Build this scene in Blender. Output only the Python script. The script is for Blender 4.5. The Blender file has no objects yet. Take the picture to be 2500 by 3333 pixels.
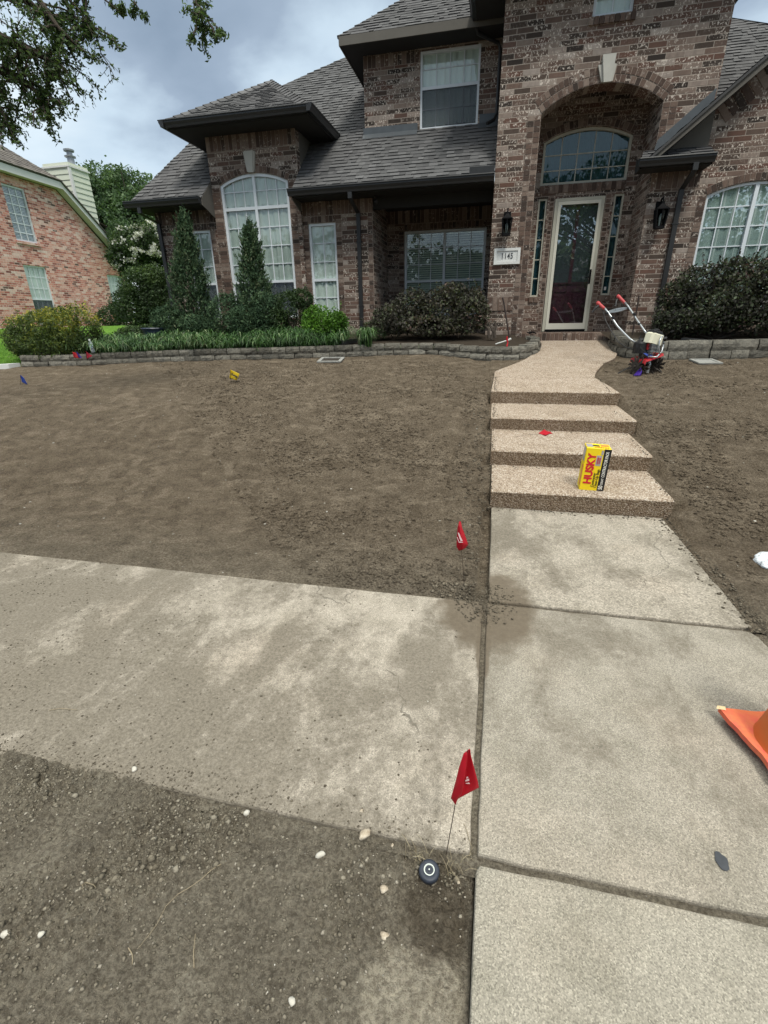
import bpy, bmesh, math, random
import numpy as np
from mathutils import Vector, Matrix, noise, geometry
random.seed(7)
rng = np.random.default_rng(11)
sc = bpy.context.scene
COL = sc.collection
PI = math.pi

# ------------------------------------------------------------------ camera
F_PX, YAW, PITCH, ROLL, H = 1533.4, math.radians(-12.87), math.radians(22.55), math.radians(-1.056), 1.45
def _axes():
    cy, sy, cp, sp, cr, sr = math.cos(YAW), math.sin(YAW), math.cos(PITCH), math.sin(PITCH), math.cos(ROLL), math.sin(ROLL)
    w = Vector((sy*cp, cy*cp, -sp)); r = Vector((cy, -sy, 0)); u = r.cross(w)
    return cr*r + sr*u, -sr*r + cr*u, w
R_, U_, W_ = _axes()
cam = bpy.data.objects.new('camera', bpy.data.cameras.new('camera'))
COL.objects.link(cam)
cam.matrix_world = Matrix(((R_.x, U_.x, -W_.x, 0), (R_.y, U_.y, -W_.y, 0), (R_.z, U_.z, -W_.z, H), (0, 0, 0, 1)))
cam.data.sensor_fit = 'VERTICAL'; cam.data.sensor_height = 36.0
cam.data.lens = F_PX/3333*36; cam.data.clip_end = 600; cam.data.clip_start = 0.02
sc.camera = cam
def ray(x, y): return (x-1250)*R_ - (y-1666.5)*U_ + F_PX*W_
def at(x, y, Y):
    'point of the vertical plane at depth Y seen at photo pixel x, y'
    d = ray(x, y); return Vector((0, 0, H)) + d*(Y/d.y)

# ------------------------------------------------------------------ sky and sun
SUN_EL, SUN_AZ = math.radians(58), math.radians(152)
world = bpy.data.worlds.new('World'); sc.world = world; world.use_nodes = True
def make_world():
    nt = world.node_tree; nt.nodes.clear(); N = nt.nodes.new; L = nt.links.new
    out = N('ShaderNodeOutputWorld'); tc = N('ShaderNodeTexCoord')
    sky = N('ShaderNodeTexSky'); sky.sky_type = 'NISHITA'; sky.sun_disc = False
    sky.sun_elevation = SUN_EL; sky.sun_rotation = SUN_AZ
    bg1 = N('ShaderNodeBackground'); bg1.inputs[1].default_value = 0.10; L(sky.outputs[0], bg1.inputs[0])
    mp = N('ShaderNodeMapping'); mp.inputs['Scale'].default_value = (1.0, 1.0, 1.9)
    mp.inputs['Location'].default_value = (1.9, 0.6, 0.4)
    L(tc.outputs['Generated'], mp.inputs[0])
    nz = N('ShaderNodeTexNoise'); nz.inputs['Scale'].default_value = 1.9; nz.inputs['Detail'].default_value = 7
    nz.inputs['Roughness'].default_value = 0.5; nz.inputs['Distortion'].default_value = 0.35
    L(mp.outputs[0], nz.inputs[0])
    sp = N('ShaderNodeSeparateXYZ'); L(tc.outputs['Generated'], sp.inputs[0])
    # low sky a little brighter
    low = N('ShaderNodeMapRange'); low.inputs[1].default_value = 0.05; low.inputs[2].default_value = 0.47
    low.inputs[3].default_value = 0.27; low.inputs[4].default_value = -0.03; L(sp.outputs[2], low.inputs[0])
    ad = N('ShaderNodeMath'); ad.operation = 'ADD'; L(nz.outputs[0], ad.inputs[0]); L(low.outputs[0], ad.inputs[1])
    rp = N('ShaderNodeValToRGB'); L(ad.outputs[0], rp.inputs[0])
    e = rp.color_ramp.elements
    e[0].position = 0.34; e[0].color = (0.175, 0.228, 0.295, 1)
    e[1].position = 0.78; e[1].color = (0.60, 0.67, 0.70, 1)
    e.new(0.48).color = (0.24, 0.30, 0.375, 1); e.new(0.58).color = (0.41, 0.50, 0.575, 1)
    # overcast sky is brightest overhead
    zr = N('ShaderNodeMapRange'); zr.inputs[1].default_value = 0.62; zr.inputs[2].default_value = 0.95
    zr.inputs[3].default_value = 1.0; zr.inputs[4].default_value = ZENITH; zr.interpolation_type = 'SMOOTHSTEP'
    L(sp.outputs[2], zr.inputs[0])
    # thick cloud overhead is neutral, the thinner cloud low down bluish
    wt = N('ShaderNodeMapRange'); wt.inputs[1].default_value = 0.50; wt.inputs[2].default_value = 0.80; L(sp.outputs[2], wt.inputs[0])
    mc = N('ShaderNodeMixRGB'); mc.inputs[2].default_value = (0.515, 0.52, 0.475, 1); L(wt.outputs[0], mc.inputs[0]); L(rp.outputs[0], mc.inputs[1])
    bg2 = N('ShaderNodeBackground'); L(mc.outputs[0], bg2.inputs[0]); L(zr.outputs[0], bg2.inputs[1])
    mx = N('ShaderNodeMixShader'); mx.inputs[0].default_value = 0.9
    L(bg1.outputs[0], mx.inputs[1]); L(bg2.outputs[0], mx.inputs[2]); L(mx.outputs[0], out.inputs[0])
ZENITH = 3.7
make_world()
sun = bpy.data.objects.new('sun', bpy.data.lights.new('sun', 'SUN')); COL.objects.link(sun)
sun.data.energy = 1.7; sun.data.angle = math.radians(14); sun.data.color = (1.0, 0.965, 0.87)
sd = Vector((math.sin(SUN_AZ)*math.cos(SUN_EL), math.cos(SUN_AZ)*math.cos(SUN_EL), math.sin(SUN_EL)))
sun.rotation_euler = sd.to_track_quat('Z', 'Y').to_euler()
sun.location = (0, 0, 30)
sc.view_settings.view_transform = 'Standard'; sc.view_settings.look = 'None'
sc.view_settings.exposure = 0.68; sc.view_settings.gamma = 1.0
sc.view_settings.use_curve_mapping = False
sc.cycles.max_bounces = 6; sc.cycles.transparent_max_bounces = 12
sc.cycles.caustics_reflective = False; sc.cycles.caustics_refractive = False

# ------------------------------------------------------------------ mesh helpers
class MB:
    def __init__(s, M=None): s.v = []; s.f = []; s.m = []; s.c = []; s.M = M
    def p(s, co):
        co = Vector(co)
        if s.M is not None: co = s.M @ co
        s.v.append(co); return len(s.v)-1
    def face(s, pts, m=0, c=0.5):
        s.f.append([s.p(q) for q in pts]); s.m.append(m); s.c.append(c)
    def faces(s, verts, faces, m=0, c=0.5):
        b = [s.p(q) for q in verts]
        for f in faces: s.f.append([b[i] for i in f]); s.m.append(m); s.c.append(c)
    def box(s, a, b, m=0, c=0.5, T=None):
        x0, y0, z0 = a; x1, y1, z1 = b
        vs = [Vector(q) for q in ((x0,y0,z0),(x1,y0,z0),(x1,y1,z0),(x0,y1,z0),(x0,y0,z1),(x1,y0,z1),(x1,y1,z1),(x0,y1,z1))]
        if T is not None: vs = [T @ q for q in vs]
        s.faces(vs, [(0,3,2,1),(4,5,6,7),(0,1,5,4),(1,2,6,5),(2,3,7,6),(3,0,4,7)], m, c)
    def cbox(s, a, b, r=0.01, m=0, c=0.5, T=None):
        'box with chamfered vertical and top edges'
        x0, y0, z0 = a; x1, y1, z1 = b
        vs = []
        for z, k in ((z0, 0), (z1-r, 0), (z1, r)):
            for (x, y, sx, sy) in ((x0,y0,1,1),(x1,y0,-1,1),(x1,y1,-1,-1),(x0,y1,1,-1)):
                if sx*sy > 0: ord_ = ((k, r+k if k else r), (r+k if k else r, k))
                else: ord_ = ((r+k if k else r, k), (k, r+k if k else r))
                for dx, dy in ord_: vs.append(Vector((x+sx*dx, y+sy*dy, z)))
        if T is not None: vs = [T @ q for q in vs]
        fs = []
        for l in range(2):
            for i in range(8): fs.append((l*8+i, l*8+(i+1)%8, (l+1)*8+(i+1)%8, (l+1)*8+i))
        fs.append(tuple(range(16, 24))); fs.append(tuple(reversed(range(8))))
        s.faces(vs, fs, m, c)
    def tube(s, pts, r, seg=8, m=0, c=0.5, cap=True):
        pts = [Vector(q) for q in pts]; n = len(pts)
        rs = r if isinstance(r, (list, tuple)) else [r]*n
        vs = []; prev = None
        for i, q in enumerate(pts):
            t = (pts[min(i+1, n-1)]-pts[max(i-1, 0)])
            if t.length < 1e-9: t = Vector((0, 0, 1))
            t.normalize()
            if prev is None:
                a = Vector((0, 0, 1)) if abs(t.z) < .9 else Vector((1, 0, 0)); x = t.cross(a).normalized()
            else:
                x = (prev - t*prev.dot(t))
                x = x.normalized() if x.length > 1e-6 else t.orthogonal().normalized()
            prev = x; y = t.cross(x)
            for k in range(seg):
                an = 2*PI*k/seg; vs.append(q + (x*math.cos(an)+y*math.sin(an))*rs[i])
        fs = [(i*seg+k, i*seg+(k+1)%seg, (i+1)*seg+(k+1)%seg, (i+1)*seg+k) for i in range(n-1) for k in range(seg)]
        if cap: fs += [tuple(reversed(range(seg))), tuple(range((n-1)*seg, n*seg))]
        s.faces(vs, fs, m, c)
    def lathe(s, prof, o=(0,0,0), seg=24, m=0, c=0.5, T=None):
        vs = []
        for r, z in prof:
            for k in range(seg):
                an = 2*PI*k/seg; q = Vector((o[0]+r*math.cos(an), o[1]+r*math.sin(an), o[2]+z))
                vs.append(T @ q if T is not None else q)
        n = len(prof)
        fs = [(i*seg+k, i*seg+(k+1)%seg, (i+1)*seg+(k+1)%seg, (i+1)*seg+k) for i in range(n-1) for k in range(seg)]
        fs += [tuple(reversed(range(seg))), tuple(range((n-1)*seg, n*seg))]
        s.faces(vs, fs, m, c)
    def prism(s, poly, d, m=0, c=0.5, holes=()):
        'extrude a planar polygon (list of 3-D points, optional holes) by vector d'
        d = Vector(d); loops = [[Vector(q) for q in poly]] + [[Vector(q) for q in h] for h in holes]
        tri = geometry.tessellate_polygon(loops); flat = [q for l in loops for q in l]; n = len(flat)
        vs = flat + [q+d for q in flat]
        fs = [tuple(t) for t in tri] + [tuple(i+n for i in reversed(t)) for t in tri]
        k = 0
        for l in loops:
            for i in range(len(l)): a = k+i; b = k+(i+1) % len(l); fs.append((a, b, b+n, a+n))
            k += len(l)
        s.faces(vs, fs, m, c)
    def build(s, name, mats, parent=None, smooth=False, fixn=False):
        me = bpy.data.meshes.new(name); me.from_pydata([tuple(q) for q in s.v], [], s.f)
        if not isinstance(mats, (list, tuple)): mats = [mats]
        for m in mats: me.materials.append(m)
        me.polygons.foreach_set('material_index', s.m)
        a = me.attributes.new('rnd', 'FLOAT', 'FACE'); a.data.foreach_set('value', s.c)
        if smooth: me.polygons.foreach_set('use_smooth', [True]*len(s.f))
        if fixn:
            bm = bmesh.new(); bm.from_mesh(me); bmesh.ops.recalc_face_normals(bm, faces=bm.faces); bm.to_mesh(me); bm.free()
        me.update()
        return link(name, me, parent)
def link(name, me, parent=None):
    o = bpy.data.objects.new(name, me); COL.objects.link(o)
    if parent is not None:
        o.parent = parent
        q = parent
        M = Matrix.Identity(4)
        while q is not None: M = M @ q.matrix_basis.inverted() if False else M; q = q.parent
        o.matrix_parent_inverse = world_of(parent).inverted()
    return o
def world_of(o):
    M = o.matrix_basis.copy()
    if o.parent is not None: M = world_of(o.parent) @ o.matrix_parent_inverse @ M
    return M
def tag(o, label=None, cat=None, group=None, kind=None):
    if label: o['label'] = label
    if cat: o['category'] = cat
    if group: o['group'] = group
    if kind: o['kind'] = kind
    return o
def empty(name, loc, label, cat, group=None):
    o = bpy.data.objects.new(name, None); COL.objects.link(o); o.location = loc; o.empty_display_size = .1
    return tag(o, label, cat, group)
def quads(name, P, mat, rnd, parent=None):
    'P: (N,4,3) array of quads as one mesh'
    n = len(P); me = bpy.data.meshes.new(name)
    me.vertices.add(4*n); me.vertices.foreach_set('co', P.astype(np.float32).ravel())
    me.loops.add(4*n); me.loops.foreach_set('vertex_index', np.arange(4*n, dtype=np.int32))
    me.polygons.add(n); me.polygons.foreach_set('loop_start', np.arange(0, 4*n, 4, dtype=np.int32))
    try: me.polygons.foreach_set('loop_total', np.full(n, 4, dtype=np.int32))
    except Exception: pass
    me.materials.append(mat)
    a = me.attributes.new('rnd', 'FLOAT', 'FACE'); a.data.foreach_set('value', rnd.astype(np.float32))
    me.update(calc_edges=True); me.validate()
    return link(name, me, parent)
def unit(a): return a/np.maximum(np.linalg.norm(a, axis=1, keepdims=True), 1e-9)
def leaves(C, size, out=None, upb=0.0, aspect=0.5, fold=0.25, outw=0.6):
    'leaf quads at centres C; out: preferred pointing direction'
    n = len(C); d = unit(rng.normal(size=(n, 3)) + (0 if out is None else outw*2*out) + np.array([0, 0, upb]))
    t = unit(np.cross(d, rng.normal(size=(n, 3)))); nn = np.cross(d, t)
    s = (size*(0.65+0.7*rng.random(n)))[:, None]
    base = C - d*s*.5; tip = C + d*s*.5
    l = C + t*s*aspect*.5 + nn*s*fold*.3; r = C - t*s*aspect*.5 + nn*s*fold*.3
    return np.stack([base, l, tip, r], axis=1)

# ------------------------------------------------------------------ material helpers
class G:
    def __init__(s, name, rough=.85, spec=.25):
        s.mat = bpy.data.materials.new(name); s.mat.use_nodes = True; s.nt = s.mat.node_tree
        s.b = s.nt.nodes['Principled BSDF']; s.out = s.nt.nodes['Material Output']
        s.b.inputs['Roughness'].default_value = rough; s.b.inputs['Specular IOR Level'].default_value = spec
        s._tc = None
    def n(s, t, ins=None, **props):
        q = s.nt.nodes.new('ShaderNode'+t)
        for k, v in props.items(): setattr(q, k, v)
        for k, v in (ins or {}).items(): s.put(q.inputs[k], v)
        return q
    def put(s, sock, v):
        if isinstance(v, bpy.types.NodeSocket): s.nt.links.new(v, sock)
        elif isinstance(v, (tuple, list)) and len(v) == 3 and sock.type == 'RGBA': sock.default_value = (*v, 1)
        else: sock.default_value = v
    def tc(s, w='Object'):
        if s._tc is None: s._tc = s.n('TexCoord')
        return s._tc.outputs[w]
    def ma(s, op, a, b=0.0, c=None):
        q = s.n('Math', operation=op); s.put(q.inputs[0], a); s.put(q.inputs[1], b)
        if c is not None: s.put(q.inputs[2], c)
        return q.outputs[0]
    def noise(s, scale, vec=None, det=4, ro=.55, dist=0.0):
        return s.n('TexNoise', {'Vector': vec if vec is not None else s.tc(), 'Scale': scale, 'Detail': det, 'Roughness': ro, 'Distortion': dist}).outputs[0]
    def voro(s, scale, vec=None, feat='F1', out='Distance', rand=1.0):
        q = s.n('TexVoronoi', {'Vector': vec if vec is not None else s.tc(), 'Scale': scale, 'Randomness': rand}, feature=feat)
        return q.outputs[out]
    def map(s, scale=(1,1,1), rot=(0,0,0), loc=(0,0,0), vec=None):
        return s.n('Mapping', {'Vector': vec if vec is not None else s.tc(), 'Scale': scale, 'Rotation': rot, 'Location': loc}).outputs[0]
    def ramp(s, f, stops, interp='LINEAR'):
        q = s.n('ValToRGB'); s.put(q.inputs[0], f); cr = q.color_ramp; cr.interpolation = interp
        while len(cr.elements) > 1: cr.elements.remove(cr.elements[-1])
        for i, (p, c) in enumerate(stops):
            e = cr.elements[0] if i == 0 else cr.elements.new(p)
            e.position = p; e.color = (c, c, c, 1) if isinstance(c, (int, float)) else (*c, 1)
        return q.outputs[0]
    def mr(s, v, a, b, c=0.0, d=1.0, sm=True):
        q = s.n('MapRange', {0: v, 1: a, 2: b, 3: c, 4: d}); q.interpolation_type = 'SMOOTHSTEP' if sm else 'LINEAR'
        return q.outputs[0]
    def mix(s, f, a, b, mode='MIX'):
        q = s.n('MixRGB', {'Fac': f, 'Color1': a, 'Color2': b}, blend_type=mode); return q.outputs[0]
    def sep(s, v=None):
        return s.n('SeparateXYZ', {0: v if v is not None else s.tc()}).outputs
    def comb(s, x, y, z=0.0): return s.n('CombineXYZ', {0: x, 1: y, 2: z}).outputs[0]
    def attr(s): return s.n('Attribute', attribute_name='rnd').outputs['Fac']
    def white(s, v): return s.n('TexWhiteNoise', {'Vector': v}, noise_dimensions='3D').outputs['Value']
    def bump(s, h, st=.5, dist=.01):
        q = s.n('Bump', {'Height': h, 'Strength': st, 'Distance': dist}); s.put(s.b.inputs['Normal'], q.outputs[0])
    def col(s, c): s.put(s.b.inputs['Base Color'], c); return s
def plain(name, c, rough=.7, spec=.3, metal=0, var=.12, scale=6.0, bump=0.0, bscale=60):
    g = G(name, rough, spec); g.b.inputs['Metallic'].default_value = metal
    nz = g.noise(scale, det=6)
    g.col(g.mix(nz, tuple(x*(1-var) for x in c), tuple(min(1, x*(1+var)) for x in c)))
    if bump: g.bump(g.noise(bscale, det=3), bump, .004)
    return g.mat

def brick_mat(name, L, Hh, stops, mortar, smear=.35, smear_col=(.42, .37, .33), sides=True):
    g = G(name, .9, .15)
    x, y, z = g.sep()
    nx, ny, nz_ = g.sep(g.tc('Normal'))
    side = g.ma('GREATER_THAN', g.ma('ABSOLUTE', nx), .6)
    u = g.ma('ADD', g.ma('MULTIPLY', x, g.ma('SUBTRACT', 1.0, side)), g.ma('MULTIPLY', y, side))
    u = g.ma('ADD', u, 40.0)
    wob = g.noise(1.3, det=2); u = g.ma('ADD', u, g.ma('MULTIPLY', g.ma('SUBTRACT', wob, .5), .012))
    v = g.ma('ADD', g.ma('DIVIDE', z, Hh), g.ma('MULTIPLY', g.ma('SUBTRACT', g.noise(1.1, det=1), .5), .10))
    row = g.ma('FLOOR', v); fv = g.ma('FRACT', v)
    rj = g.ma('MULTIPLY', g.white(g.comb(row, 7.0, 3.0)), .16)
    uu = g.ma('ADD', g.ma('ADD', g.ma('DIVIDE', u, L), g.ma('MULTIPLY', g.ma('MODULO', row, 2.0), .5)), rj)
    colm = g.ma('FLOOR', uu); fu = g.ma('FRACT', uu)
    # some headers: split a brick in two
    h1 = g.white(g.comb(colm, row, 1.0)); h2 = g.white(g.comb(colm, row, 5.0)); h3 = g.white(g.comb(row, colm, 9.0))
    e = g.ma('MULTIPLY', g.ma('SUBTRACT', g.noise(55.0, det=2), .5), .006)
    mu = g.ma('ADD', g.ma('MULTIPLY', g.ma('MINIMUM', fu, g.ma('SUBTRACT', 1.0, fu)), L), e)
    mv = g.ma('ADD', g.ma('MULTIPLY', g.ma('MINIMUM', fv, g.ma('SUBTRACT', 1.0, fv)), Hh), e)
    mask = g.mr(g.ma('MINIMUM', mu, mv), .0035, .0075)
    base = g.ramp(h1, stops)
    inn = g.noise(16.0, g.map((1, 1, .55)), det=5, ro=.65)
    base = g.mix(g.mr(inn, .35, .7, 0, .55), base, g.mix(.5, base, (.05, .035, .03)))
    sm = g.ma('MULTIPLY', g.mr(g.noise(34.0, g.map((1.2, 1.2, .85), rot=(.3, .2, 0)), det=3, ro=.6), .55, .62), g.mr(h2, 1-smear, min(1, 1-smear+.25)))
    base = g.mix(g.ma('MULTIPLY', sm, .8), base, smear_col)
    big = g.noise(.7, det=3)
    base = g.mix(g.mr(big, .35, .65, 0, .22), base, g.mix(1.0, base, (.7, .68, .68), 'MULTIPLY'))
    mort = g.mix(g.noise(25.0, det=3), tuple(c*.75 for c in mortar), tuple(c*1.1 for c in mortar))
    g.col(g.mix(mask, mort, base))
    hgt = g.ma('ADD', g.ma('MULTIPLY', mask, .8), g.ma('MULTIPLY', g.noise(70.0, det=4), .45))
    g.bump(hgt, .7, .008)
    return g.mat
def piece_mat(name, stops, smear=.4):
    g = G(name, .9, .15); a = g.attr()
    base = g.ramp(a, stops); inn = g.noise(18.0, det=5, ro=.65)
    base = g.mix(g.mr(inn, .4, .7, 0, .5), base, g.mix(.5, base, (.05, .035, .03)))
    sm = g.ma('MULTIPLY', g.mr(g.noise(19.0, det=4, ro=.7), .56, .62), g.mr(g.white(g.comb(a, a, 2.0)), 1-smear, 1.0))
    g.col(g.mix(sm, base, (.40, .35, .31))); g.bump(g.noise(70.0, det=4), .5, .005); return g.mat

M = {}
BS = [(0, (.035, .029, .026)), (.12, (.070, .053, .044)), (.35, (.125, .088, .072)), (.55, (.128, .072, .056)), (.7, (.185, .138, .114)), (.88, (.25, .198, .168)), (1, (.36, .31, .275))]
M['brick'] = brick_mat('tumbled_brick', .266, .0765, BS, (.33, .28, .24), smear=.8, smear_col=(.66, .585, .515))
M['piece'] = piece_mat('trim_brick', [(0, (.045, .035, .03)), (.3, (.095, .064, .052)), (.7, (.145, .100, .080)), (1, (.23, .18, .15))], .75)
M['mortar'] = plain('mortar', (.30, .245, .21), .95, .1, bump=.4)
M['nbrick'] = brick_mat('red_brick', .215, .0725, [(0, (.13, .08, .07)), (.08, (.30, .10, .085)), (.3, (.52, .19, .155)), (.55, (.63, .28, .225)), (.8, (.72, .42, .36)), (1, (.74, .56, .51))], (.66, .52, .46), smear=.6, smear_col=(.82, .70, .64))
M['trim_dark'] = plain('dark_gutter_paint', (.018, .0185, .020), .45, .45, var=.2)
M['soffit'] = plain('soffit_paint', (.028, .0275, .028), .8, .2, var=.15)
M['fascia'] = plain('weathered_fascia', (.112, .104, .093), .85, .2, var=.2, scale=3, bump=.3)
M['flash'] = plain('lead_flashing', (.075, .085, .095), .5, .4, metal=.2, var=.25, scale=8)
M['white_frame'] = plain('white_vinyl', (.62, .66, .70), .45, .4, var=.06)
M['tan_frame'] = plain('putty_paint', (.46, .45, .38), .5, .35, var=.08)
M['stormdoor'] = plain('storm_door_paint', (.62, .61, .53), .45, .4, var=.06)
M['door'] = plain('plum_door_paint', (.075, .017, .032), .4, .45, var=.25, scale=10)
M['black_iron'] = plain('black_iron', (.006, .006, .007), .6, .08, var=.3)
M['stone'] = plain('cast_stone', (.42, .41, .375), .85, .2, var=.12, scale=9, bump=.5)
M['plaque'] = plain('plaque_stone', (.60, .61, .60), .7, .3, var=.07, bump=.3)
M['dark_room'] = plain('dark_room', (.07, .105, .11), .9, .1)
M['dim_curtain'] = plain('dim_curtain', (.15, .19, .205), .9, .1, var=.1); M['shade'] = plain('white_shade', (.50, .56, .53), .9, .1, var=.1, scale=1.5)
M['sheer'] = plain('grey_sheer', (.36, .415, .395), .9, .1, var=.18, scale=3)
M['blind'] = plain('blind_slats', (.50, .56, .50), .7, .2, var=.12)
M['nblind'] = plain('pale_blind_slats', (.42, .48, .52), .7, .2, var=.1)
M['siding'] = plain('cream_siding', (.52, .55, .46), .7, .3, var=.07)
M['white_trim'] = plain('white_trim_paint', (.60, .60, .59), .6, .3, var=.08)

def glass_mat(name, tint=(1, 1, 1), refl=.16, rough=.015):
    g = G(name); nt = g.nt; nt.nodes.remove(g.b)
    tr = g.n('BsdfTransparent', {0: tint}); gl = g.n('BsdfGlossy', {'Color': (.95, .98, 1.0), 'Roughness': rough})
    nz = g.noise(2.2, det=1); bp = g.n('Bump', {'Height': nz, 'Strength': .02, 'Distance': .03}); nt.links.new(bp.outputs[0], gl.inputs['Normal'])
    geo = g.n('NewGeometry'); dt = g.n('VectorMath', {0: geo.outputs['Normal'], 1: geo.outputs['Incoming']}, operation='DOT_PRODUCT').outputs['Value']
    sch = g.ma('POWER', g.ma('SUBTRACT', 1.0, g.ma('ABSOLUTE', dt)), 5.0); f = g.ma('ADD', g.ma('MULTIPLY', sch, .9), refl)
    mx = g.n('MixShader', {0: f}); nt.links.new(tr.outputs[0], mx.inputs[1]); nt.links.new(gl.outputs[0], mx.inputs[2])
    nt.links.new(mx.outputs[0], g.out.inputs[0]); return g.mat
M['glass'] = glass_mat('window_glass', (.98, 1.0, .99), .05)
M['glass_clear'] = glass_mat('clear_glass', (.45, .5, .5), .0)
M['glass_dark'] = glass_mat('tinted_glass', (.58, .72, .75), .04)
M['glass_top'] = glass_mat('storm_glass', (.92, .97, .97), .17, .01)
def screen_mat():
    g = G('insect_screen', .8, .2); g.col((.05, .06, .08)); nt = g.nt
    tr = g.n('BsdfTransparent', {0: (1, 1, 1)}); mx = g.n('MixShader', {0: .38})
    nt.links.new(tr.outputs[0], mx.inputs[1]); nt.links.new(g.b.outputs[0], mx.inputs[2]); nt.links.new(mx.outputs[0], g.out.inputs[0])
    return g.mat
M['screen'] = screen_mat()

def shingle_mat(name, a, b, c):
    g = G(name, .95, .12); r = g.attr()
    base = g.ramp(r, [(0, a), (.5, b), (1, c)])
    gr = g.noise(170.0, det=2); base = g.mix(g.mr(gr, .35, .7, 0, .5), base, g.mix(1.0, base, (.45, .43, .43), 'MULTIPLY'))
    st = g.noise(1.1, g.map((1, .3, .3)), det=4); base = g.mix(g.mr(st, .45, .75, 0, .3), base, (.09, .085, .09))
    g.col(base); g.bump(gr, .4, .003); return g.mat
M['shingle'] = shingle_mat('brown_grey_shingles', (.066, .066, .068), (.110, .110, .112), (.160, .160, .163))
M['nshingle'] = shingle_mat('grey_shingles', (.11, .10, .095), (.17, .155, .14), (.24, .22, .2))
# ------------------------------------------------------------------ house builders
def arc_pts(xl, xr, zs, zc, n=14):
    'arched head from right spring to left spring'
    if zc is None or zc <= zs+1e-4: return [(xr, zs), (xl, zs)]
    c = (xr-xl)/2; s = zc-zs; Rr = (c*c+s*s)/(2*s); xm = (xl+xr)/2; out = []
    for i in range(n+1):
        x = xr-(xr-xl)*i/n; out.append((x, zc-Rr+math.sqrt(max(0, Rr*Rr-(x-xm)**2))))
    return out
def head_z(x, xl, xr, zs, zc):
    if zc is None: return zs
    c = (xr-xl)/2; s = zc-zs; Rr = (c*c+s*s)/(2*s); xm = (xl+xr)/2
    return zc-Rr+math.sqrt(max(0, Rr*Rr-(x-xm)**2))
def outline(xl, xr, zb, zs, zc): return [(xl, zb), (xr, zb)] + arc_pts(xl, xr, zs, zc)
def inset(xl, xr, zb, zs, zc, d): return outline(xl+d, xr-d, zb+d, zs-d*(1 if zc is None else .5), None if zc is None else zc-d)
def P3(pts, Y): return [(x, Y, z) for x, z in pts]
def wall_front(mb, outer, holes, Y, th=.12, m=0):
    mb.prism(P3(outer, Y), (0, th, 0), m, .5, [P3(h, Y) for h in holes])

def window(parent, xl, xr, zb, zs, zc=None, Y=0, cols=2, hm=(), rail=None, mulls=(), bars=(), frame=.045, fmat='white_frame',
           glass='glass', back='shade', backd=.052, screen=False, bare=0.016, T=None, slats=False, label=None, upper_shade=None):
    'one window: frame with mullions, rails and muntins; its glass, shade and screen are sub-parts'
    fr = MB(T)
    o = outline(xl, xr, zb, zs, zc); i = inset(xl, xr, zb, zs, zc, frame)
    fr.prism(P3(o, Y), (0, .07, 0), 0, .5, [P3(i, Y)])
    hz = lambda x: head_z(x, xl, xr, zs, zc) - frame*.7
    d = .022
    segs = [xl+frame] + [q for mm in mulls for q in (mm-.028, mm+.028)] + [xr-frame]
    for mm in mulls: fr.box((mm-.028, Y+.002, zb+frame), (mm+.028, Y+.06, hz(mm)))
    for bz, bw in bars: 
        for a, b in zip(segs[::2], segs[1::2]): fr.box((a, Y+.004, bz-bw/2), (b, Y+.055, bz+bw/2))
    if rail is not None:
        for a, b in zip(segs[::2], segs[1::2]): fr.box((a, Y+.006, rail-.024), (b, Y+.06, rail+.024))
    for a, b in zip(segs[::2], segs[1::2]):
        w = (b-a)/cols
        for k in range(1, cols):
            x = a+w*k; fr.box((x-bare/2, Y+.030, zb+frame), (x+bare/2, Y+.050, hz(x)))
        for z in hm:
            # keep the bar below an arched head
            a2, b2 = a, b
            while hz(a2) < z+.01 and a2 < b2: a2 += .02
            while hz(b2) < z+.01 and b2 > a2: b2 -= .02
            if b2-a2 > .05: fr.box((a2, Y+.033, z-bare/2), (b2, Y+.048, z+bare/2))
    wo = fr.build('window', M[fmat], parent, fixn=True)
    if label: wo['label'] = label
    gl = MB(T); gl.prism(P3(inset(xl, xr, zb, zs, zc, frame*.45), Y+.040), (0, .004, 0)); gl.build('pane', M[glass], wo)
    if back:
        bk = MB(T)
        if slats:
            z = zb+.03
            top = zc if zc else zs
            while z < top-.05:
                x0, x1 = xl+.03, xr-.03
                if zc: 
                    while head_z(x0, xl, xr, zs, zc) < z+.06 and x0 < x1: x0 += .03
                    while head_z(x1, xl, xr, zs, zc) < z+.06 and x1 > x0: x1 -= .03
                bk.faces([(x0, Y+backd, z), (x1, Y+backd, z), (x1, Y+backd+.03, z+.036), (x0, Y+backd+.03, z+.036)], [(0, 1, 2, 3)], 0, .5)
                z += .045
            bk.build('blind', M[back], wo)
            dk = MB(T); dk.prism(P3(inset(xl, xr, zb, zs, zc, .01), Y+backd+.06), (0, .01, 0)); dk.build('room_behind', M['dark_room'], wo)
        else:
            # hanging cloth: shallow folds
            n = max(8, int((xr-xl)/.05)); top = (zc or zs)
            for k in range(n):
                x0 = xl+.02+(xr-xl-.04)*k/n; x1 = xl+.02+(xr-xl-.04)*(k+1)/n
                y0 = Y+backd+.012*math.sin(k*1.9); y1 = Y+backd+.012*math.sin((k+1)*1.9)
                z0 = head_z(x0, xl, xr, zs, zc)-.01; z1 = head_z(x1, xl, xr, zs, zc)-.01
                bk.face([(x0, y0, zb+.02), (x1, y1, zb+.02), (x1, y1, z1), (x0, y0, z0)], 0, random.random())
            bk.build('curtain', M[back], wo)
    if screen and rail is not None:
        s = MB(T); s.box((xl+frame*.8, Y+.012, zb+frame), (xr-frame*.8, Y+.016, rail-.02)); s.build('screen', M['screen'], wo)
    return wo

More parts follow.
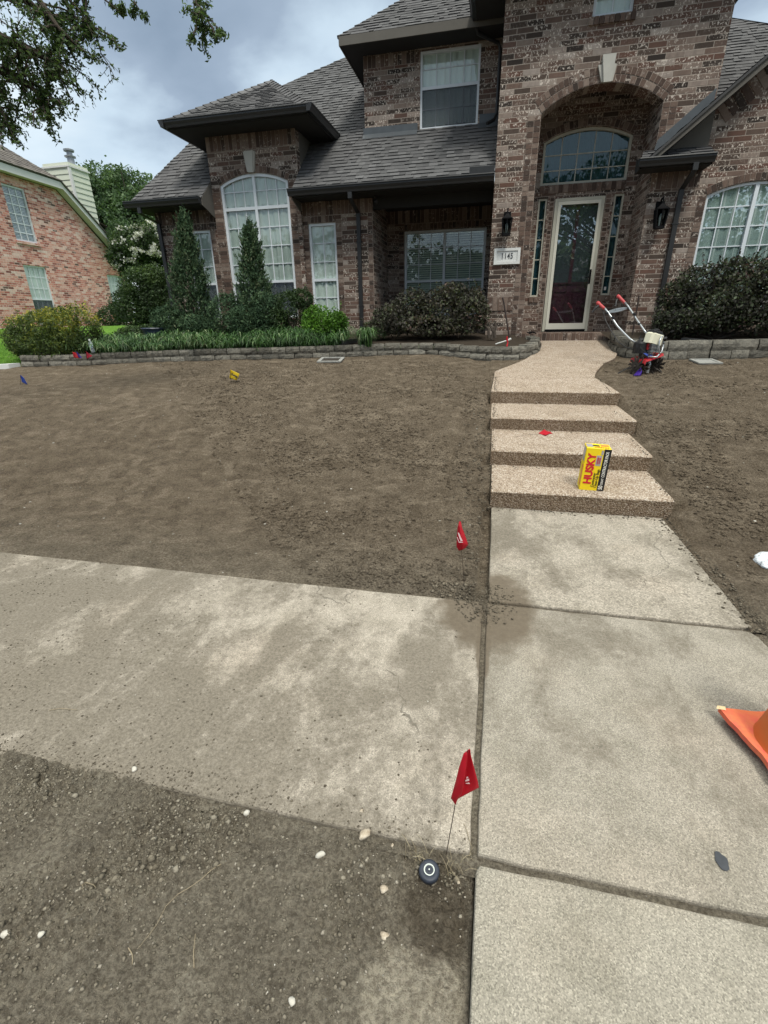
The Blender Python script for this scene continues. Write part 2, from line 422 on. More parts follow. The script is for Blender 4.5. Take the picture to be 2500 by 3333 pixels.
def soldier(mb, xa, xb, z0, z1, Y, w=.072, proud=.006, gap=.010):
    'upright bricks standing on end, over a mortar backing'
    mb.box((xa, Y-.002, z0), (xb, Y+.02, z1), 1)
    n = max(1, round((xb-xa)/(w+gap))); p = (xb-xa)/n
    for k in range(n): mb.box((xa+k*p+gap/2, Y-proud-random.random()*.002, z0+gap/2), (xa+(k+1)*p-gap/2, Y+.02, z1-gap/2), 0, random.random())
def stack(mb, xa, xb, z0, z1, Y, ncol=1, h=.0765, proud=.008, gap=.010):
    'stack-bond jamb of half bricks'
    mb.box((xa, Y-.003, z0), (xb, Y+.02, z1), 1)
    n = max(1, round((z1-z0)/h)); p = (z1-z0)/n; q = (xb-xa)/ncol
    for k in range(n):
        for j in range(ncol):
            mb.box((xa+j*q+gap/2, Y-proud-random.random()*.002, z0+k*p+gap/2), (xa+(j+1)*q-gap/2, Y+.02, z0+(k+1)*p-gap/2), 0, random.random())
def arch_ring(mb, xl, xr, zs, zc, Y, t=.10, off=0.0, proud=.008, w=.068, gap=.010):
    c = (xr-xl)/2; s = zc-zs; Rr = (c*c+s*s)/(2*s); xm = (xl+xr)/2; oz = zc-Rr
    a0 = math.asin(min(1, c/Rr)); r0 = Rr+off; n = round(2*a0*(r0+t/2)/(w+gap))
    bk = []
    for i in range(25):
        a = -a0+2*a0*i/24; bk.append((xm+(r0+t)*math.sin(a), oz+(r0+t)*math.cos(a)))
    for i in range(25):
        a = a0-2*a0*i/24; bk.append((xm+r0*math.sin(a), oz+r0*math.cos(a)))
    mb.prism(P3(bk, Y-.003), (0, .02, 0), 1)
    for i in range(n):
        a = -a0+2*a0*(i+.5)/n; da = (2*a0/n-gap/(r0+t/2))/2
        pts = [(xm+r*math.sin(b), oz+r*math.cos(b)) for r, b in ((r0+gap/2, a-da), (r0+gap/2, a+da), (r0+t-gap/2, a+da), (r0+t-gap/2, a-da))]
        mb.prism(P3(pts, Y-proud-random.random()*.002), (0, .02, 0), 0, random.random())

def clip_poly(poly, a, b):
    'clip polygon to the left of a->b'
    out = []; n = len(poly)
    sd = lambda q: (b[0]-a[0])*(q[1]-a[1])-(b[1]-a[1])*(q[0]-a[0])
    for i in range(n):
        p, q = poly[i], poly[(i+1) % n]; sp, sq = sd(p), sd(q)
        if sp >= 0: out.append(p)
        if sp*sq < 0:
            t = sp/(sp-sq); out.append((p[0]+(q[0]-p[0])*t, p[1]+(q[1]-p[1])*t))
    return out
def shingles(name, poly, parent, mat='shingle', e=.116, th=.009, origin=None, wr=(.07, .19), soffit=.03):
    'architectural shingles laid course by course on a convex sloping polygon'
    P = [Vector(q) for q in poly]; n = (P[1]-P[0]).cross(P[2]-P[0])
    k = 2
    while n.length < 1e-6: k += 1; n = (P[1]-P[0]).cross(P[k]-P[0])
    n.normalize()
    if n.z < 0: n = -n
    v = (Vector((0, 0, 1)) - n*n.z).normalized(); u = v.cross(n)
    O = min(P, key=lambda q: q.z) if origin is None else Vector(origin)
    q2 = [((q-O).dot(u), (q-O).dot(v)) for q in P]
    ar = sum(q2[i][0]*q2[(i+1) % len(q2)][1]-q2[(i+1) % len(q2)][0]*q2[i][1] for i in range(len(q2)))
    if ar < 0: q2.reverse()
    mb = MB()
    back = [O+u*a+v*b-n*soffit for a, b in q2]; top = [O+u*a+v*b for a, b in q2]
    mb.face(list(reversed(back)), 0, .0); 
    for i in range(len(q2)):
        j = (i+1) % len(q2); mb.face([back[i], back[j], top[j]+n*.004, top[i]+n*.004], 0, .1)
    u0 = min(a for a, b in q2); u1 = max(a for a, b in q2); v1 = max(b for a, b in q2)
    row = int(math.floor(min(b for a, b in q2)/e)+1e-6) if origin is not None else 0
    while row*e < v1:
        a = u0-random.random()*.3; va = row*e-.002; vb = (row+1)*e+.02
        drop_prev = False
        while a < u1:
            w = random.uniform(*wr); raised = random.random() < .5
            lift = th*(2.1 if raised else 1.0); sag = 0 if raised else 0
            cell = [(a, va), (a+w, va), (a+w, vb), (a, vb)]
            for i in range(len(q2)):
                cell = clip_poly(cell, q2[i], q2[(i+1) % len(q2)])
                if len(cell) < 3: break
            if len(cell) >= 3:
                c = min(1, max(0, random.gauss(.58 if raised else .42, .15)))
                f = lambda b: lift*(1-(b-va)/(vb-va))+.001
                vs = [O+u*x+v*y+n*f(y) for x, y in cell]; mb.face(vs, 0, c)
                low = [x for x, y in cell if y < va+.003]
                if len(low) >= 2 and max(low)-min(low) > .01:
                    x0, x1 = min(low), max(low); y = va
                    mb.face([O+u*x0+v*y, O+u*x1+v*y, O+u*x1+v*y+n*(lift+.001), O+u*x0+v*y+n*(lift+.001)], 0, .05)
            a += w
        row += 1
    return mb.build(name, M[mat], parent)
def ridge_caps(name, A, B, parent, mat='shingle', w=.13):
    A = Vector(A); B = Vector(B); d = (B-A); L = d.length; d.normalize(); s = d.cross(Vector((0, 0, 1))).normalized(); up = s.cross(d)
    mb = MB(); k = 0.0
    while k < L:
        k2 = min(L, k+.17); h0 = .028; h1 = .012
        p = [A+d*k-s*w-up*.045, A+d*k+up*h0, A+d*k+s*w-up*.045, A+d*k2-s*w-up*.055, A+d*k2+up*h1, A+d*k2+s*w-up*.055]
        c = random.random(); mb.faces(p, [(0, 1, 4, 3), (1, 2, 5, 4)], 0, c); mb.faces([p[0], p[1], p[2], p[0]-up*.02, p[2]-up*.02], [(3, 1, 0), (4, 2, 1)], 0, 0.0)
        k = k2
    return mb.build(name, M[mat], parent)
def gutter(mb, A, B, ztop, h=.115, w=.11, outn=(0, -1, 0)):
    'K-style gutter from A to B (x, y), bulging towards outn'
    o = Vector(outn); A = Vector((A[0], A[1], 0)); B = Vector((B[0], B[1], 0))
    prof = [(0, 0), (w, 0), (w+.004, -.015), (w-.012, -.022), (w-.012, -.045), (w-.035, -.085), (w-.045, -h), (0, -h)]
    vs = [A+o*a+Vector((0, 0, ztop+b)) for a, b in prof]+[B+o*a+Vector((0, 0, ztop+b)) for a, b in prof]; n = len(prof)
    mb.faces(vs, [(i, (i+1) % n, (i+1) % n+n, i+n) for i in range(n)]+[tuple(range(n)), tuple(range(2*n-1, n-1, -1))])
def downspout(parent, x, yw, ytop, ztop, zw, zb, mat='trim_dark', dx=0):
    mb = MB(); w, d = .075, .05
    def seg(p, q):
        p = Vector(p); q = Vector(q); vs = []
        for c in (p, q): vs += [c+Vector((-w/2, -d/2, 0)), c+Vector((w/2, -d/2, 0)), c+Vector((w/2, d/2, 0)), c+Vector((-w/2, d/2, 0))]
        mb.faces(vs, [(0, 1, 5, 4), (1, 2, 6, 5), (2, 3, 7, 6), (3, 0, 4, 7), (0, 3, 2, 1), (4, 5, 6, 7)])
    seg((x+dx, ytop, ztop), (x+dx, ytop, ztop-.10)); seg((x+dx, ytop, ztop-.10), (x, yw, zw)); seg((x, yw, zw), (x, yw, zb))
    for z in (zw-.5, zb+.7): mb.box((x-.055, yw-.03, z), (x+.055, yw+.03, z+.02))
    return mb.build('downspout', M[mat], parent)

# ------------------------------------------------------------------ the brick house
def ground_z(X, Y):
    'height of the sloping front yard'
    if Y < 2.26: return -.012
    if Y < 3.3: b = -.012+.03*(Y-2.26)
    elif Y < 6.12: t = (Y-3.3)/2.82; b = .02+.51*(t*t*(3-2*t)*.35+t*.65)
    else: b = .53+.0953*(Y-6.12)
    return b
HZ = 1.30
WY, TY, BY, PY, DY = 10.5, 10.15, 11.10, 11.90, 11.35
house = empty('brick_house', (0, TY, 1.0), 'two storey brown tumbled brick house with arched entry and grey brown shingle roof', 'house')
GB = .80
# left front wall with three windows and the taller bay wall above the eave
w = MB()
w1 = (-6.67, -6.09, 1.45, 3.21); w3 = (-3.87, -3.29, 1.45, 3.21); big = (-5.69, -4.21, 1.45, 3.96, 4.13)
wall_front(w, [(-7.35, GB), (-2.52, GB), (-2.52, 3.60), (-3.98, 3.60), (-5.88, 3.60), (-7.35, 3.60)],
           [outline(*w1[:4], None)[::-1], outline(*w3[:4], None)[::-1], [(-5.82, 3.597), (-5.82, 1.2), (-4.06, 1.2), (-4.06, 3.597)]], WY)
w.box((-2.64, WY+.12, GB), (-2.52, PY, 3.6)); w.box((-7.35, WY+.12, GB), (-7.23, 15.5, 3.6))
w.build('wall', M['brick'], house, fixn=True)
w = MB()
wall_front(w, [(-5.88, GB), (-3.98, GB), (-3.98, 4.79), (-5.88, 4.79)], [outline(*big)[::-1]], WY-.07, .16)
w.build('bay_wall', M['brick'], house, fixn=True)
w = MB()
wall_front(w, [(-2.52, GB), (-.2, GB), (-.2, 3.6), (-2.52, 3.6)], [outline(-2.14, -.34, 1.45, 3.19, None)[::-1]], PY)
w.build('porch_wall', M['brick'], house, fixn=True)
# siding cheeks of the bay above the roof
w = MB()
for xx, s in ((-3.98, -1), (-5.88, 1)):
    z = 3.9
    w.prism([(xx+s*.004, WY+.09, 3.7), (xx+s*.004, 12.0, 3.7), (xx+s*.004, 12.0, 4.79), (xx+s*.004, WY+.09, 4.79)], (s*.10, 0, 0))
    while z < 4.79:
        w.box((xx-(.006 if s < 0 else .0), WY+.10, z), (xx+(.0 if s < 0 else .006)+.001*s, 12.0, z+.008)); z += .18
w.build('siding_cheek', M['fascia'], house, fixn=True)
# tower front with the arched opening, side, recess
AX0, AX1, AZS, AZC = .50, 2.35, 4.53, 4.84
w = MB()
upw = (1.13, 1.71, 5.67, 6.95)
wall_front(w, [(-.20, GB), (AX0, GB)]+[(x, z) for x, z in reversed(arc_pts(AX0, AX1, AZS, AZC))]+[(AX1, GB), (3.10, GB), (3.10, 7.6), (-.20, 7.6)],
           [outline(*upw, None)[::-1]], TY, .32)
w.box((-.20, TY+.32, GB), (-.04, PY, 7.6)); w.box((2.94, TY+.32, 3.5), (3.10, 13.5, 7.6))
w.build('tower_wall', M['brick'], house, fixn=True)
w = MB()
w.box((AX0-.12, TY+.32, GB), (AX0-.02, BY, 5.05)); w.box((AX1, TY+.32, GB), (AX1+.14, BY, 5.05))
tr = (.64, 2.17, 3.70, 4.38, 4.56); dr = (.935, 1.845, 1.09, 3.47); sl = (.64, .80, 1.77, 3.49); sr = (2.00, 2.17, 1.77, 3.49)
wall_front(w, [(AX0-.02, GB), (AX1, GB), (AX1, 5.05), (AX0-.02, 5.05)],
           [outline(*tr)[::-1], outline(*sl, None)[::-1], outline(*sr, None)[::-1], outline(*dr, None)[::-1]], BY, .14)
w.build('entry_recess', M['brick'], house, fixn=True)
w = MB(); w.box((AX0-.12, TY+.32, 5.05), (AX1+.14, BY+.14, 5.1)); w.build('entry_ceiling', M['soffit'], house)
# right wing: gable wall flush with the tower pier
RS = .833
rakez = lambda x: 3.72+RS*(x-2.22)
w = MB()
rw = (3.25, 4.71, 1.45, 3.20, 3.36)
wall_front(w, [(AX1+.002, GB), (7.2, GB), (7.2, 6.0), (5.35, 6.25), (3.11, rakez(3.11)-.02), (3.11, 3.62), (AX1+.002, 3.62)],
           [outline(*rw)[::-1]], TY-.03, .10)
w.build('wing_wall', M['brick'], house, fixn=True)
# dormer wall
w = MB(); dw = (-1.73, -.61, 4.82, 6.02)
wall_front(w, [(-2.84, 4.5), (-.2, 4.5), (-.2, 6.12), (-2.84, 6.12)], [[(-1.73, 6.02), (-.61, 6.02), (-.61, 4.82), (-1.73, 4.82)]], DY)
w.box((-2.84, DY+.12, 4.5), (-2.72, 13.6, 6.12)); w.build('dormer_wall', M['brick'], house, fixn=True)
# trim bricks
t = MB()
soldier(t, -7.35, -5.89, 3.34, 3.60, WY); soldier(t, -3.97, -2.52, 3.34, 3.60, WY)
soldier(t, -5.88, -3.98, 4.53, 4.79, WY-.07)
for a in (w1, w3): soldier(t, a[0]-.02, a[1]+.02, 3.215, 3.335, WY, w=.068)
for a in (w1, w3):
    stack(t, a[0]-.125, a[0]-.003, 1.35, 3.335, WY); stack(t, a[1]+.003, a[1]+.125, 1.35, 3.335, WY)
stack(t, -5.88, -5.70, 1.2, 3.93, WY-.07, 1); stack(t, -4.20, -4.06, 1.2, 3.93, WY-.07, 1)
arch_ring(t, big[0], big[1], big[3], big[4], WY-.07, t=.11, off=.004)
stack(t, -2.62, -2.525, 1.3, 3.34, WY, 1)
t.build('brick_trim', [M['piece'], M['mortar']], house, fixn=True)
t = MB()
soldier(t, -2.52, -.2, 3.33, 3.6, PY); soldier(t, -2.14, -.34, 3.20, 3.32, PY)
stack(t, -2.26, -2.145, 1.3, 3.19, PY)
soldier(t, -2.84, -1.75, 5.86, 6.05, DY)
t.build('brick_trim', [M['piece'], M['mortar']], house, fixn=True)
t = MB()
arch_ring(t, AX0, AX1, AZS, AZC, TY, t=.10, off=.004); arch_ring(t, AX0, AX1, AZS, AZC, TY, t=.10, off=.112)
stack(t, AX0-.215, AX0-.003, 1.0, AZS-.02, TY, 2); stack(t, AX1+.003, AX1+.215, 3.75, AZS-.02, TY, 2)
soldier(t, upw[0]-.05, upw[1]+.05, 5.56, 5.665, TY, w=.07, proud=.035)
soldier(t, -.19, AX0-.22, 1.51, 1.76, TY, w=.09, proud=.016)
arch_ring(t, rw[0], rw[1], rw[3], rw[4], TY-.03, t=.11, off=.004)
stack(t, rw[0]-.125, rw[0]-.003, 1.4, rw[3], TY-.03)
soldier(t, AX1+.01, 3.10, 3.33, 3.6, TY-.03)
# soldier bricks following the rake
nb = 34
for k in range(nb):
    x = 3.13+k*.088; z = rakez(x)-.12
    if x > 5.3: break
    dvec = Vector((1, 0, RS)).normalized(); nv = Vector((dvec.z, 0, -dvec.x))
    T = Matrix(((dvec.x, 0, nv.x, x), (0, 1, 0, TY-.03), (dvec.z, 0, nv.z, z), (0, 0, 0, 1)))
    t.box((.005, -.008, 0.0), (.102, .02, .26), 0, random.random(), T)
t.build('brick_trim', [M['piece'], M['mortar']], house, fixn=True)
t = MB()
soldier(t, tr[0], tr[1], 3.56, 3.695, BY, w=.075, proud=.018); arch_ring(t, tr[0], tr[1], tr[3], tr[4], BY, t=.12, off=.004)
for a in (sl, sr): soldier(t, a[0]-.02, a[1]+.02, 1.66, 1.765, BY, w=.075, proud=.03)
stack(t, .845, .93, 1.1, 3.5, BY, 1, gap=.02); stack(t, 1.85, 1.95, 1.1, 3.5, BY, 1, gap=.02)
t.build('brick_trim', [M['piece'], M['mortar']], house, fixn=True)
# keystones
k = MB(); Yk = TY-.07
k.prism(P3([(1.375, 4.84), (1.545, 4.84), (1.575, 5.05), (1.535, 5.055), (1.545, 5.16), (1.345, 5.16), (1.355, 5.06), (1.30, 5.06)], Yk+.02), (0, .07, 0))
k.prism(P3([(1.405, 4.825), (1.515, 4.825), (1.545, 5.17), (1.345, 5.17)], Yk-.015), (0, .05, 0))
k.build('keystone', M['stone'], house, fixn=True)
k = MB(); k.prism(P3([(-5.03, 4.145), (-4.88, 4.145), (-4.83, 4.47), (-5.08, 4.47)], WY-.12), (0, .07, 0))
k.prism(P3([(-5.0, 4.13), (-4.90, 4.13), (-4.86, 4.48), (-5.05, 4.48)], WY-.14), (0, .05, 0)); k.build('keystone', M['stone'], house, fixn=True)
# windows
mg = .34
window(house, *w1, None, WY+.02, 2, (2.52, 2.86, 1.84), 2.18, back='sheer', screen=True, label='narrow left front window with dark screen over lower sash')
window(house, *w3, None, WY+.02, 2, (2.52, 2.86, 1.84), 2.18, back='shade', label='narrow front window with pale blind, right of the arched one')
window(house, *big, WY-.05, 3, (2.52, 2.86, 3.20, 3.84, 1.84), 2.18, mulls=(-4.95,), bars=((3.54, .055),), back='sheer', screen=True, frame=.055, label='tall arched window of two halves with white frame')
window(house, -2.14, -.34, 1.45, 3.19, None, PY+.05, 3, (2.85, 2.52, 1.84), 2.18, mulls=(-1.24,), back='blind', slats=True, fmat='white_frame', frame=.05, label='wide porch window with dark horizontal blinds')
window(house, *dw, None, DY+.02, 4, (5.76, 5.15), 5.47, back='shade', screen=True, label='upstairs dormer window with white upper shade and dark lower screen', frame=.04)
window(house, *tr, BY+.05, 5, (3.94, 4.18), None, back='dim_curtain', backd=.08, glass='glass_dark', fmat='tan_frame', label='arched transom window above the front door')
window(house, *rw, TY+.00, 3, (3.03, 2.74, 2.45, 2.16), None, mulls=(3.98,), back='shade', glass='glass_top', frame=.04, label='arched right wing window reflecting trees and sky')
window(house, *upw, None, TY+.05, 2, (6.3,), None, back='shade', label='small upper tower window')
for a, lb in ((sl, 'narrow sidelight left of the front door'), (sr, 'narrow sidelight right of the front door')):
    window(house, *a, None, BY+.02, 1, (2.11, 2.45, 2.80, 3.14), None, back='dim_curtain', backd=.08, glass='glass_dark', fmat='tan_frame', frame=.03, label=lb)
wins_nsticker = MB(); wins_nsticker.box((2.06, BY+.05, 1.86), (2.10, BY+.054, 1.92)); wins_nsticker.build('sticker', M['plaque'], house)
# front door and storm door
d = MB(); d.box((.945, BY-.02, 1.10), (1.005, BY+.12, 3.46)); d.box((1.78, BY-.02, 1.10), (1.838, BY+.12, 3.46)); d.box((.945, BY-.022, 3.42), (1.838, BY+.12, 3.468))
door_frame = d.build('door_frame', M['tan_frame'], house)
d = MB(); X0, X1, Z0, Z1 = 1.008, 1.778, 1.14, 3.415; g0 = (1.062, 1.735, 1.255, 3.36)
d.prism(P3([(X0, Z0), (X1, Z0), (X1, Z1), (X0, Z1)], BY-.03), (0, .035, 0), 0, .5, [P3([(g0[0], g0[3]), (g0[1], g0[3]), (g0[1], g0[2]), (g0[0], g0[2])], BY-.03)])
storm = d.build('storm_door', M['stormdoor'], house, fixn=True)
d = MB(); d.box((g0[0]-.005, BY-.012, g0[2]-.005), (g0[1]+.005, BY-.008, g0[3]+.005)); d.build('storm_glass', M['glass_top'], storm)
d = MB(); hx = 1.752; d.tube([(hx, BY-.03, 2.03), (hx, BY-.075, 2.05), (hx, BY-.075, 2.17), (hx, BY-.03, 2.19)], .009); d.cbox((hx-.018, BY-.036, 1.98), (hx+.018, BY-.030, 2.24), .004)
d.tube([(hx, BY-.06, 2.10), (hx-.09, BY-.07, 2.10)], .009); d.build('door_handle', M['black_iron'], storm)
d = MB(); d.box((1.0, BY-.035, 1.092), (1.79, BY+.1, 1.138)); d.build('threshold', M['black_iron'], house)
d = MB(); yb = BY+.06; d.box((1.006, yb, 1.14), (1.776, yb+.04, 3.41))
for (a, b, z0, z1) in ((1.045, 1.36, 2.02, 3.33), (1.42, 1.74, 2.02, 3.33)):
    d.prism(P3([(a-.03, z0-.03), (b+.03, z0-.03), (b+.03, z1+.03), (a-.03, z1+.03)], yb-.018), (0, .02, 0), 0, .5, [P3([(a, z1), (b, z1), (b, z0), (a, z0)], yb-.018)])
for (a, b, z0, z1) in ((1.06, 1.35, 1.27, 1.85), (1.43, 1.73, 1.27, 1.85)):
    d.prism(P3([(a-.02, z0-.02), (b+.02, z0-.02), (b+.02, z1+.02), (a-.02, z1+.02)], yb-.014), (0, .016, 0), 0, .5, [P3([(a, z1), (b, z1), (b, z0), (a, z0)], yb-.014)])
    d.cbox((a+.05, yb-.015, z0+.05), (b-.05, yb+.01, z1-.05), .004)
fd = d.build('front_door', M['door'], house, fixn=True)
d = MB()
for (a, b) in ((1.045, 1.36), (1.42, 1.74)): d.box((a, yb-.006, 2.02), (b, yb-.002, 3.33))
g = G('frosted_door_glass', .35, .5); g.col(g.mix(g.noise(30, det=5), (.035, .038, .045), (.075, .08, .09))); g.bump(g.noise(60), .5, .004)
d.build('door_glass', g.mat, fd)
# brick step in front of the door
t = MB(); t.box((AX0-.001, TY+.055, .80), (AX1, BY, 1.085), 1)
n = 24
for k2 in range(n):
    x = AX0+(AX1-AX0)*k2/n; t.cbox((x+.004, TY+.045, .93), (x+(AX1-AX0)/n-.004, TY+.28, 1.092), .006, 0, random.random())
for r in range(3):
    for k2 in range(7):
        x = AX0+(AX1-AX0)*k2/7; t.box((x+.005, TY+.29+r*.2, 1.06), (x+(AX1-AX0)/7-.005, TY+.28+(r+1)*.2, 1.0905), 0, random.random())
t.build('door_step', [M['piece'], M['mortar']], house, fixn=True)
# dark rooms behind the glass so windows never look through the house
# ---------------- roofs
mz = lambda Y: 3.69+.8333*(Y-10.0)
for pts in ([(-7.56, 9.98), (-5.88, 9.98), (-5.88, 12.952), (-6.98, 11.76)], [(-3.98, 9.98), (-.2, 9.98), (-.2, 15.2), (-2.6, 15.2), (-3.98, 14.36)],
            [(-5.88, 10.62), (-3.98, 10.62), (-3.98, 14.36), (-4.06, 14.31), (-5.41, 13.46), (-5.88, 12.952)]):
    shingles('roof', [(x, y, mz(y)) for x, y in pts], house, origin=(-3, 9.98, mz(9.98)))
r = MB()
hp = [(-7.56, 9.98), (-6.98, 11.76), (-5.41, 13.46), (-4.06, 14.31), (-2.6, 15.2)]
for a, b in zip(hp, hp[1:]): r.face([(a[0], a[1], mz(a[1])-.01), (b[0], b[1], mz(b[1])-.01), (-7.6, b[1], 3.68), (-7.6, a[1], 3.68)], 0, .4)
r.build('roof_side', M['shingle'], house)
rp = [(3.11, 10.6), (3.11, 14.6), (3.6, 14.25), (4.24, 13.84), (4.78, 13.49), (6.8, 12.2), (6.8, 10.6)]
shingles('roof', [(x, y, mz(y)) for x, y in rp], house)
# bay hip roof
EZ = 4.90; ap = (-4.905, 11.72, 6.0); rb = (-4.905, 12.9, 6.0)
c0, c1, c2, c3 = (-6.32, 9.87, EZ), (-3.49, 9.87, EZ), (-3.49, 11.46, EZ), (-6.32, 11.46, EZ)
shingles('bay_roof', [c0, c1, ap], house); shingles('bay_roof', [c1, c2, rb, ap], house); shingles('bay_roof', [c3, c0, ap, rb], house)
ridge_caps('roof_ridge', (c1[0], c1[1], EZ+.02), (ap[0], ap[1], ap[2]+.02), house); ridge_caps('roof_ridge', (c0[0], c0[1], EZ+.02), (ap[0], ap[1], ap[2]+.02), house)
s = MB(); s.box((-6.30, 9.89, 4.775), (-3.51, WY-.07, 4.80)); s.box((-6.30, WY-.07, 4.775), (-5.88, 11.5, 4.80)); s.box((-3.98, WY-.07, 4.775), (-3.51, 11.5, 4.80))
s.box((-6.32, 9.87, 4.775), (-3.49, 9.90, 4.89)); s.box((-3.52, 9.90, 4.775), (-3.49, 11.46, 4.89)); s.box((-6.32, 9.90, 4.775), (-6.29, 11.46, 4.89))
s.build('bay_soffit', M['soffit'], house, fixn=True)
s = MB(); gutter(s, (-6.36, 9.868), (-3.45, 9.868), 4.905); gutter(s, (-3.488, 9.76), (-3.488, 11.44), 4.905, outn=(1, 0, 0)); gutter(s, (-6.322, 9.76), (-6.322, 11.44), 4.905, outn=(-1, 0, 0)); s.build('gutter', M['trim_dark'], house, fixn=True)
# main eaves
s = MB()
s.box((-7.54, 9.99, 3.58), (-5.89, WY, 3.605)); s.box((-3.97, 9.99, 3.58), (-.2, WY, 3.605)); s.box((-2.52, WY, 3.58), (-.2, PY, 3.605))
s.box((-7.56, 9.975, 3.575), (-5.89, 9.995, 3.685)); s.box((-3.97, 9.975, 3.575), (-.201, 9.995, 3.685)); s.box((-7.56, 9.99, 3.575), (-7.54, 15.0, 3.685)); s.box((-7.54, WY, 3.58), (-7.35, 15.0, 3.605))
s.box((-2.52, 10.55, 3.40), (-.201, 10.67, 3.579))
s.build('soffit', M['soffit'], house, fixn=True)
s = MB()
for x in (-5.889, -3.985): s.prism([(x, 9.99, 3.56), (x, WY-.07, 3.40), (x, WY-.07, 4.05), (x, 9.99, 3.68)], (.015, 0, 0))
s.build('eave_return', M['fascia'], house, fixn=True)
s = MB(); gutter(s, (-7.60, 9.973), (-5.90, 9.973), 3.70); s.build('gutter', M['trim_dark'], house, fixn=True)
s = MB(); gutter(s, (-4.02, 9.973), (-.205, 9.973), 3.70); s.build('gutter', M['trim_dark'], house, fixn=True)
s = MB(); s.box((-.63, 9.87, 3.70), (-.21, 9.885, 3.80)); s.build('splash_guard', M['trim_dark'], house)
downspout(house, -7.27, WY-.035, 9.92, 3.58, 3.38, .95); downspout(house, -2.80, WY-.035, 9.92, 3.58, 3.33, .95)
# security camera under the porch eave
s = MB(); s.lathe([(.03, 0), (.035, -.02), (.012, -.03), (.012, -.06)], (-2.42, 10.35, 3.575), 12); s.tube([(-2.42, 10.37, 3.50), (-2.38, 10.26, 3.46)], .032, 12); s.build('security_camera', M['soffit'], house)
# dormer roof
dz = 6.19; FY = DY-.48
def dz_at(y): return dz+.8333*(y-FY)
shingles('dormer_roof', [(-3.20, FY, dz), (-.62, FY, dz), (-.2, FY+.42, dz_at(FY+.42)), (-.2, FY+3.0, dz_at(FY+3.0)), (-3.2+3.0, FY+3.0, dz_at(FY+3.0))][:4]+[(-.20, FY+3.0, dz_at(FY+3.0))], house) if False else shingles('dormer_roof', [(-3.20, FY, dz), (-.20, FY, dz), (-.20, FY+3.0, dz_at(FY+3.0))], house)
r = MB(); r.face([(-3.20, FY, dz-.01), (-.20, FY+3.0, dz_at(FY+3.0)-.01), (-3.20, FY+3.0, dz-.01)], 0, .4); r.build('dormer_roof_side', M['shingle'], house)
s = MB(); s.box((-3.17, FY-.02, 6.05), (-.2, FY, 6.185)); s.box((-3.17, FY, 6.05), (-3.15, 13.3, 6.185)); s.build('fascia', M['fascia'], house, fixn=True)
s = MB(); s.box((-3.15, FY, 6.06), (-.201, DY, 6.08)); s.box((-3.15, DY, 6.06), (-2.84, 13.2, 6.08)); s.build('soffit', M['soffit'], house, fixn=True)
s = MB(); s.box((-2.87, DY-.022, 4.78), (-1.77, DY-.002, 4.94)); s.box((-.58, DY-.022, 4.78), (-.205, DY-.002, 4.97)); s.prism([(-2.87, DY-.12, 4.735), (-1.77, DY-.12, 4.735), (-1.77, DY-.02, 4.83), (-2.87, DY-.02, 4.83)], (0, 0, .006)); s.prism([(-.6, DY-.12, 4.735), (-.205, DY-.12, 4.735), (-.205, DY-.02, 4.83), (-.6, DY-.02, 4.83)], (0, 0, .006))
s.build('flashing', M['flash'], house, fixn=True)
# tower side eave with gutter and its downspout
s = MB(); s.box((-.66, 9.68, 6.12), (-.201, 12.2, 6.14)); s.box((-.68, 9.66, 6.12), (-.66, 12.2, 6.24)); s.box((-.201, 9.68, 6.12), (3.5, TY-.002, 6.14)); s.box((-.66, 9.66, 6.14), (3.5, 9.68, 6.24))
s.build('tower_soffit', M['soffit'], house, fixn=True)
s = MB(); gutter(s, (-.682, 9.6), (-.682, 11.0), 6.24, outn=(-1, 0, 0)); s.build('gutter', M['trim_dark'], house, fixn=True)
r = MB(); r.faces([(-.7, 9.6, 6.25), (3.6, 9.6, 6.25), (3.6, 12.6, 6.25), (-.7, 12.6, 6.25), (1.45, 11.6, 8.0)], [(0, 1, 4), (1, 2, 4), (2, 3, 4), (3, 0, 4)], 0, .5); r.build('tower_roof', M['shingle'], house)
s = MB(); s.tube([(-.70, 10.9, 6.1), (-.66, 11.0, 6.02), (-.30, 11.2, 5.93), (-.26, 11.22, 5.85), (-.26, 11.22, 4.92), (-.30, 11.12, 4.80), (-.42, 11.0, 4.72)], .03, 8); s.build('downspout', M['trim_dark'], house)
# wing gable: rake boards, shingle edge, flashing and pent return
s = MB(); ry0, ry1 = TY-.43, TY-.40
xs = 2.22; xe = 5.35
s.prism([(xs+.05, ry0, rakez(xs)-.07), (xe, ry0, rakez(xe)-.17), (xe, ry0, rakez(xe)-.015), (xs-.02, ry0, rakez(xs)-.015)], (0, .025, 0))
s.prism([(xe, ry0, rakez(xe)-.17), (7.4, ry0, rakez(xe)-.17-RS*2.05), (7.4, ry0, rakez(xe)-.015-RS*2.05), (xe, ry0, rakez(xe)-.015)], (0, .025, 0))
s.build('fascia', M['fascia'], house, fixn=True)
s = MB(); s.prism([(xs+.1, ry1-.005, rakez(xs+.1)-.13), (xe, ry1-.005, rakez(xe)-.13), (xe, TY-.04, rakez(xe)-.13), (xs+.1, TY-.04, rakez(xs+.1)-.13)], (0, 0, .02)); s.build('soffit', M['soffit'], house, fixn=True)
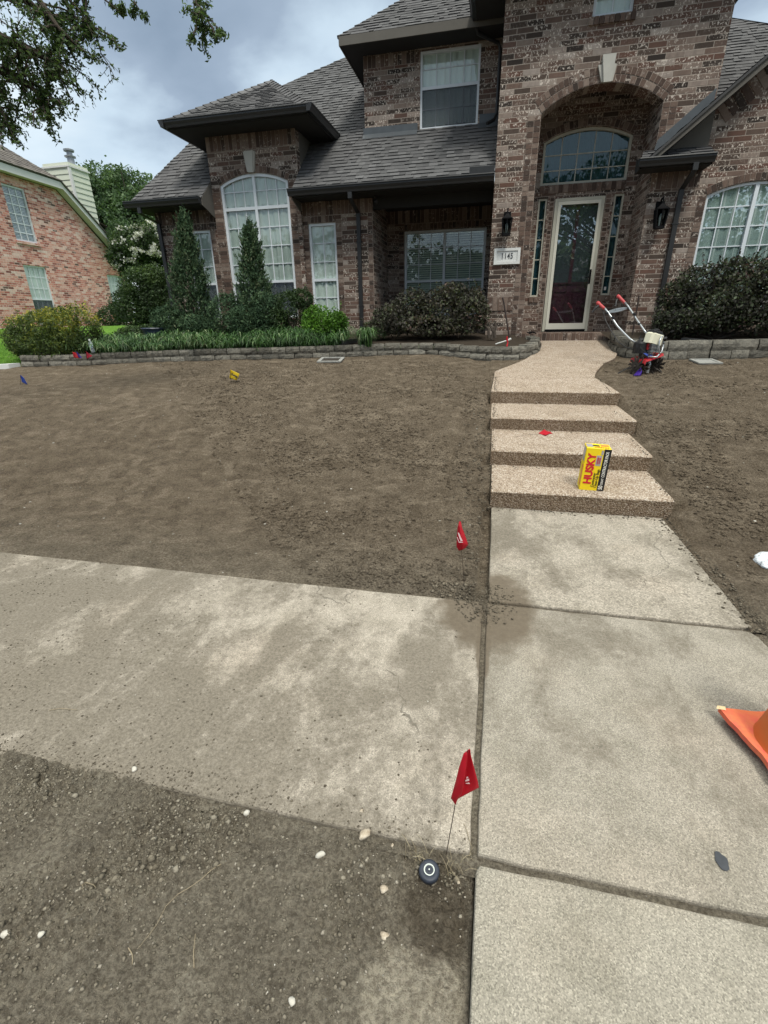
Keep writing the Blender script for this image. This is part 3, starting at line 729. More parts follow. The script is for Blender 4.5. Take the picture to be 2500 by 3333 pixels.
shingles('wing_roof', [(2.12, TY-.46, rakez(2.12)), (xe, TY-.46, rakez(xe)), (xe, 14.5, rakez(xe)), (2.12, 10.145, rakez(2.12)), ][:3]+[(3.11, 14.5, rakez(3.11)), (3.11, 10.14, rakez(3.11)), (2.12, 10.14, rakez(2.12))], house) if False else shingles('wing_roof', [(3.12, TY-.46, rakez(3.12)), (xe, TY-.46, rakez(xe)), (xe, 14.5, rakez(xe)), (3.12, 14.5, rakez(3.12))], house)
shingles('wing_roof', [(2.12, TY-.46, rakez(2.12)), (3.12, TY-.46, rakez(3.12)), (3.12, TY-.004, rakez(3.12)), (2.12, TY-.004, rakez(2.12))], house)
shingles('wing_roof', [(xe, TY-.46, rakez(xe)), (7.5, TY-.46, rakez(xe)-RS*2.15), (7.5, 14.5, rakez(xe)-RS*2.15), (xe, 14.5, rakez(xe))], house)
s = MB(); s.prism([(2.32, TY-.012, rakez(2.32)+.02), (3.08, TY-.012, rakez(3.08)+.02), (3.08, TY-.012, rakez(3.08)+.19), (2.36, TY-.012, rakez(2.32)+.22)], (0, .01, 0)); s.build('flashing', M['flash'], house, fixn=True)
s = MB(); s.prism([(2.45, TY-.06, 3.80), (3.11, TY-.06, 3.80), (3.11, TY-.06, rakez(3.11)-.08), (2.45, TY-.06, rakez(2.45)-.08)], (0, .03, 0)); s.build('gable_panel', M['fascia'], house, fixn=True)
shingles('pent_roof', [(2.08, TY-.38, 3.685), (3.14, TY-.38, 3.685), (3.14, TY-.06, 3.86), (2.16, TY-.06, 3.86)], house)
s = MB(); s.box((2.10, TY-.37, 3.565), (3.12, TY-.03, 3.59)); s.box((2.08, TY-.385, 3.56), (3.12, TY-.37, 3.675)); s.prism([(3.12, TY-.385, 3.56), (3.12, TY-.03, 3.56), (3.12, TY-.03, 3.85), (3.12, TY-.385, 3.675)], (-.02, 0, 0)); s.prism([(2.08, TY-.385, 3.56), (2.08, TY-.03, 3.56), (2.08, TY-.03, 3.78), (2.08, TY-.385, 3.675)], (.02, 0, 0)); s.build('pent_soffit', M['soffit'], house, fixn=True)
s = MB(); gutter(s, (2.04, TY-.386), (3.13, TY-.386), 3.69); s.build('gutter', M['trim_dark'], house, fixn=True)
downspout(house, 2.84, TY-.065, TY-.44, 3.58, 3.30, .95, dx=.03)
# interior darkness behind openings
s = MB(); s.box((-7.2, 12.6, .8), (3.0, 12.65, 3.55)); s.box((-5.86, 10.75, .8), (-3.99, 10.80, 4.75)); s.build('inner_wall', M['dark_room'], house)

# lanterns
def lantern(x, Y, zt, sc_=1.0, label=None):
    T = Matrix.Translation((x, Y, zt)) @ Matrix.Diagonal((sc_*1.32, sc_*1.1, sc_, 1))
    b = MB(T)
    b.cbox((-.045, -.012, -.26), (.045, 0, -.02), .004)                       # back plate
    b.tube([(0, -.01, -.05), (0, -.05, .0), (0, -.10, .01), (0, -.135, -.03), (0, -.14, -.06)], .009)
    b.tube([(0, -.14, -.06), (0, -.14, -.085)], [.012, .02]); b.lathe([(.02, 0), (.045, -.03), (.085, -.065), (.088, -.075), (.02, -.075)], (0, -.14, -.075), 4, T=Matrix.Translation((0, -.14, 0)) @ Matrix.Rotation(PI/4, 4, 'Z') @ Matrix.Translation((0, .14, 0)))
    zt2, zb2 = -.145, -.385
    for sx in (-1, 0, 1):
        for sy in (-1, 0, 1):
            if sx == 0 and sy == 0: continue
            b.tube([(sx*.062, -.14+sy*.062, zt2), (sx*.043, -.14+sy*.043, zb2)], .0085 if sx*sy else .0055, 6)
    b.box((-.066, -.206, zt2-.008), (.066, -.074, zt2+.004)); 
    b.cbox((-.050, -.19, zb2-.014), (.050, -.09, zb2), .004)
    for sgn in (-1, 1): b.box((-.046, -.14+sgn*.044-.003, zb2), (.046, -.14+sgn*.044+.003, zb2+.02))
    o = b.build('wall_lantern', M['black_iron'], house, fixn=True)
    if label: o['label'] = label
    g_ = MB(T); vs = []
    for z, r_ in ((zb2+.003, .040), (zt2-.01, .058)): vs += [(-r_, -.14-r_, z), (r_, -.14-r_, z), (r_, -.14+r_, z), (-r_, -.14+r_, z)]
    g_.faces(vs, [(0, 1, 5, 4), (1, 2, 6, 5), (2, 3, 7, 6), (3, 0, 4, 7)]); g_.build('lantern_glass', M['glass_clear'], o)
    bb = MB(T); bb.lathe([(.010, -.36), (.011, -.32), (.014, -.30), (.017, -.26), (.012, -.22), (.003, -.20)], (0, -.14, 0), 10); bb.build('bulb', M['plaque'], o)
lantern(.065, TY, 3.17, 1.05, 'lantern above the house number, soot stained brick around it'); lantern(2.56, TY-.03, 3.18, 1.12, 'lantern on the right pier beside the downspout')
# address plaque
def text_mesh(name, body, size, mat, T, parent, extrude=.002, bold=0.0, align='CENTER', sx=1.0, shear=0.0, space=1.0):
    cu = bpy.data.curves.new(name, 'FONT'); cu.body = body; cu.size = size; cu.extrude = extrude; cu.offset = bold
    cu.align_x = align; cu.align_y = 'CENTER'; cu.resolution_u = 3; cu.shear = shear; cu.space_character = space
    tmp = bpy.data.objects.new(name, cu); COL.objects.link(tmp)
    dg = bpy.context.evaluated_depsgraph_get(); dg.update()
    me = bpy.data.meshes.new_from_object(tmp.evaluated_get(dg)); bpy.data.objects.remove(tmp)
    me.transform(T @ Matrix.Diagonal((sx, 1, 1, 1))); me.materials.clear(); me.materials.append(mat); me.name = name
    return link(name, me, parent)
pq = MB(); px0, px1, pz0, pz1 = -.125, .345, 2.305, 2.57
pq.box((px0, TY-.03, pz0), (px1, TY-.004, pz1))
pq.prism(P3([(px0, pz0), (px1, pz0), (px1, pz1), (px0, pz1)], TY-.045), (0, .02, 0), 0, .5, [P3([(px0+.05, pz1-.045), (px1-.05, pz1-.045), (px1-.05, pz0+.045), (px0+.05, pz0+.045)], TY-.045)])
plq = pq.build('address_plaque', M['plaque'], house, fixn=True)
ink = plain('dark_ink', (.03, .035, .045), .6)
FR = lambda x, y, z: Matrix.Translation((x, y, z)) @ Matrix.Rotation(PI/2, 4, 'X')
text_mesh('house_number', '1145', .135, ink, FR(.11, TY-.034, 2.437), plq, bold=.0012, sx=.74, space=1.12)
# ------------------------------------------------------------------ neighbouring house (side wall runs back from the street)
# wall plane, local frame: origin A, +x runs back along the wall, -y faces this yard
kk = 1.4
ang = math.radians(90+4.0)
A = Vector((-11.80*kk, 11.13*kk, 0)); NT = Matrix.Translation(A) @ Matrix.Rotation(ang, 4, 'Z')
NTi = NT.inverted()
nh = empty('neighbour_house', (A.x, A.y, 1.3), 'red brick neighbouring house with white trimmed sloping gable, seen side on', 'house')
def nz(z): return H+(z-H)*kk
def nx(y): return (y-11.13)*kk*1.0024
eave0, kinkx, kinkz, lowx, lowz = nz(4.70), nx(12.89), nz(4.78), nx(15.32), nz(3.05)
w = MB(NT)
uw = (nx(11.15), nx(11.82), nz(3.36), nz(4.57)); lw = (nx(11.13), nx(11.85), nz(1.40), nz(2.82)); rwn = (nx(14.22), nx(14.95), nz(1.40), nz(2.81))
wall_front(w, [(-5, .9), (lowx-.25, .9), (lowx-.25, lowz+.05), (kinkx, kinkz), (-5, kinkz)],
           [outline(*uw, None)[::-1], outline(*lw, None)[::-1], outline(*rwn, None)[::-1]], 0, .25)
w.box((lowx-.5, .25, .9), (lowx-.25, 6, lowz)); w.box((-5, .25, .9), (-4.75, 6, kinkz))
w.build('wall', M['nbrick'], nh, fixn=True)
for a, r_, lb in ((uw, None, 'upstairs side window with dark blinds'), (lw, nz(2.02), 'downstairs side window with pale blinds'), (rwn, nz(2.02), 'rear downstairs side window')):
    if r_ is None: hm = tuple(a[2]+(a[3]-a[2])*k/6 for k in range(1, 6))
    else: hm = tuple(r_+(a[3]-r_)*k/3 for k in (1, 2)) + (r_-(a[3]-r_)/3,)
    window(nh, *a, None, .05, 3 if r_ is None else 4, hm, r_, back='nblind' if r_ is None else 'shade', slats=r_ is None, glass='glass', screen=r_ is not None, T=NT, frame=.055, bare=.03, label=lb)
s = MB(NT)
for x0, x1, z0, z1 in ((-5, kinkx+.03, kinkz-.02, kinkz-.02), (kinkx+.03, lowx, kinkz-.02, lowz-.05)):
    s.prism([(x0, -.30, z0+.02), (x1, -.30, z1+.02), (x1, -.30, z1+.24), (x0, -.30, z0+.24)], (0, .03, 0))
    s.prism([(x0, -.27, z0+.04), (x1, -.27, z1+.04), (x1, -.002, z1+.04), (x0, -.002, z0+.04)], (0, 0, .02))
s.box((lowx-.32, -.12, lowz-.38), (lowx-.08, -.002, lowz-.02))
s.build('fascia', M['white_trim'], nh, fixn=True)
s = MB(NT)
s.box((uw[0]-.05, -.045, uw[2]-.09), (uw[1]+.05, -.002, uw[2]-.01)); s.build('window_sill', M['nbrick'], nh)
def nP(x, y, z): return NT @ Vector((x, y, z))
shingles('roof', [nP(kinkx, -.36, kinkz+.24), nP(lowx+.05, -.36, lowz+.17), nP(lowx+.05, 6, lowz+.17), nP(kinkx, 6, kinkz+.24)], nh, 'nshingle', e=.16)
# upper roof: hips up away from the yard
s0 = nP(-5, -.36, kinkz+.26); s1 = nP(kinkx+.02, -.36, kinkz+.26); s2 = nP(kinkx-2.6, 2.4, kinkz+2.3); s3 = nP(-5, 2.4, kinkz+2.3)
shingles('roof', [s0, s1, s2, s3], nh, 'nshingle', e=.16)
shingles('roof', [s1, nP(kinkx+.02, 6, kinkz+.26), nP(kinkx-2.6, 6, kinkz+2.3), s2], nh, 'nshingle', e=.16)
# chimney chase with lap siding, cap and flue
Yc = 19.6; cx1 = -.880*Yc; cx0 = -.942*Yc; Yc2 = cx1/-.854*1.0; ct = H+.2995*Yc
ch = MB(); ch.box((cx0, Yc, 4.5), (cx1, Yc+1.0, ct-.06)); z = 4.6
while z < ct-.1:
    ch.prism([(cx0-.012, Yc-.022, z), (cx1+.022, Yc-.022, z), (cx1+.022, Yc-.004, z+.19), (cx0-.012, Yc-.004, z+.19)], (0, .02, 0)) if False else ch.faces([(cx0, Yc-.03, z), (cx1+.03, Yc-.03, z), (cx1+.004, Yc-.004, z+.2), (cx0, Yc-.004, z+.2), (cx0, Yc, z), (cx1, Yc, z), (cx1+.03, Yc+1.0, z), (cx1+.004, Yc+1.0, z+.2), (cx1, Yc+1.0, z)], [(0, 1, 2, 3), (4, 5, 1, 0), (1, 6, 7, 2), (5, 8, 6, 1)], 0, .5)
    z += .2
chim = ch.build('chimney', M['siding'], nh)
c = MB(); c.box((cx1-.03, Yc-.045, 4.5), (cx1+.045, Yc+.06, ct-.04)); c.box((cx0-.02, Yc-.045, 4.5), (cx0+.06, Yc-.001, ct-.04)); c.box((cx0-.05, Yc-.06, ct-.09), (cx1+.06, Yc+1.06, ct-.03)); c.build('corner_board', M['white_trim'], chim)
fl = MB(); fx, fy = (cx0+cx1)/2+.35, Yc+.5; galv = plain('galvanised_steel', (.30, .32, .35), .45, .5, metal=.5)
fl.lathe([(.13, 0), (.13, .42)], (fx, fy, ct-.04), 16); fl.lathe([(.2, .40), (.21, .44), (.13, .46)], (fx, fy, ct-.04), 16); fl.lathe([(.19, .60), (.2, .66), (.06, .71)], (fx, fy, ct-.04), 16); fl.lathe([(.11, .44), (.11, .62)], (fx, fy, ct-.04), 12); fl.build('flue_cap', galv, chim)

# ------------------------------------------------------------------ ground materials
def soil_mat():
    g = G('bare_soil', .97, .08); x, y, z = g.sep()
    pr_ = g.attr(); st_ = g.noise(16, g.map((1, .4, 1), rot=(0, 0, .25)), det=5, ro=.6); n1 = g.noise(.9, det=5, ro=.6); n2 = g.noise(7, det=6, ro=.65); n3 = g.noise(60, det=5, ro=.7); n4 = g.noise(3.6, g.map((1, 1.8, 1), loc=(3, 1, 0)), det=7, ro=.6, dist=.4)
    base = g.ramp(n2, [(.25, (.130, .103, .075)), (.5, (.210, .169, .125)), (.75, (.30, .247, .187))])
    base = g.mix(g.mr(n4, .52, .66, 0, .5), base, (.38, .315, .24))                # dry, trodden patches
    base = g.mix(g.mr(st_, .55, .72, 0, .25), base, (.30, .25, .195)); base = g.mix(g.ma('MULTIPLY', pr_, .38), base, (.40, .335, .26))
    near = g.mr(y, 3.2, 1.2)                                                          # greyer clay by the street
    base = g.mix(g.ma('MULTIPLY', near, .9), base, g.ramp(n2, [(.25, (.215, .190, .152)), (.55, (.335, .300, .240)), (.8, (.45, .41, .335))]))
    # scraped pale clay near the near slab corner
    ex = g.ma('DIVIDE', g.ma('ADD', x, .09), .10); ey = g.ma('DIVIDE', g.ma('ADD', y, -.565), .10)
    dd = g.ma('ADD', g.ma('SQRT', g.ma('ADD', g.ma('MULTIPLY', ex, ex), g.ma('MULTIPLY', ey, ey))), g.ma('MULTIPLY', g.ma('SUBTRACT', g.noise(9, det=5), .5), 1.5))
    base = g.mix(g.mr(dd, 1.25, .95, 0, .92), base, g.mix(g.mr(g.ma('ADD', g.voro(15, g.map(vec=g.n('VectorMath', {0: g.tc(), 1: g.n('VectorMath', {0: g.n('TexNoise', {'Vector': g.tc(), 'Scale': 30.0}).outputs['Color'], 1: (.05, .05, .05)}, operation='MULTIPLY').outputs[0]}, operation='ADD').outputs[0]), feat='DISTANCE_TO_EDGE'), g.ma('MULTIPLY', g.mr(g.noise(7), .4, .6), .03)), .0, .022), (.22, .195, .155), g.mix(g.noise(30, det=5), (.46, .41, .32), (.62, .56, .46))))
    # damp brown pit round the sprinkler
    ex = g.ma('DIVIDE', g.ma('ADD', x, .05), .12); ey = g.ma('DIVIDE', g.ma('ADD', y, -.77), .13)
    dd = g.ma('ADD', g.ma('SQRT', g.ma('ADD', g.ma('MULTIPLY', ex, ex), g.ma('MULTIPLY', ey, ey))), g.ma('MULTIPLY', g.ma('SUBTRACT', g.noise(12, det=4), .5), .9))
    base = g.mix(g.mr(dd, 1.15, .6, 0, .8), base, (.165, .138, .105))
    base = g.mix(g.mr(g.noise(75, det=6, ro=.8), .38, .62, 0, 1.0), g.mix(1.0, base, (.64, .62, .60), 'MULTIPLY'), g.mix(1.0, base, (1.30, 1.30, 1.28), 'MULTIPLY')); base = g.mix(g.mr(g.noise(24, det=8, ro=.8), .36, .62), g.mix(1.0, base, (.84, .83, .82), 'MULTIPLY'), base)
    sp = g.voro(95); sc_ = g.white(g.n('TexVoronoi', {'Vector': g.tc(), 'Scale': 95.0}).outputs['Color'])
    base = g.mix(g.ma('MULTIPLY', g.mr(sp, .22, .12), g.ma('GREATER_THAN', sc_, .955)), base, (.48, .45, .40))
    g.col(base)
    h = g.ma('SUBTRACT', g.ma('MULTIPLY', g.noise(22, det=7, ro=.72), 1.0), g.ma('MULTIPLY', g.voro(38, g.map(vec=g.n('VectorMath', {0: g.tc(), 1: g.n('VectorMath', {0: g.n('TexNoise', {'Vector': g.tc(), 'Scale': 20.0}).outputs['Color'], 1: (.04, .04, .04)}, operation='MULTIPLY').outputs[0]}, operation='ADD').outputs[0])), .45))
    h = g.ma('ADD', h, g.ma('MULTIPLY', g.noise(120, det=4, ro=.8), .7))
    g.bump(h, 1.0, .055); return g.mat
M['soil'] = soil_mat()
def conc_mat(name, dirt=0.0, agg=0.0, tone=(.36, .34, .30), place='left'):
    g = G(name, .92, .15); x, y, z = g.sep()
    v = g.n('TexVoronoi', {'Vector': g.tc(), 'Scale': 300.0 if not agg else 140.0}); h = g.white(v.outputs['Color'])
    k = tone
    sp = g.ramp(h, [(0, tuple(c*.62 for c in k)), (.25, tuple(c*.86 for c in k)), (.6, k), (.85, tuple(c*1.15 for c in k)), (1, tuple(min(.8, c*1.4) for c in k))])
    fine = g.noise(260, det=2); sp = g.mix(g.mr(fine, .35, .7, 0, .45), sp, g.mix(1.0, sp, (.62, .61, .6), 'MULTIPLY'))
    blot = g.noise(4.5, det=7, ro=.68); sp = g.mix(g.mr(blot, .42, .66, 0, .55), sp, g.mix(1.0, sp, (.66, .66, .63), 'MULTIPLY'))
    blot2 = g.noise(1.8, g.map(loc=(5, 2, 0)), det=4); sp = g.mix(g.mr(blot2, .5, .7, 0, .22), sp, g.mix(1.0, sp, (1.15, 1.05, .98), 'MULTIPLY'))
    chalk = g.noise(6, g.map((1, .45, 1), rot=(0, 0, .6)), det=5); sp = g.mix(g.mr(chalk, .70, .80, 0, .35), sp, (.55, .54, .52))
    soil = g.mix(g.mr(g.noise(75, det=7, ro=.8), .35, .65), (.088, .076, .059), (.205, .180, .143))
    dn = g.noise(2.4, g.map((1.25, .75, 1), rot=(0, 0, -.55)), det=9, ro=.66, dist=.35)
    if place == 'left':      # loose soil spilled over the street-side half and the far left
        gx = g.mr(x, -2.6, .1, 1.0, .0, False); gy = g.mr(y, .85, 2.3, 1.0, .42, False)
        m = g.ma('ADD', g.ma('ADD', dn, g.ma('MULTIPLY', gx, .20)), g.ma('MULTIPLY', g.ma('SUBTRACT', gy, .5), .26))
        m = g.ma('ADD', m, g.ma('MULTIPLY', g.ma('SUBTRACT', g.noise(26, det=6, ro=.8), .5), .50)); mask = g.mr(m, .47, .72, 0, .85)
        ex = g.ma('DIVIDE', g.ma('ADD', x, .22), .16); ey = g.ma('DIVIDE', g.ma('ADD', y, -1.66), .30)
        dd = g.ma('ADD', g.ma('SQRT', g.ma('ADD', g.ma('MULTIPLY', ex, ex), g.ma('MULTIPLY', ey, ey))), g.ma('MULTIPLY', g.ma('SUBTRACT', g.noise(6, det=6), .5), 2.0))
        mask = g.ma('MAXIMUM', mask, g.mr(dd, 1.15, .55, 0, .8))
    elif place == 'walk':
        gx = g.mr(x, .05, .75, 1.0, .0, False); m = g.ma('ADD', dn, g.ma('MULTIPLY', gx, .10)); m = g.ma('ADD', m, g.ma('MULTIPLY', g.ma('SUBTRACT', g.noise(22, det=6, ro=.75), .5), .35)); mask = g.mr(m, .46, .68, 0, .8)
    elif place == 'right':
        gy = g.mr(g.ma('ADD', y, g.ma('MULTIPLY', x, -.5)), 1.2, 2.25, 0, 1.0, False); m = g.ma('ADD', dn, g.ma('MULTIPLY', gy, .12)); m = g.ma('ADD', m, g.ma('MULTIPLY', g.ma('SUBTRACT', g.noise(22, det=6, ro=.75), .5), .35)); mask = g.mr(m, .47, .70, 0, .75)
    else: mask = g.mr(dn, .68, .85, 0, .35)
    # hairline cracks
    wv = g.n('VectorMath', {0: g.tc(), 1: g.n('VectorMath', {0: g.n('TexNoise', {'Vector': g.tc(), 'Scale': 4.0, 'Detail': 6.0}).outputs['Color'], 1: (.35, .35, .0)}, operation='MULTIPLY').outputs[0]}, operation='ADD').outputs[0]
    ck = g.ma('MULTIPLY', g.mr(g.voro(.62, wv, 'DISTANCE_TO_EDGE'), .0032, .0012), g.mr(g.noise(1.7, g.map(loc=(9, 4, 0))), .50, .56)); sp = g.mix(g.ma('MULTIPLY', ck, .7), sp, (.10, .09, .075))
    # dirt tracked over the crossing of the joints
    ex = g.ma('DIVIDE', g.ma('SUBTRACT', x, .05), .20); ey = g.ma('DIVIDE', g.ma('SUBTRACT', y, 2.20), .30)
    dd = g.ma('ADD', g.ma('SQRT', g.ma('ADD', g.ma('MULTIPLY', ex, ex), g.ma('MULTIPLY', ey, ey))), g.ma('MULTIPLY', g.ma('SUBTRACT', g.noise(7, det=6), .5), 1.3))
    brown = g.mix(g.noise(40, det=6, ro=.7), (.085, .068, .049), (.17, .140, .105))
    col = g.mix(mask, sp, soil); col = g.mix(g.mr(dd, 1.5, .95, 0, .95), col, brown)
    ex = g.ma('DIVIDE', g.ma('SUBTRACT', x, .043), .036); ey = g.ma('DIVIDE', g.ma('SUBTRACT', y, 1.93), .34)
    dd = g.ma('ADD', g.ma('SQRT', g.ma('ADD', g.ma('MULTIPLY', ex, ex), g.ma('MULTIPLY', ey, ey))), g.ma('MULTIPLY', g.ma('SUBTRACT', g.noise(11, det=6), .5), 1.0))
    col = g.mix(g.mr(dd, 1.1, .8, 0, .9), col, brown)
    g.col(col)
    hh = g.ma('ADD', g.ma('MULTIPLY', v.outputs['Distance'], .8 if agg else .4), g.ma('MULTIPLY', g.noise(150, det=3), .6))
    hh = g.ma('ADD', hh, g.ma('MULTIPLY', g.ma('MULTIPLY', mask, g.noise(55, det=6, ro=.7)), 2.0))
    g.bump(hh, .6, .004); return g.mat
M['conc_left'] = conc_mat('dirty_concrete', place='left', tone=(.395, .355, .30))
M['conc_right'] = conc_mat('sidewalk_concrete', place='right', tone=(.315, .288, .243))
M['conc_near'] = conc_mat('street_side_concrete', place='none', tone=(.315, .292, .245))
M['conc_walk'] = conc_mat('worn_aggregate', place='walk', agg=1, tone=(.35, .315, .265))
def agg_mat(name='exposed_aggregate', k=1.0):
    g = G(name, .9, .2)
    v = g.n('TexVoronoi', {'Vector': g.tc(), 'Scale': 105.0}); h = g.white(v.outputs['Color'])
    c = g.ramp(h, [(0, (.19, .135, .10)), (.2, (.31, .240, .18)), (.5, (.41, .335, .265)), (.75, (.49, .415, .34)), (1, (.60, .545, .48))])
    gap = g.mr(v.outputs['Distance'], .45, .75); c = g.mix(g.ma('MULTIPLY', gap, .75), c, (.17, .125, .085))
    st = g.noise(3.2, det=8, ro=.7); c = g.mix(g.mr(st, .44, .66, 0, .6), c, g.mix(1.0, c, (.72, .68, .63), 'MULTIPLY'))
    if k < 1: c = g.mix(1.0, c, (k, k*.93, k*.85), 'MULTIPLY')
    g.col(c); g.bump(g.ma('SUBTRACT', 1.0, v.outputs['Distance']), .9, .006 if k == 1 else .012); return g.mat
M['agg'] = agg_mat(); M['agg_riser'] = agg_mat('darker_riser_aggregate', .62)  # risers: same aggregate with its colour multiplied darker and browner

# ------------------------------------------------------------------ paving
def slab(name, poly, z0, z1, mat, label=None, r=.008, seg=0):
    'slab with softened top edge; poly is a list of (x, y) or (x, y, z)'
    P = [Vector((q[0], q[1], q[2] if len(q) > 2 else z1)) for q in poly]; n = len(P)
    c = sum(P, Vector())/n
    area = sum(P[i].x*P[(i+1) % n].y-P[(i+1) % n].x*P[i].y for i in range(n))
    if area < 0: P.reverse()
    def off(d):
        out = []
        for i in range(n):
            a, b, e = P[i-1], P[i], P[(i+1) % n]
            d1 = (b-a); d1.z = 0; d1.normalize(); d2 = (e-b); d2.z = 0; d2.normalize()
            n1 = Vector((-d1.y, d1.x, 0)); n2 = Vector((-d2.y, d2.x, 0)); m = (n1+n2); m = m.normalized()
            out.append(b+m*d/max(.35, m.dot(n1)))
        return out
    I = off(r); mb = MB(); vs = [q-Vector((0, 0, (z1-z0))) for q in P]+[q-Vector((0, 0, r)) for q in P]+[q+Vector((0, 0, -r*.25)) for q in off(r*.35)]+I
    fs = []
    for l in range(3):
        for i in range(n): j = (i+1) % n; fs.append((l*n+i, l*n+j, (l+1)*n+j, (l+1)*n+i))
    fs.append(tuple(range(3*n, 4*n)))
    mb.faces(vs, fs); o = mb.build(name, M[mat]); tag(o, label, None, None, 'structure'); return o
def dense(a, b, k): return [(a[0]+(b[0]-a[0])*i/k, a[1]+(b[1]-a[1])*i/k) for i in range(k)]
def wob(poly, amp=.0035):
    return [(x+amp*(noise.noise(Vector((x*9, y*9, 1)))), y+amp*2*(noise.noise(Vector((x*9, y*9, 5))))) for x, y in poly]
def rect(x0, y0, x1, y1, k=24): return wob(dense((x0, y0), (x1, y0), k)+dense((x1, y0), (x1, y1), k)+dense((x1, y1), (x0, y1), k)+dense((x0, y1), (x0, y0), k))
slab('sidewalk', rect(-14, .915, .030, 2.245, 90), -.12, 0.0, 'conc_left', 'dirt covered concrete sidewalk panel left of the joint')
slab('sidewalk', rect(.052, .915, 1.30, 2.235)[:-1] if False else wob(dense((.052, .915), (1.335, .915), 20)+dense((1.335, .915), (1.335, 2.15), 20)+[(1.33, 2.19), (1.31, 2.225), (1.27, 2.237)]+dense((1.27, 2.237), (.052, 2.237), 20)+dense((.052, 2.237), (.052, .915), 20)), -.12, 0.002, 'conc_right', 'concrete sidewalk panel in front of the steps')
slab('sidewalk', rect(1.350, .915, 14, 2.12, 60), -.12, -.004, 'conc_right', 'sidewalk continuing to the right')
slab('street_walk', wob(dense((.048, -2.5), (1.32, -2.5), 8)+dense((1.32, -2.5), (1.32, .890), 20)+dense((1.32, .890), (.075, .890), 20)+[(.058, .885), (.049, .870)]+dense((.048, .86), (.048, -2.5), 20)), -.12, 0.004, 'conc_near', 'concrete panel at the bottom right, nearest the viewer')
slab('walkway', rect(.062, 2.262, 1.335, 3.655), -.12, 0.003, 'conc_walk', 'worn aggregate walkway slab below the steps')
steps_y = [3.66, 4.37, 5.23, 6.12]; zt = [.145, .289, .422, .573]; xr_ = [1.385, 1.405, 1.465, 1.48]; xl_ = [.05, .032, .012, -.008]
yb_ = [4.37, 5.23, 6.12, 6.925]
sm = MB()
for k in range(4):
    y0, y1 = steps_y[k], yb_[k]; x0, x1, z1 = xl_[k], xr_[k], zt[k]
    if k == 3: continue
    n = 26; top = []; r = .014
    def jit(x, y, z, a=.004): return Vector((x+a*noise.noise(Vector((x*30, y*30, z*30))), y+a*noise.noise(Vector((x*30+9, y*30, z*30))), z+a*.6*noise.noise(Vector((x*22, y*22+5, z*30)))))
    prof = [(y0+.004, -.1+(zt[k-1] if k else 0)), (y0+.002, z1-.05), (y0, z1-r), (y0+r*.4, z1-r*.3), (y0+r*1.4, z1), (y1+.02, z1+.004)]
    vs = []
    for i in range(n+1):
        x = x0+(x1-x0)*i/n
        for py, pz in prof: vs.append(jit(x, py, pz))
    m_ = len(prof); fs = [(i*m_+j, (i+1)*m_+j, (i+1)*m_+j+1, i*m_+j+1) for i in range(n) for j in range(m_-1)]
    vs2 = [(x0+.001, y1+.02, -.1), (x0+.001, y0+.004, -.1), (x1-.001, y0+.004, -.1), (x1-.001, y1+.02, -.1)]
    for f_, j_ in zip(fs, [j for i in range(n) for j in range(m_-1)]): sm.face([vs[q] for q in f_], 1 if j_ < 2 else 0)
    for xi, rev in ((0, 0), (n, 1)):
        col_ = [vs[xi*m_+j] for j in range(m_)] + [Vector((vs[xi*m_].x, y1+.02, -.1))]
        sm.face(col_ if rev else list(reversed(col_)))
mb = MB(); mb.face([(-14, .88, -.018), (.06, .88, -.018), (.06, 2.30, -.018), (-14, 2.30, -.018)]); mb.face([(.0, .86, -.014), (14, .86, -.014), (14, 2.30, -.014), (.0, 2.30, -.014)])
tag(mb.build('soil', M['soil']), 'packed dirt in the joints between the slabs', None, None, 'structure')
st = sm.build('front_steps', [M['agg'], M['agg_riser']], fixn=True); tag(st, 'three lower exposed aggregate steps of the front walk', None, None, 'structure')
def pz(Y): return .573+.0953*(Y-6.12)
def P_(x, y): return (x, y, pz(y))
def walkslab(pts, label, front=False):
    P = [Vector(P_(*q)) for q in pts]; o = slab('walkway', [tuple(q) for q in P], 0, .42, 'agg', label, r=.012)
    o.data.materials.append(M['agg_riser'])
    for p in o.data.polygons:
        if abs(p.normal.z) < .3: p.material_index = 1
    return o
walkslab(dense((-.008, 6.12), (1.48, 6.12), 24)+[(1.48, 6.12), (1.42, 6.5), (1.335, 6.925)]+dense((1.33, 6.925), (.018, 6.925), 14)+[(.018, 6.925)], 'top step and first tan aggregate panel of the upper walk')
walkslab(dense((.018, 6.94), (1.33, 6.94), 14)+[(1.33, 6.94), (1.37, 7.15), (1.44, 7.42), (1.555, 7.75), (1.60, 7.85)]+dense((1.60, 7.93), (.345, 7.93), 10)+[(.34, 7.93), (.20, 7.65), (.05, 7.36), (.02, 7.28)], 'second tan aggregate panel of the upper walk')
walkslab([(.348, 7.945), (1.61, 7.945), (1.74, 8.15), (1.86, 8.38), (1.98, 8.8), (2.10, 9.5), (2.16, 10.15), (2.16, 10.19), (.80, 10.19), (.86, 9.9), (.82, 9.45), (.70, 8.95), (.50, 8.28)], 'last aggregate panel of the walk by the door')

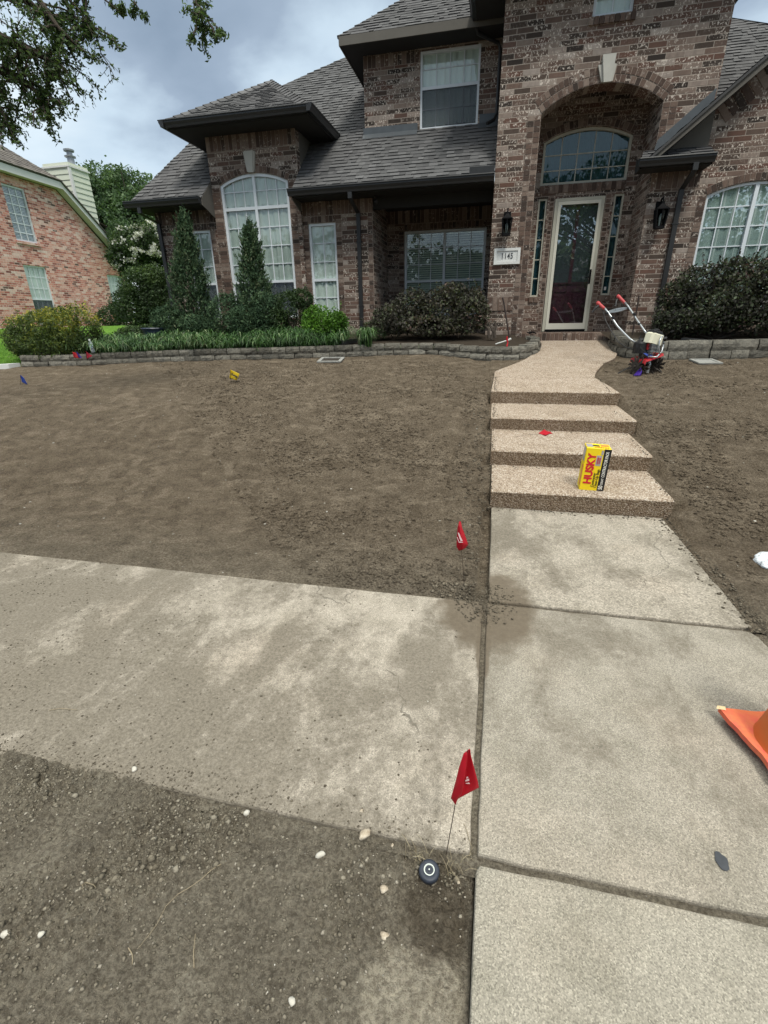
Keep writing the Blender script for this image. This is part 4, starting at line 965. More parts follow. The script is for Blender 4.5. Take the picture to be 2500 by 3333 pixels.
# ------------------------------------------------------------------ terrain
def clod(x, y):
    v = Vector((x, y, 0)); 
    r = min(1, max(.2, .55+1.2*noise.noise(v*.9+Vector((2, 2, 0)))))
    return .012*noise.noise(v*1.3) + .013*noise.noise(v*5+Vector((3, 1, 0))) + r*(.008-.018*abs(noise.noise(v*11)) + .012*noise.noise(v*27))
def grid_mesh(name, xs, ys, zf, mat, label, kind='structure', skip=None, smooth=True):
    nx_, ny_ = len(xs), len(ys); vs = []; 
    for y in ys:
        for x in xs: vs.append((x, y, zf(x, y)))
    fs = []
    for j in range(ny_-1):
        for i in range(nx_-1):
            if skip and skip((xs[i]+xs[i+1])/2, (ys[j]+ys[j+1])/2): continue
            a = j*nx_+i; fs.append((a, a+1, a+nx_+1, a+nx_))
    me = bpy.data.meshes.new(name); me.from_pydata(vs, [], fs); me.materials.append(mat)
    a = me.attributes.new('rnd', 'FLOAT', 'FACE')
    if smooth: me.polygons.foreach_set('use_smooth', [True]*len(fs))
    me.update(); o = link(name, me); return tag(o, label, None, None, kind)
xs = []; x = -12.0
while x < 8: xs.append(x); x += .030 if -4.5 < x < 3 else .055
ys = []; y = 2.235
while y < 9.6: ys.append(y); y += .014+.0045*(y-2.2)
PR = []
for k in range(9):
    a0 = random.uniform(-.6, .9); x0 = random.uniform(-5.2, -.4); y0 = random.uniform(2.6, 5.5)
    for s_ in range(random.choice((3, 4, 5, 6))):
        PR.append((x0+math.sin(a0)*.55*s_+(-1)**s_*.09*math.cos(a0), y0+math.cos(a0)*.55*s_-(-1)**s_*.09*math.sin(a0), a0+random.uniform(-.15, .15)))
PR += [(random.uniform(-4.4, -2.6), random.uniform(2.35, 3.9), random.uniform(-3, 3)) for _ in range(12)]
PR = [q for q in PR if not (-.3 < q[0] < 1.6) and q[1] < 8.2]
def footprint(x, y):
    m = 0.0; t = 0.0
    for px, py, a in PR:
        dx, dy = x-px, y-py
        if dx*dx+dy*dy > .05: continue
        u = dx*math.cos(a)-dy*math.sin(a); v = dx*math.sin(a)+dy*math.cos(a)
        w_ = .058-.014*math.cos(v*18); d = (u/w_)**2+(v/.155)**2
        if d < 1: m = max(m, 1-d**3); t = math.sin(v*150)*.0016
    return m, t
def yard(x, y):
    z = yard0(x, y); m, t = footprint(x, y)
    if m > 0: z = z*(1-m*.8)+(ground_z(x, y)-.004)*m*.8-.006*m+t*m
    return z
def yard0(x, y):
    z = ground_z(x, y)
    if y > 2.26:
        z += clod(x, y)*min(1, (y-2.235)*4+.25)
        z += .012*max(0, noise.noise(Vector((x*2.1, y*2.1, 9)))) 
    # a little lower beside the paving so its edges show
    if 0 < x < 1.36 and y < 3.64: z = -.06 if x < 1.30 else .001+.016*noise.noise(Vector((x*14, y*9, 3)))
    if -.03 < x < 1.50:
        if y > 3.64 and y < 6.95:
            lim = -.05
            for k in range(4):
                if y > steps_y[k]+.08: lim = zt[k] - .10
            inside = x > .05 and x < (1.36 if y < 5.2 else 1.44) - (0.12*max(0, y-6.4) if y > 6.4 else 0)
            z = min(z-(0 if x > .05 else .01), lim) if inside else min(z, lim+.10-.012)
        elif y >= 6.95: z = min(z, pz(y)-.025)
    elif -.35 < x <= -.02 and y > 3.4:
        z -= .02
    elif x >= 1.47: 
        if y > 6.9 and y < 9.6: z = min(z, pz(y)-.02) if x < 2.2 else z
    # soil bank beside the little wall of block
    return z
so = grid_mesh('soil', xs, ys, yard, M['soil'], 'bare brown raked soil of the front yard')
at_ = so.data.attributes['rnd']; vals = []
for p in so.data.polygons: c = p.center; vals.append(footprint(c.x, c.y)[0]*(.4+.9*max(0, .5+noise.noise(Vector((c.x*1.5, c.y*1.5, 3))))))
at_.data.foreach_set('value', vals)
# street side strip of soil, finer
SX0 = -1.95
xs = list(np.arange(SX0, .046, .0050)); ys = list(np.arange(.18, .925, .0050))
def strip(x, y):
    v = Vector((x, y, 0))
    e = .917-y                                # distance from the sidewalk edge
    rough = min(1, max(.12, .5+1.5*noise.noise(v*2.8+Vector((7, 0, 0)))))
    z = -.014+.010*noise.noise(v*2.2)+.009*noise.noise(v*6)+rough*(.020*noise.noise(v*15)-.018*abs(noise.noise(v*24))+.020*noise.noise(v*41)+.014*noise.noise(v*85))+.005*noise.noise(v*60)+.0015*noise.noise(v*110)
    z += .018*min(1, max(0, (-x-.55)/.7))      # spills level with the walk further left
    z -= .026*math.exp(-(((x+.04)/.15)**2+((y-.72)/.18)**2))
    if x > -.02: z -= .01*(x+.02)/.06
    if e < .03: z = min(z, -.010+.022*min(1, max(0, (-x-.85)/.4)))
    return z
grid_mesh('soil', xs, ys, strip, M['soil'], 'grey crumbly soil strip between sidewalk and street')
mb = MB(); mb.face([(-14, -2.5, -.045), (SX0+.01, -2.5, -.045), (SX0+.01, .92, -.035), (-14, .92, -.01)]); mb.face([(SX0, -2.5, -.045), (.047, -2.5, -.045), (.047, .19, -.045), (SX0, .19, -.045)]); mb.face([(1.33, -2.5, -.03), (14, -2.5, -.03), (14, .91, -.01), (1.33, .91, -.01)])
tag(mb.build('soil', M['soil']), 'soil verge outside the picture beside the street', None, None, 'structure')
def grass_mat():
    g = G('lawn_grass', .9, .15); n = g.noise(3, det=6, ro=.7); n2 = g.noise(55, det=4, ro=.8)
    c = g.ramp(n, [(.3, (.085, .19, .022)), (.6, (.14, .29, .035)), (.8, (.20, .36, .06))]); c = g.mix(g.mr(n2, .35, .7, 0, .5), c, (.05, .11, .015))
    g.col(c); g.bump(n2, 1.0, .03); return g.mat
M['grass'] = grass_mat()
def lawnz(x, y): 
    b = ground_z(x, y) if y < 14 else ground_z(x, 14)
    return b + .03*noise.noise(Vector((x*.7, y*.7, 2)))
LX = -8.95
xs = list(np.arange(-46, LX, .5))+[LX]; ys = list(np.arange(7.3, 60, .5))
grid_mesh('lawn', xs, ys, lambda x, y: lawnz(x, y)+.01, M['grass'], 'bright green lawn beside the neighbouring house')
xs = list(np.arange(LX, -2, .5)); ys = list(np.arange(10.2, 46, .5))
grid_mesh('lawn', xs, ys, lambda x, y: lawnz(x, y), M['grass'], 'strip of lawn between the two houses', skip=lambda x, y: x > -7.4 and y > 10.4)
mb = MB(); mb.face([(-300, -300, -.20), (300, -300, -.20), (300, 300, -.20), (-300, 300, -.20)]); tag(mb.build('ground', plain('dull_ground', (.07, .08, .045), .95, .1, var=.3, scale=.5)), 'ground beyond the lots', None, None, 'structure')
mb = MB(); mb.face([(-200, -12, -.16), (200, -12, -.16), (200, -2.7, -.16), (-200, -2.7, -.16)]); tag(mb.build('road', plain('asphalt', (.06, .06, .06), .95, .1, bump=.5)), 'street behind the viewer', None, None, 'structure')
# pale concrete edging between lawn and yard, far left
mb = MB()
pts = [(-13, 6.6), (-10.6, 7.05), (-9.4, 7.25), (-8.85, 7.45)]
for a, b in zip(pts, pts[1:]): mb.prism([(a[0], a[1], ground_z(0, a[1])-.1), (b[0], b[1], ground_z(0, b[1])-.1), (b[0], b[1]+.24, ground_z(0, b[1])-.1), (a[0], a[1]+.24, ground_z(0, a[1])-.1)], (0, 0, .19))
tag(mb.build('path', M['plaque'], fixn=True), 'pale concrete edging at the far left', None, None, 'structure')
mb = MB(); mb.face([(-46, 6.9, ground_z(0, 6.9)+.02), (-8.9, 7.5, ground_z(0, 7.5)+.005), (-8.9, 8.4, ground_z(0, 8.4)), (-46, 8.4, ground_z(0, 8.4))]); tag(mb.build('lawn', M['grass']), 'front edge of the lawn', None, None, 'structure')
# garden beds
bedm = plain('mulch', (.045, .036, .028), .97, .05, var=.5, scale=20, bump=1.0, bscale=30)
mb = MB()
LW = [(-8.80, 7.66), (-7.95, 7.70), (-7.1, 7.92), (-6.25, 8.12), (-5.09, 8.34), (-3.9, 8.46), (-2.79, 8.66), (-1.70, 8.86), (-1.14, 8.92), (-.56, 8.58), (.0, 8.36), (.38, 8.38), (.62, 8.62), (.76, 9.0), (.80, 9.35), (.72, 9.72)]
RW = [(2.02, 9.75), (1.96, 9.35), (1.93, 8.95), (2.02, 8.60), (2.25, 8.44), (2.72, 8.40), (3.39, 8.48), (4.04, 8.55), (5.2, 8.62), (7.0, 8.7)]
def bed(path, back, zo):
    for a, b in zip(path, path[1:]):
        mb.face([(a[0], a[1]+.06, pz(a[1])+zo), (b[0], b[1]+.06, pz(b[1])+zo), (b[0], back, 1.06+zo*.3), (a[0], back, 1.06+zo*.3)])
bed(LW[:-4], 10.52, .15); bed(RW[2:], 10.16, .15)
mb.face([(.0, 8.45, pz(8.4)+.15), (.5, 8.5, pz(8.5)+.15), (.72, 9.6, pz(9.6)+.12), (.5, 10.15, 1.03), (-.2, 10.15, 1.03)])
mb.face([(-2.5, 10.5, 1.04), (-.2, 10.5, 1.04), (-.2, 11.9, 1.06), (-2.5, 11.9, 1.06)])
tag(mb.build('garden_bed', bedm), 'dark mulch of the planting beds', None, None, 'structure')

# ------------------------------------------------------------------ low retaining walls of split-face block
def block_mat():
    g = G('split_block', .95, .1); a = g.attr(); n = g.noise(9, det=7, ro=.7); n2 = g.noise(70, det=5, ro=.8)
    c = g.ramp(a, [(0, (.12, .112, .095)), (.5, (.185, .172, .145)), (1, (.26, .245, .21))])
    c = g.mix(g.mr(n, .4, .7, 0, .7), c, (.065, .065, .06)); c = g.mix(g.mr(n2, .5, .75, 0, .4), c, (.36, .34, .31))
    g.col(c); g.bump(g.ma('ADD', g.noise(28, det=6, ro=.7), g.ma('MULTIPLY', n2, .4)), 1.0, .03); return g.mat
M['block'] = block_mat()
def block_wall(name, path, label, hts=(.11, .13), seed=3, bl=.30):
    rnd = random.Random(seed); mb = MB()
    P = [Vector((a, b, 0)) for a, b in path]; L = [0]
    for a, b in zip(P, P[1:]): L.append(L[-1]+(b-a).length)
    def pos(s):
        s = max(0, min(L[-1]-1e-4, s))
        for i in range(len(P)-1):
            if s <= L[i+1]: t = (s-L[i])/(L[i+1]-L[i]); return P[i].lerp(P[i+1], t), (P[i+1]-P[i]).normalized()
        return P[-1], (P[-1]-P[-2]).normalized()
    z = -.05
    for row, hh in enumerate((hts[0]+.05, hts[1])):
        s = -(.15 if row else 0)
        while s < L[-1]:
            w = bl*rnd.uniform(.85, 1.12); p0, _ = pos(s+.004); p1, _ = pos(s+w-.006)
            if (p1-p0).length > .08:
                d = (p1-p0).normalized(); nrm = Vector((d.y, -d.x, 0)); ln = (p1-p0).length; c = (p0+p1)/2
                bz = pz(c.y)-.015+z+rnd.uniform(-.004, .004); set_ = rnd.uniform(-.012, .012)+(.012 if row else 0)
                f = []
                nxs, nzs = 5, 3; dep = .18
                vs = []
                for k in range(nzs+1):
                    for i in range(nxs+1):
                        u = i/nxs-.5; v = k/nzs; edge = (1 if i in (0, nxs) else 0)+(1 if k in (0, nzs) else 0)
                        bul = .016*rnd.uniform(.3, 1.3) if edge == 0 else (-.004 if edge == 1 else -.018)
                        vs.append(c+d*(u*ln)+nrm*(bul-set_)+Vector((0, 0, bz+v*hh+(rnd.uniform(-.003, .003)))))
                nn = len(vs); m_ = nxs+1
                for k in range(nzs):
                    for i in range(nxs): f.append((k*m_+i, k*m_+i+1, (k+1)*m_+i+1, (k+1)*m_+i))
                back = [c+d*(-.5*ln+.02)-nrm*dep+Vector((0, 0, bz)), c+d*(.5*ln-.02)-nrm*dep+Vector((0, 0, bz)), c+d*(.5*ln-.02)-nrm*dep+Vector((0, 0, bz+hh)), c+d*(-.5*ln+.02)-nrm*dep+Vector((0, 0, bz+hh))]
                vs += back; b = nn
                f.append(tuple([nzs*m_+i for i in range(m_)]+[b+2, b+3])); f.append((0, nzs*m_, b+3, b) if True else ()); f.append((nxs, b+1, b+2, nzs*m_+nxs)); f.append((b, b+3, b+2, b+1))
                mb.faces(vs, f, 0, rnd.random())
            s += w
        z += hh
    o = mb.build(name, M['block'], fixn=True); return tag(o, label, 'retaining wall')
block_wall('retaining_wall', LW, 'long curved two course grey block wall edging the left planting bed', hts=(.06, .115))
block_wall('retaining_wall', RW, 'short grey block wall edging the bed right of the walk', hts=(.10, .15), seed=9)
# ------------------------------------------------------------------ plants
def leaf_mat(name, stops, trans=.25, rough=.6, spec=.3):
    g = G(name, rough, spec); a = g.attr(); c = g.ramp(a, stops); g.col(c); nt = g.nt
    tl = g.n('BsdfTranslucent', {'Color': g.mix(1.0, c, (1.3, 1.35, .8), 'MULTIPLY')}); mx = g.n('MixShader', {0: trans})
    nt.links.new(g.b.outputs[0], mx.inputs[1]); nt.links.new(tl.outputs[0], mx.inputs[2]); nt.links.new(mx.outputs[0], g.out.inputs[0]); return g.mat
bark = plain('bark', (.075, .062, .052), .95, .05, var=.4, scale=14, bump=1.0, bscale=40)
M['bark'] = bark
LM = {
 'nandina': leaf_mat('nandina_leaves', [(0, (.025, .040, .012)), (.5, (.065, .105, .026)), (.8, (.16, .19, .032)), (1, (.34, .31, .05))]),
 'cypress': leaf_mat('cypress_sprays', [(0, (.025, .048, .028)), (.5, (.060, .105, .056)), (.8, (.10, .150, .078)), (1, (.17, .185, .115))], .12, .8, .1),
 'dark': leaf_mat('dark_shrub_leaves', [(0, (.016, .030, .012)), (.6, (.042, .078, .026)), (1, (.10, .155, .05))]),
 'lime': leaf_mat('lime_leaves', [(0, (.035, .09, .010)), (.5, (.10, .23, .025)), (1, (.22, .40, .06))]),
 'plum': leaf_mat('plum_leaves', [(0, (.025, .026, .020)), (.35, (.060, .052, .044)), (.62, (.072, .092, .045)), (.85, (.15, .09, .085)), (1, (.25, .22, .17))]),
 'plum2': leaf_mat('purple_leaves', [(0, (.022, .020, .020)), (.4, (.048, .050, .036)), (.7, (.06, .088, .042)), (.9, (.14, .06, .08)), (1, (.20, .20, .14))]),
 'oak': leaf_mat('oak_leaves', [(0, (.025, .045, .018)), (.6, (.060, .105, .035)), (1, (.12, .19, .06))], .35),
 'tree': leaf_mat('tree_leaves', [(0, (.03, .058, .028)), (.55, (.075, .13, .055)), (1, (.15, .23, .10))], .3),
 'liriope': leaf_mat('liriope_blades', [(0, (.018, .045, .014)), (.55, (.048, .115, .032)), (.85, (.12, .23, .075)), (1, (.32, .38, .22))], .2, .5, .4),
 'flower': leaf_mat('white_blossom', [(0, (.36, .37, .35)), (1, (.66, .67, .65))], .3, .8, .1),
}
def blob_pts(n, ells, shell=.62, lump=.35, seed=1):
    'points near the surface of lumpy ellipsoids (cx, cy, cz, rx, ry, rz)'
    w = np.array([e[3]*e[4]+e[3]*e[5] for e in ells]); w = w/w.sum(); idx = rng.choice(len(ells), n, p=w); E_ = np.array(ells)[idx]
    d = unit(rng.normal(size=(n, 3)))
    r = shell+(1-shell)*rng.random(n)**.7
    k = np.random.default_rng(seed).normal(size=(14, 3)); k = unit(k)
    bump_ = np.max(d @ k.T, axis=1); bump_ = (bump_-.75)*4*lump
    r = r*(1+bump_*.35)*(1+.10*rng.normal(size=n)*(rng.random(n) < .25))
    return E_[:, :3]+d*E_[:, 3:]*r[:, None], d, r
def branches(name, base, tips, r0, parent, mat=None):
    mb = MB()
    for t in tips:
        b = Vector(base); t = Vector(t); m = b.lerp(t, .5)+Vector((random.uniform(-.1, .1), random.uniform(-.1, .1), .1))*(t-b).length*.6
        pts = [b, b.lerp(m, .6), m, m.lerp(t, .5)+Vector((random.uniform(-.04, .04),)*3), t]; mb.tube(pts, [r0, r0*.8, r0*.6, r0*.4, r0*.15], 6)
    return mb.build(name, mat or bark, parent)
def shrub(name, label, cat, base, ells, n, size, lm, tips=7, r0=.02, aspect=.5, shell=.6, seed=1, up=.3, hi=None, group=None, lump=.35):
    root = empty(name, base, label, cat, group)
    P, d, r = blob_pts(n, ells, shell, lump, seed)
    # gaps between the boughs, and stray shoots beyond the outline
    g5 = np.array([noise.noise(Vector(p)*4.2+Vector((seed, 0, 0))) for p in P]); kp = (g5 > -.26) | (rng.random(n) < .25); P, d = P[kp], d[kp]
    ns = max(14, n//420); pick = rng.integers(0, len(P), ns); SH = []
    for i in pick:
        if P[i][2] < base[2]+.15 or d[i][2] < -.1: continue
        dv = d[i]*.7+np.array([0, 0, .55])+rng.normal(size=3)*.3; dv = dv/np.linalg.norm(dv); ln = size*rng.uniform(2.0, 5.0)
        for t in np.linspace(.1, 1, 9): SH.append(P[i]+dv*ln*t+rng.normal(size=3)*size*.22)
    if SH: P = np.concatenate([P, np.array(SH)])
    P = P[P[:, 2] > base[2]-.05]; m = len(P)
    q = leaves(P, size, upb=up, aspect=aspect, out=None)
    rn = rng.random(m)*.72
    top = max(e[2]+e[5] for e in ells); bot = base[2]
    cl = np.array([noise.noise(Vector(p)*2.6) for p in P])
    rn = np.clip(rn+.35*cl+.0, 0, 1)
    if hi is not None:      # fresh growth at the outer top
        rel = (P[:, 2]-bot)/(top-bot); rn = np.clip(rn+hi*np.clip((rel-.62)*2.2+cl*.8, 0, .6)*(rng.random(m) < .75), 0, 1)
    quads('foliage', q, LM[lm], rn, root)
    tp = [P[rng.integers(m)] for _ in range(tips)]
    branches('stem', base, tp, r0, root)
    return root
def bz(x, y, Y): v = at(x, y, Y); return (v.x, v.y, v.z)
def cypress(label, cx, cy, z0, z1, rad, n, seed, lean=0.0, gaps=.0, shape=.75):
    root = empty('columnar_juniper', (cx, cy, z0), label, 'conifer')
    t = rng.random(n)**1.15; an = rng.random(n)*2*PI
    prof = rad*np.clip((1-t), 0, 1)**shape*(.62+.38*np.minimum(1, t*6+.3))
    lob = np.array([noise.noise(Vector((math.cos(a)*2.2+seed, math.sin(a)*2.2, tt*9))) for a, tt in zip(an, t)])
    rr = prof*(1+.85*lob)*(.35+.65*rng.random(n)**.5)+.03
    keep = rng.random(n) > gaps*np.clip(-lob*3, 0, 1); t, an, rr, lob = t[keep], an[keep], rr[keep], lob[keep]; n = len(t)
    P = np.stack([cx+rr*np.cos(an)+lean*t, cy+rr*np.sin(an), z0+(z1-z0)*t+.05*rng.normal(size=n)], 1)
    SP = []; AN = []; LB = []
    for k in range(250):                      # plumes that stand out of the column
        tt = rng.random()**.9*.93; a = rng.random()*2*PI; pr = rad*(1-tt)**shape*rng.uniform(.6, 1.0)
        ln = rng.uniform(.14, .42)*(1-.5*tt); lb = rng.uniform(-.3, .5)
        for j in range(44):
            s = rng.random(); wd = .030*(1-s*.7)
            SP.append([cx+lean*tt+(pr+ln*.45*s)*math.cos(a)+rng.normal()*wd, cy+(pr+ln*.45*s)*math.sin(a)+rng.normal()*wd, z0+(z1-z0)*tt+ln*s+rng.normal()*wd]); AN.append(a); LB.append(lb)
    P = np.concatenate([P, np.array(SP)]); an = np.concatenate([an, np.array(AN)]); lob = np.concatenate([lob, np.array(LB)]); n = len(P)
    out = np.stack([np.cos(an)*.5, np.sin(an)*.5, np.full(n, .85)], 1)
    q = leaves(P, .070, out=out, aspect=.26, outw=.8, fold=.5)
    quads('foliage', q, LM['cypress'], np.clip(rng.random(n)*.75+.45*lob+.05, 0, 1), root)
    mb = MB(); mb.tube([(cx, cy, z0-.1), (cx+lean*.4, cy, z0+(z1-z0)*.4), (cx+lean*.9, cy, z0+(z1-z0)*.9)], [.05, .03, .006], 8)
    for k in range(26):
        tt = random.uniform(.08, .85); a = random.uniform(0, 2*PI); r_ = rad*(1-tt)**shape*.8; z = z0+(z1-z0)*tt
        mb.tube([(cx+lean*tt, cy, z-.1), (cx+lean*tt+r_*math.cos(a), cy+r_*math.sin(a), z+r_*.7)], [.012, .004], 5)
    mb.build('trunk', bark, root); return root
cz1, cz2 = at(596, 690, 9.6).z, at(812, 722, 9.55).z
c1x, c2x = at(602, 900, 9.6).x, at(815, 900, 9.55).x
cypress('tall narrow dark green juniper at the left end of the bed, the leftmost of two', c1x, 9.6, .98, cz1, .50, 8500, 1, lean=at(596, 690, 9.6).x-c1x, shape=.92, gaps=.45)
cypress('looser columnar juniper in front of the tall arched window', c2x, 9.55, .98, cz2, .46, 6000, 4, lean=at(812, 722, 9.55).x-c2x, gaps=.6, shape=.95)
# low juniper mass between and right of the two
def low(px, py, Y, rx, ry, rz): v = at(px, py, Y); return (v.x, v.y, v.z, rx, ry, rz)
shrub('juniper_shrub', 'low spreading dark juniper left of the tall narrow one', 'shrub', bz(565, 1075, 9.35)[:2]+(.95,), [low(560, 1040, 9.3, .42, .32, .28), low(640, 1055, 9.2, .35, .3, .2)], 5200, .06, 'cypress', aspect=.35, seed=5)
shrub('juniper_shrub', 'low dark juniper filling the bed under the arched window', 'shrub', bz(745, 1070, 9.3)[:2]+(.95,), [low(740, 1030, 9.3, .38, .32, .40), low(860, 1030, 9.25, .34, .3, .42), low(800, 1050, 9.1, .4, .25, .3)], 9000, .06, 'cypress', aspect=.35, seed=6)
shrub('round_shrub', 'dark green rounded shrub left of the lime green plant', 'shrub', bz(950, 1060, 9.5)[:2]+(.98,), [low(950, 1000, 9.55, .40, .35, .33), low(905, 1040, 9.4, .3, .3, .28), low(985, 970, 9.6, .25, .25, .2)], 8000, .042, 'dark', seed=7, up=.2)
shrub('lime_shrub', 'small lime green leafy shrub under the narrow right front window', 'shrub', bz(1060, 1075, 9.2)[:2]+(.97,), [low(1055, 1055, 9.15, .42, .3, .24), low(1035, 1030, 9.2, .26, .25, .2), low(1095, 1050, 9.2, .22, .25, .2)], 6500, .048, 'lime', seed=8, up=.5)
# plum loropetalums
shrub('plum_shrub', 'wide dark plum leaved shrub in front of the porch', 'shrub', bz(1400, 1090, 9.55)[:2]+(1.0,),
      [low(1290, 1040, 9.5, .52, .38, .26), low(1345, 990, 9.6, .38, .35, .25), low(1440, 1010, 9.55, .42, .4, .36), low(1530, 1020, 9.5, .40, .36, .34), low(1475, 965, 9.65, .34, .3, .22), low(1545, 975, 9.6, .22, .25, .2), low(1400, 1060, 9.3, .7, .3, .17), low(1230, 1070, 9.45, .3, .3, .15)], 20000, .052, 'plum', tips=26, r0=.018, seed=9, up=.3, shell=.5, aspect=.6)
shrub('plum_shrub', 'large purple leaved shrub right of the tiller, under the wing window', 'shrub', bz(2330, 1080, 9.3)[:2]+(1.0,),
      [low(2300, 1010, 9.3, .72, .42, .38), low(2420, 960, 9.35, .60, .42, .45), low(2230, 1040, 9.3, .45, .4, .28), low(2280, 920, 9.45, .38, .35, .3), low(2480, 1000, 9.2, .55, .4, .40), low(2400, 880, 9.5, .32, .3, .22), low(2210, 960, 9.45, .30, .3, .25), low(2560, 900, 9.3, .5, .4, .4), low(2640, 1000, 9.3, .6, .5, .5)], 26000, .054, 'plum2', tips=30, r0=.02, seed=12, up=.3, shell=.5, aspect=.6)
# arching shoots of the right shrub
def shoots(parent, specs, lm, size=.04):
    mb = MB(); Q = []; 
    for a, b, sag in specs:
        a = Vector(a); b = Vector(b); pts = [a.lerp(b, t)+Vector((0, 0, sag*4*t*(1-t))) for t in np.linspace(0, 1, 10)]
        mb.tube(pts, [.005*(1-.7*i/9) for i in range(10)], 5)
        for q in pts[2:]:
            for k in range(2): Q.append([q.x+random.uniform(-.015, .015), q.y+random.uniform(-.015, .015), q.z+random.uniform(-.01, .01)])
    mb.build('shoot', bark, parent); Q = np.array(Q); quads('shoot_leaves', leaves(Q, size, aspect=.55), LM[lm], rng.random(len(Q)), parent)
rs_ = [o for o in COL.objects if o.name.startswith('plum_shrub')][-1]
shoots(rs_, [(bz(2420, 890, 9.5), bz(2540, 800, 9.4), .1), (bz(2440, 890, 9.4), bz(2540, 840, 9.3), .08), (bz(2390, 880, 9.5), bz(2410, 812, 9.4), .03), (bz(2290, 880, 9.5), bz(2288, 825, 9.45), .0), (bz(2330, 890, 9.5), bz(2345, 830, 9.5), .02), (bz(2240, 930, 9.5), bz(2170, 955, 9.4), .05)], 'plum2')
# bare grey shrub stump at the pillar
rt = empty('bare_shrub', (at(1608, 1100, 9.3).x, 9.3, 1.0), 'bare dark branching stump beside the left pier', 'shrub')
mb = MB()
for pts in ([(1600, 1105), (1605, 1080), (1590, 1050), (1575, 1030)], [(1605, 1080), (1614, 1062), (1612, 1045)], [(1612, 1100), (1610, 1075), (1616, 1060)], [(1592, 1100), (1590, 1070), (1580, 1060)]):
    mb.tube([at(x, y, 9.3) for x, y in pts], [.028, .022, .014, .006][:len(pts)], 7)
mb.build('stem', bark, rt)
# hedge at the left end of the wall
shrub('nandina_hedge', 'big bushy hedge shrub with yellow green tips at the left end of the wall', 'hedge', (-8.45, 8.15, .85),
      [(-9.05, 8.35, 1.22, .50, .40, .38), (-8.45, 8.2, 1.26, .60, .42, .40), (-7.85, 8.15, 1.28, .47, .40, .42), (-8.4, 7.98, 1.0, .80, .30, .24), (-9.2, 8.2, 1.10, .38, .3, .26)], 26000, .050, 'nandina', tips=20, seed=14, up=.4, hi=1.0, aspect=.42, lump=.7)
shrub('hedge_shrub', 'dark hedge just visible at the far left edge, behind the lawn', 'hedge', (-20.0, 14.2, 1.0), [(-19.6, 14.3, 1.25, 1.6, .6, .40), (-17.6, 14.6, 1.25, .9, .5, .36)], 7000, .09, 'dark', seed=15)
# shrubs and trees between the houses
E_ = lambda px, py, Y, rx, ry, rz: tuple(at(px, py, Y))+(rx, ry, rz)
shrub('evergreen_shrub', 'large dark evergreen shrub between the two houses', 'shrub', (-8.9, 12.2, 1.05), [E_(475, 940, 12.2, .60, .6, .55), E_(440, 1000, 12.0, .55, .6, .50), E_(520, 1010, 12.2, .5, .6, .55), E_(510, 920, 12.4, .4, .5, .42)], 24000, .062, 'dark', tips=16, r0=.04, seed=17, hi=.6)
shrub('groundcover_shrub', 'low dark shrub at the foot of the large evergreen', 'shrub', (-7.7, 9.9, 1.0), [(-8.0, 9.9, 1.1, .55, .3, .24), (-7.5, 9.8, 1.12, .4, .3, .24)], 5500, .05, 'dark', seed=18, hi=.5)
shrub('rose_shrub', 'small shrub with a few white flowers against the red brick wall', 'shrub', (-14.9, 17.3, 1.3), [(-14.9, 17.4, 1.6, .6, .5, .4), (-14.3, 18, 1.9, .6, .5, .5)], 5000, .08, 'dark', seed=19)
mt = shrub('crepe_myrtle', 'crepe myrtle covered in white blossom between the houses', 'tree', (-10.6, 14.6, 1.2), [E_(450, 800, 14.6, .75, .7, .50), E_(500, 790, 14.6, .55, .6, .55), E_(410, 840, 14.6, .45, .6, .4), E_(470, 870, 14.8, .8, .7, .5)], 17000, .085, 'dark', tips=14, r0=.05, seed=21, hi=.5)
P, d_, r_ = blob_pts(85, [E_(455, 800, 14.3, .75, .5, .48), E_(500, 780, 14.3, .5, .5, .42), E_(412, 835, 14.3, .42, .4, .34)], .9, .3, 3)
P = P[(P[:, 1] < 14.5)]; F = np.repeat(P, 34, axis=0)+rng.normal(size=(len(P)*34, 3))*np.array([.05, .05, .035])
quads('blossom', leaves(F, .055, aspect=.9), LM['flower'], rng.random(len(F)), mt)
def tree(label, base, h, ells, n, size, lm, seed, trunk_r=.18, hi=.4):
    root = empty('tree', base, label, 'tree'); P, d, r = blob_pts(n, ells, .55, .5, seed)
    m = len(P); cl = np.array([noise.noise(Vector(p)*.9) for p in P]); keep = cl > -.32; P, cl = P[keep], cl[keep]; m = len(P)
    rel = (P[:, 2]-P[:, 2].min())/(np.ptp(P[:, 2])+.01)
    quads('crown', leaves(P, size, aspect=.6), LM[lm], np.clip(rng.random(m)*.6+.5*cl+hi*(rel-.3)*.5, 0, 1), root)
    mb = MB(); b = Vector(base); top = b+Vector((0, 0, h*.45)); mb.tube([b-Vector((0, 0, .2)), b.lerp(top, .5)+Vector((.08, 0, 0)), top], [trunk_r, trunk_r*.8, trunk_r*.6], 10)
    for e in ells:
        c = Vector(e[:3])
        for k in range(5):
            t = c+Vector((random.uniform(-1, 1)*e[3], random.uniform(-1, 1)*e[4], random.uniform(-.3, .9)*e[5]))*.8
            m_ = top.lerp(t, .5)+Vector((0, 0, .25)); mb.tube([top, m_, t], [trunk_r*.45, trunk_r*.25, .015], 6)
    mb.build('trunk', bark, root); return root
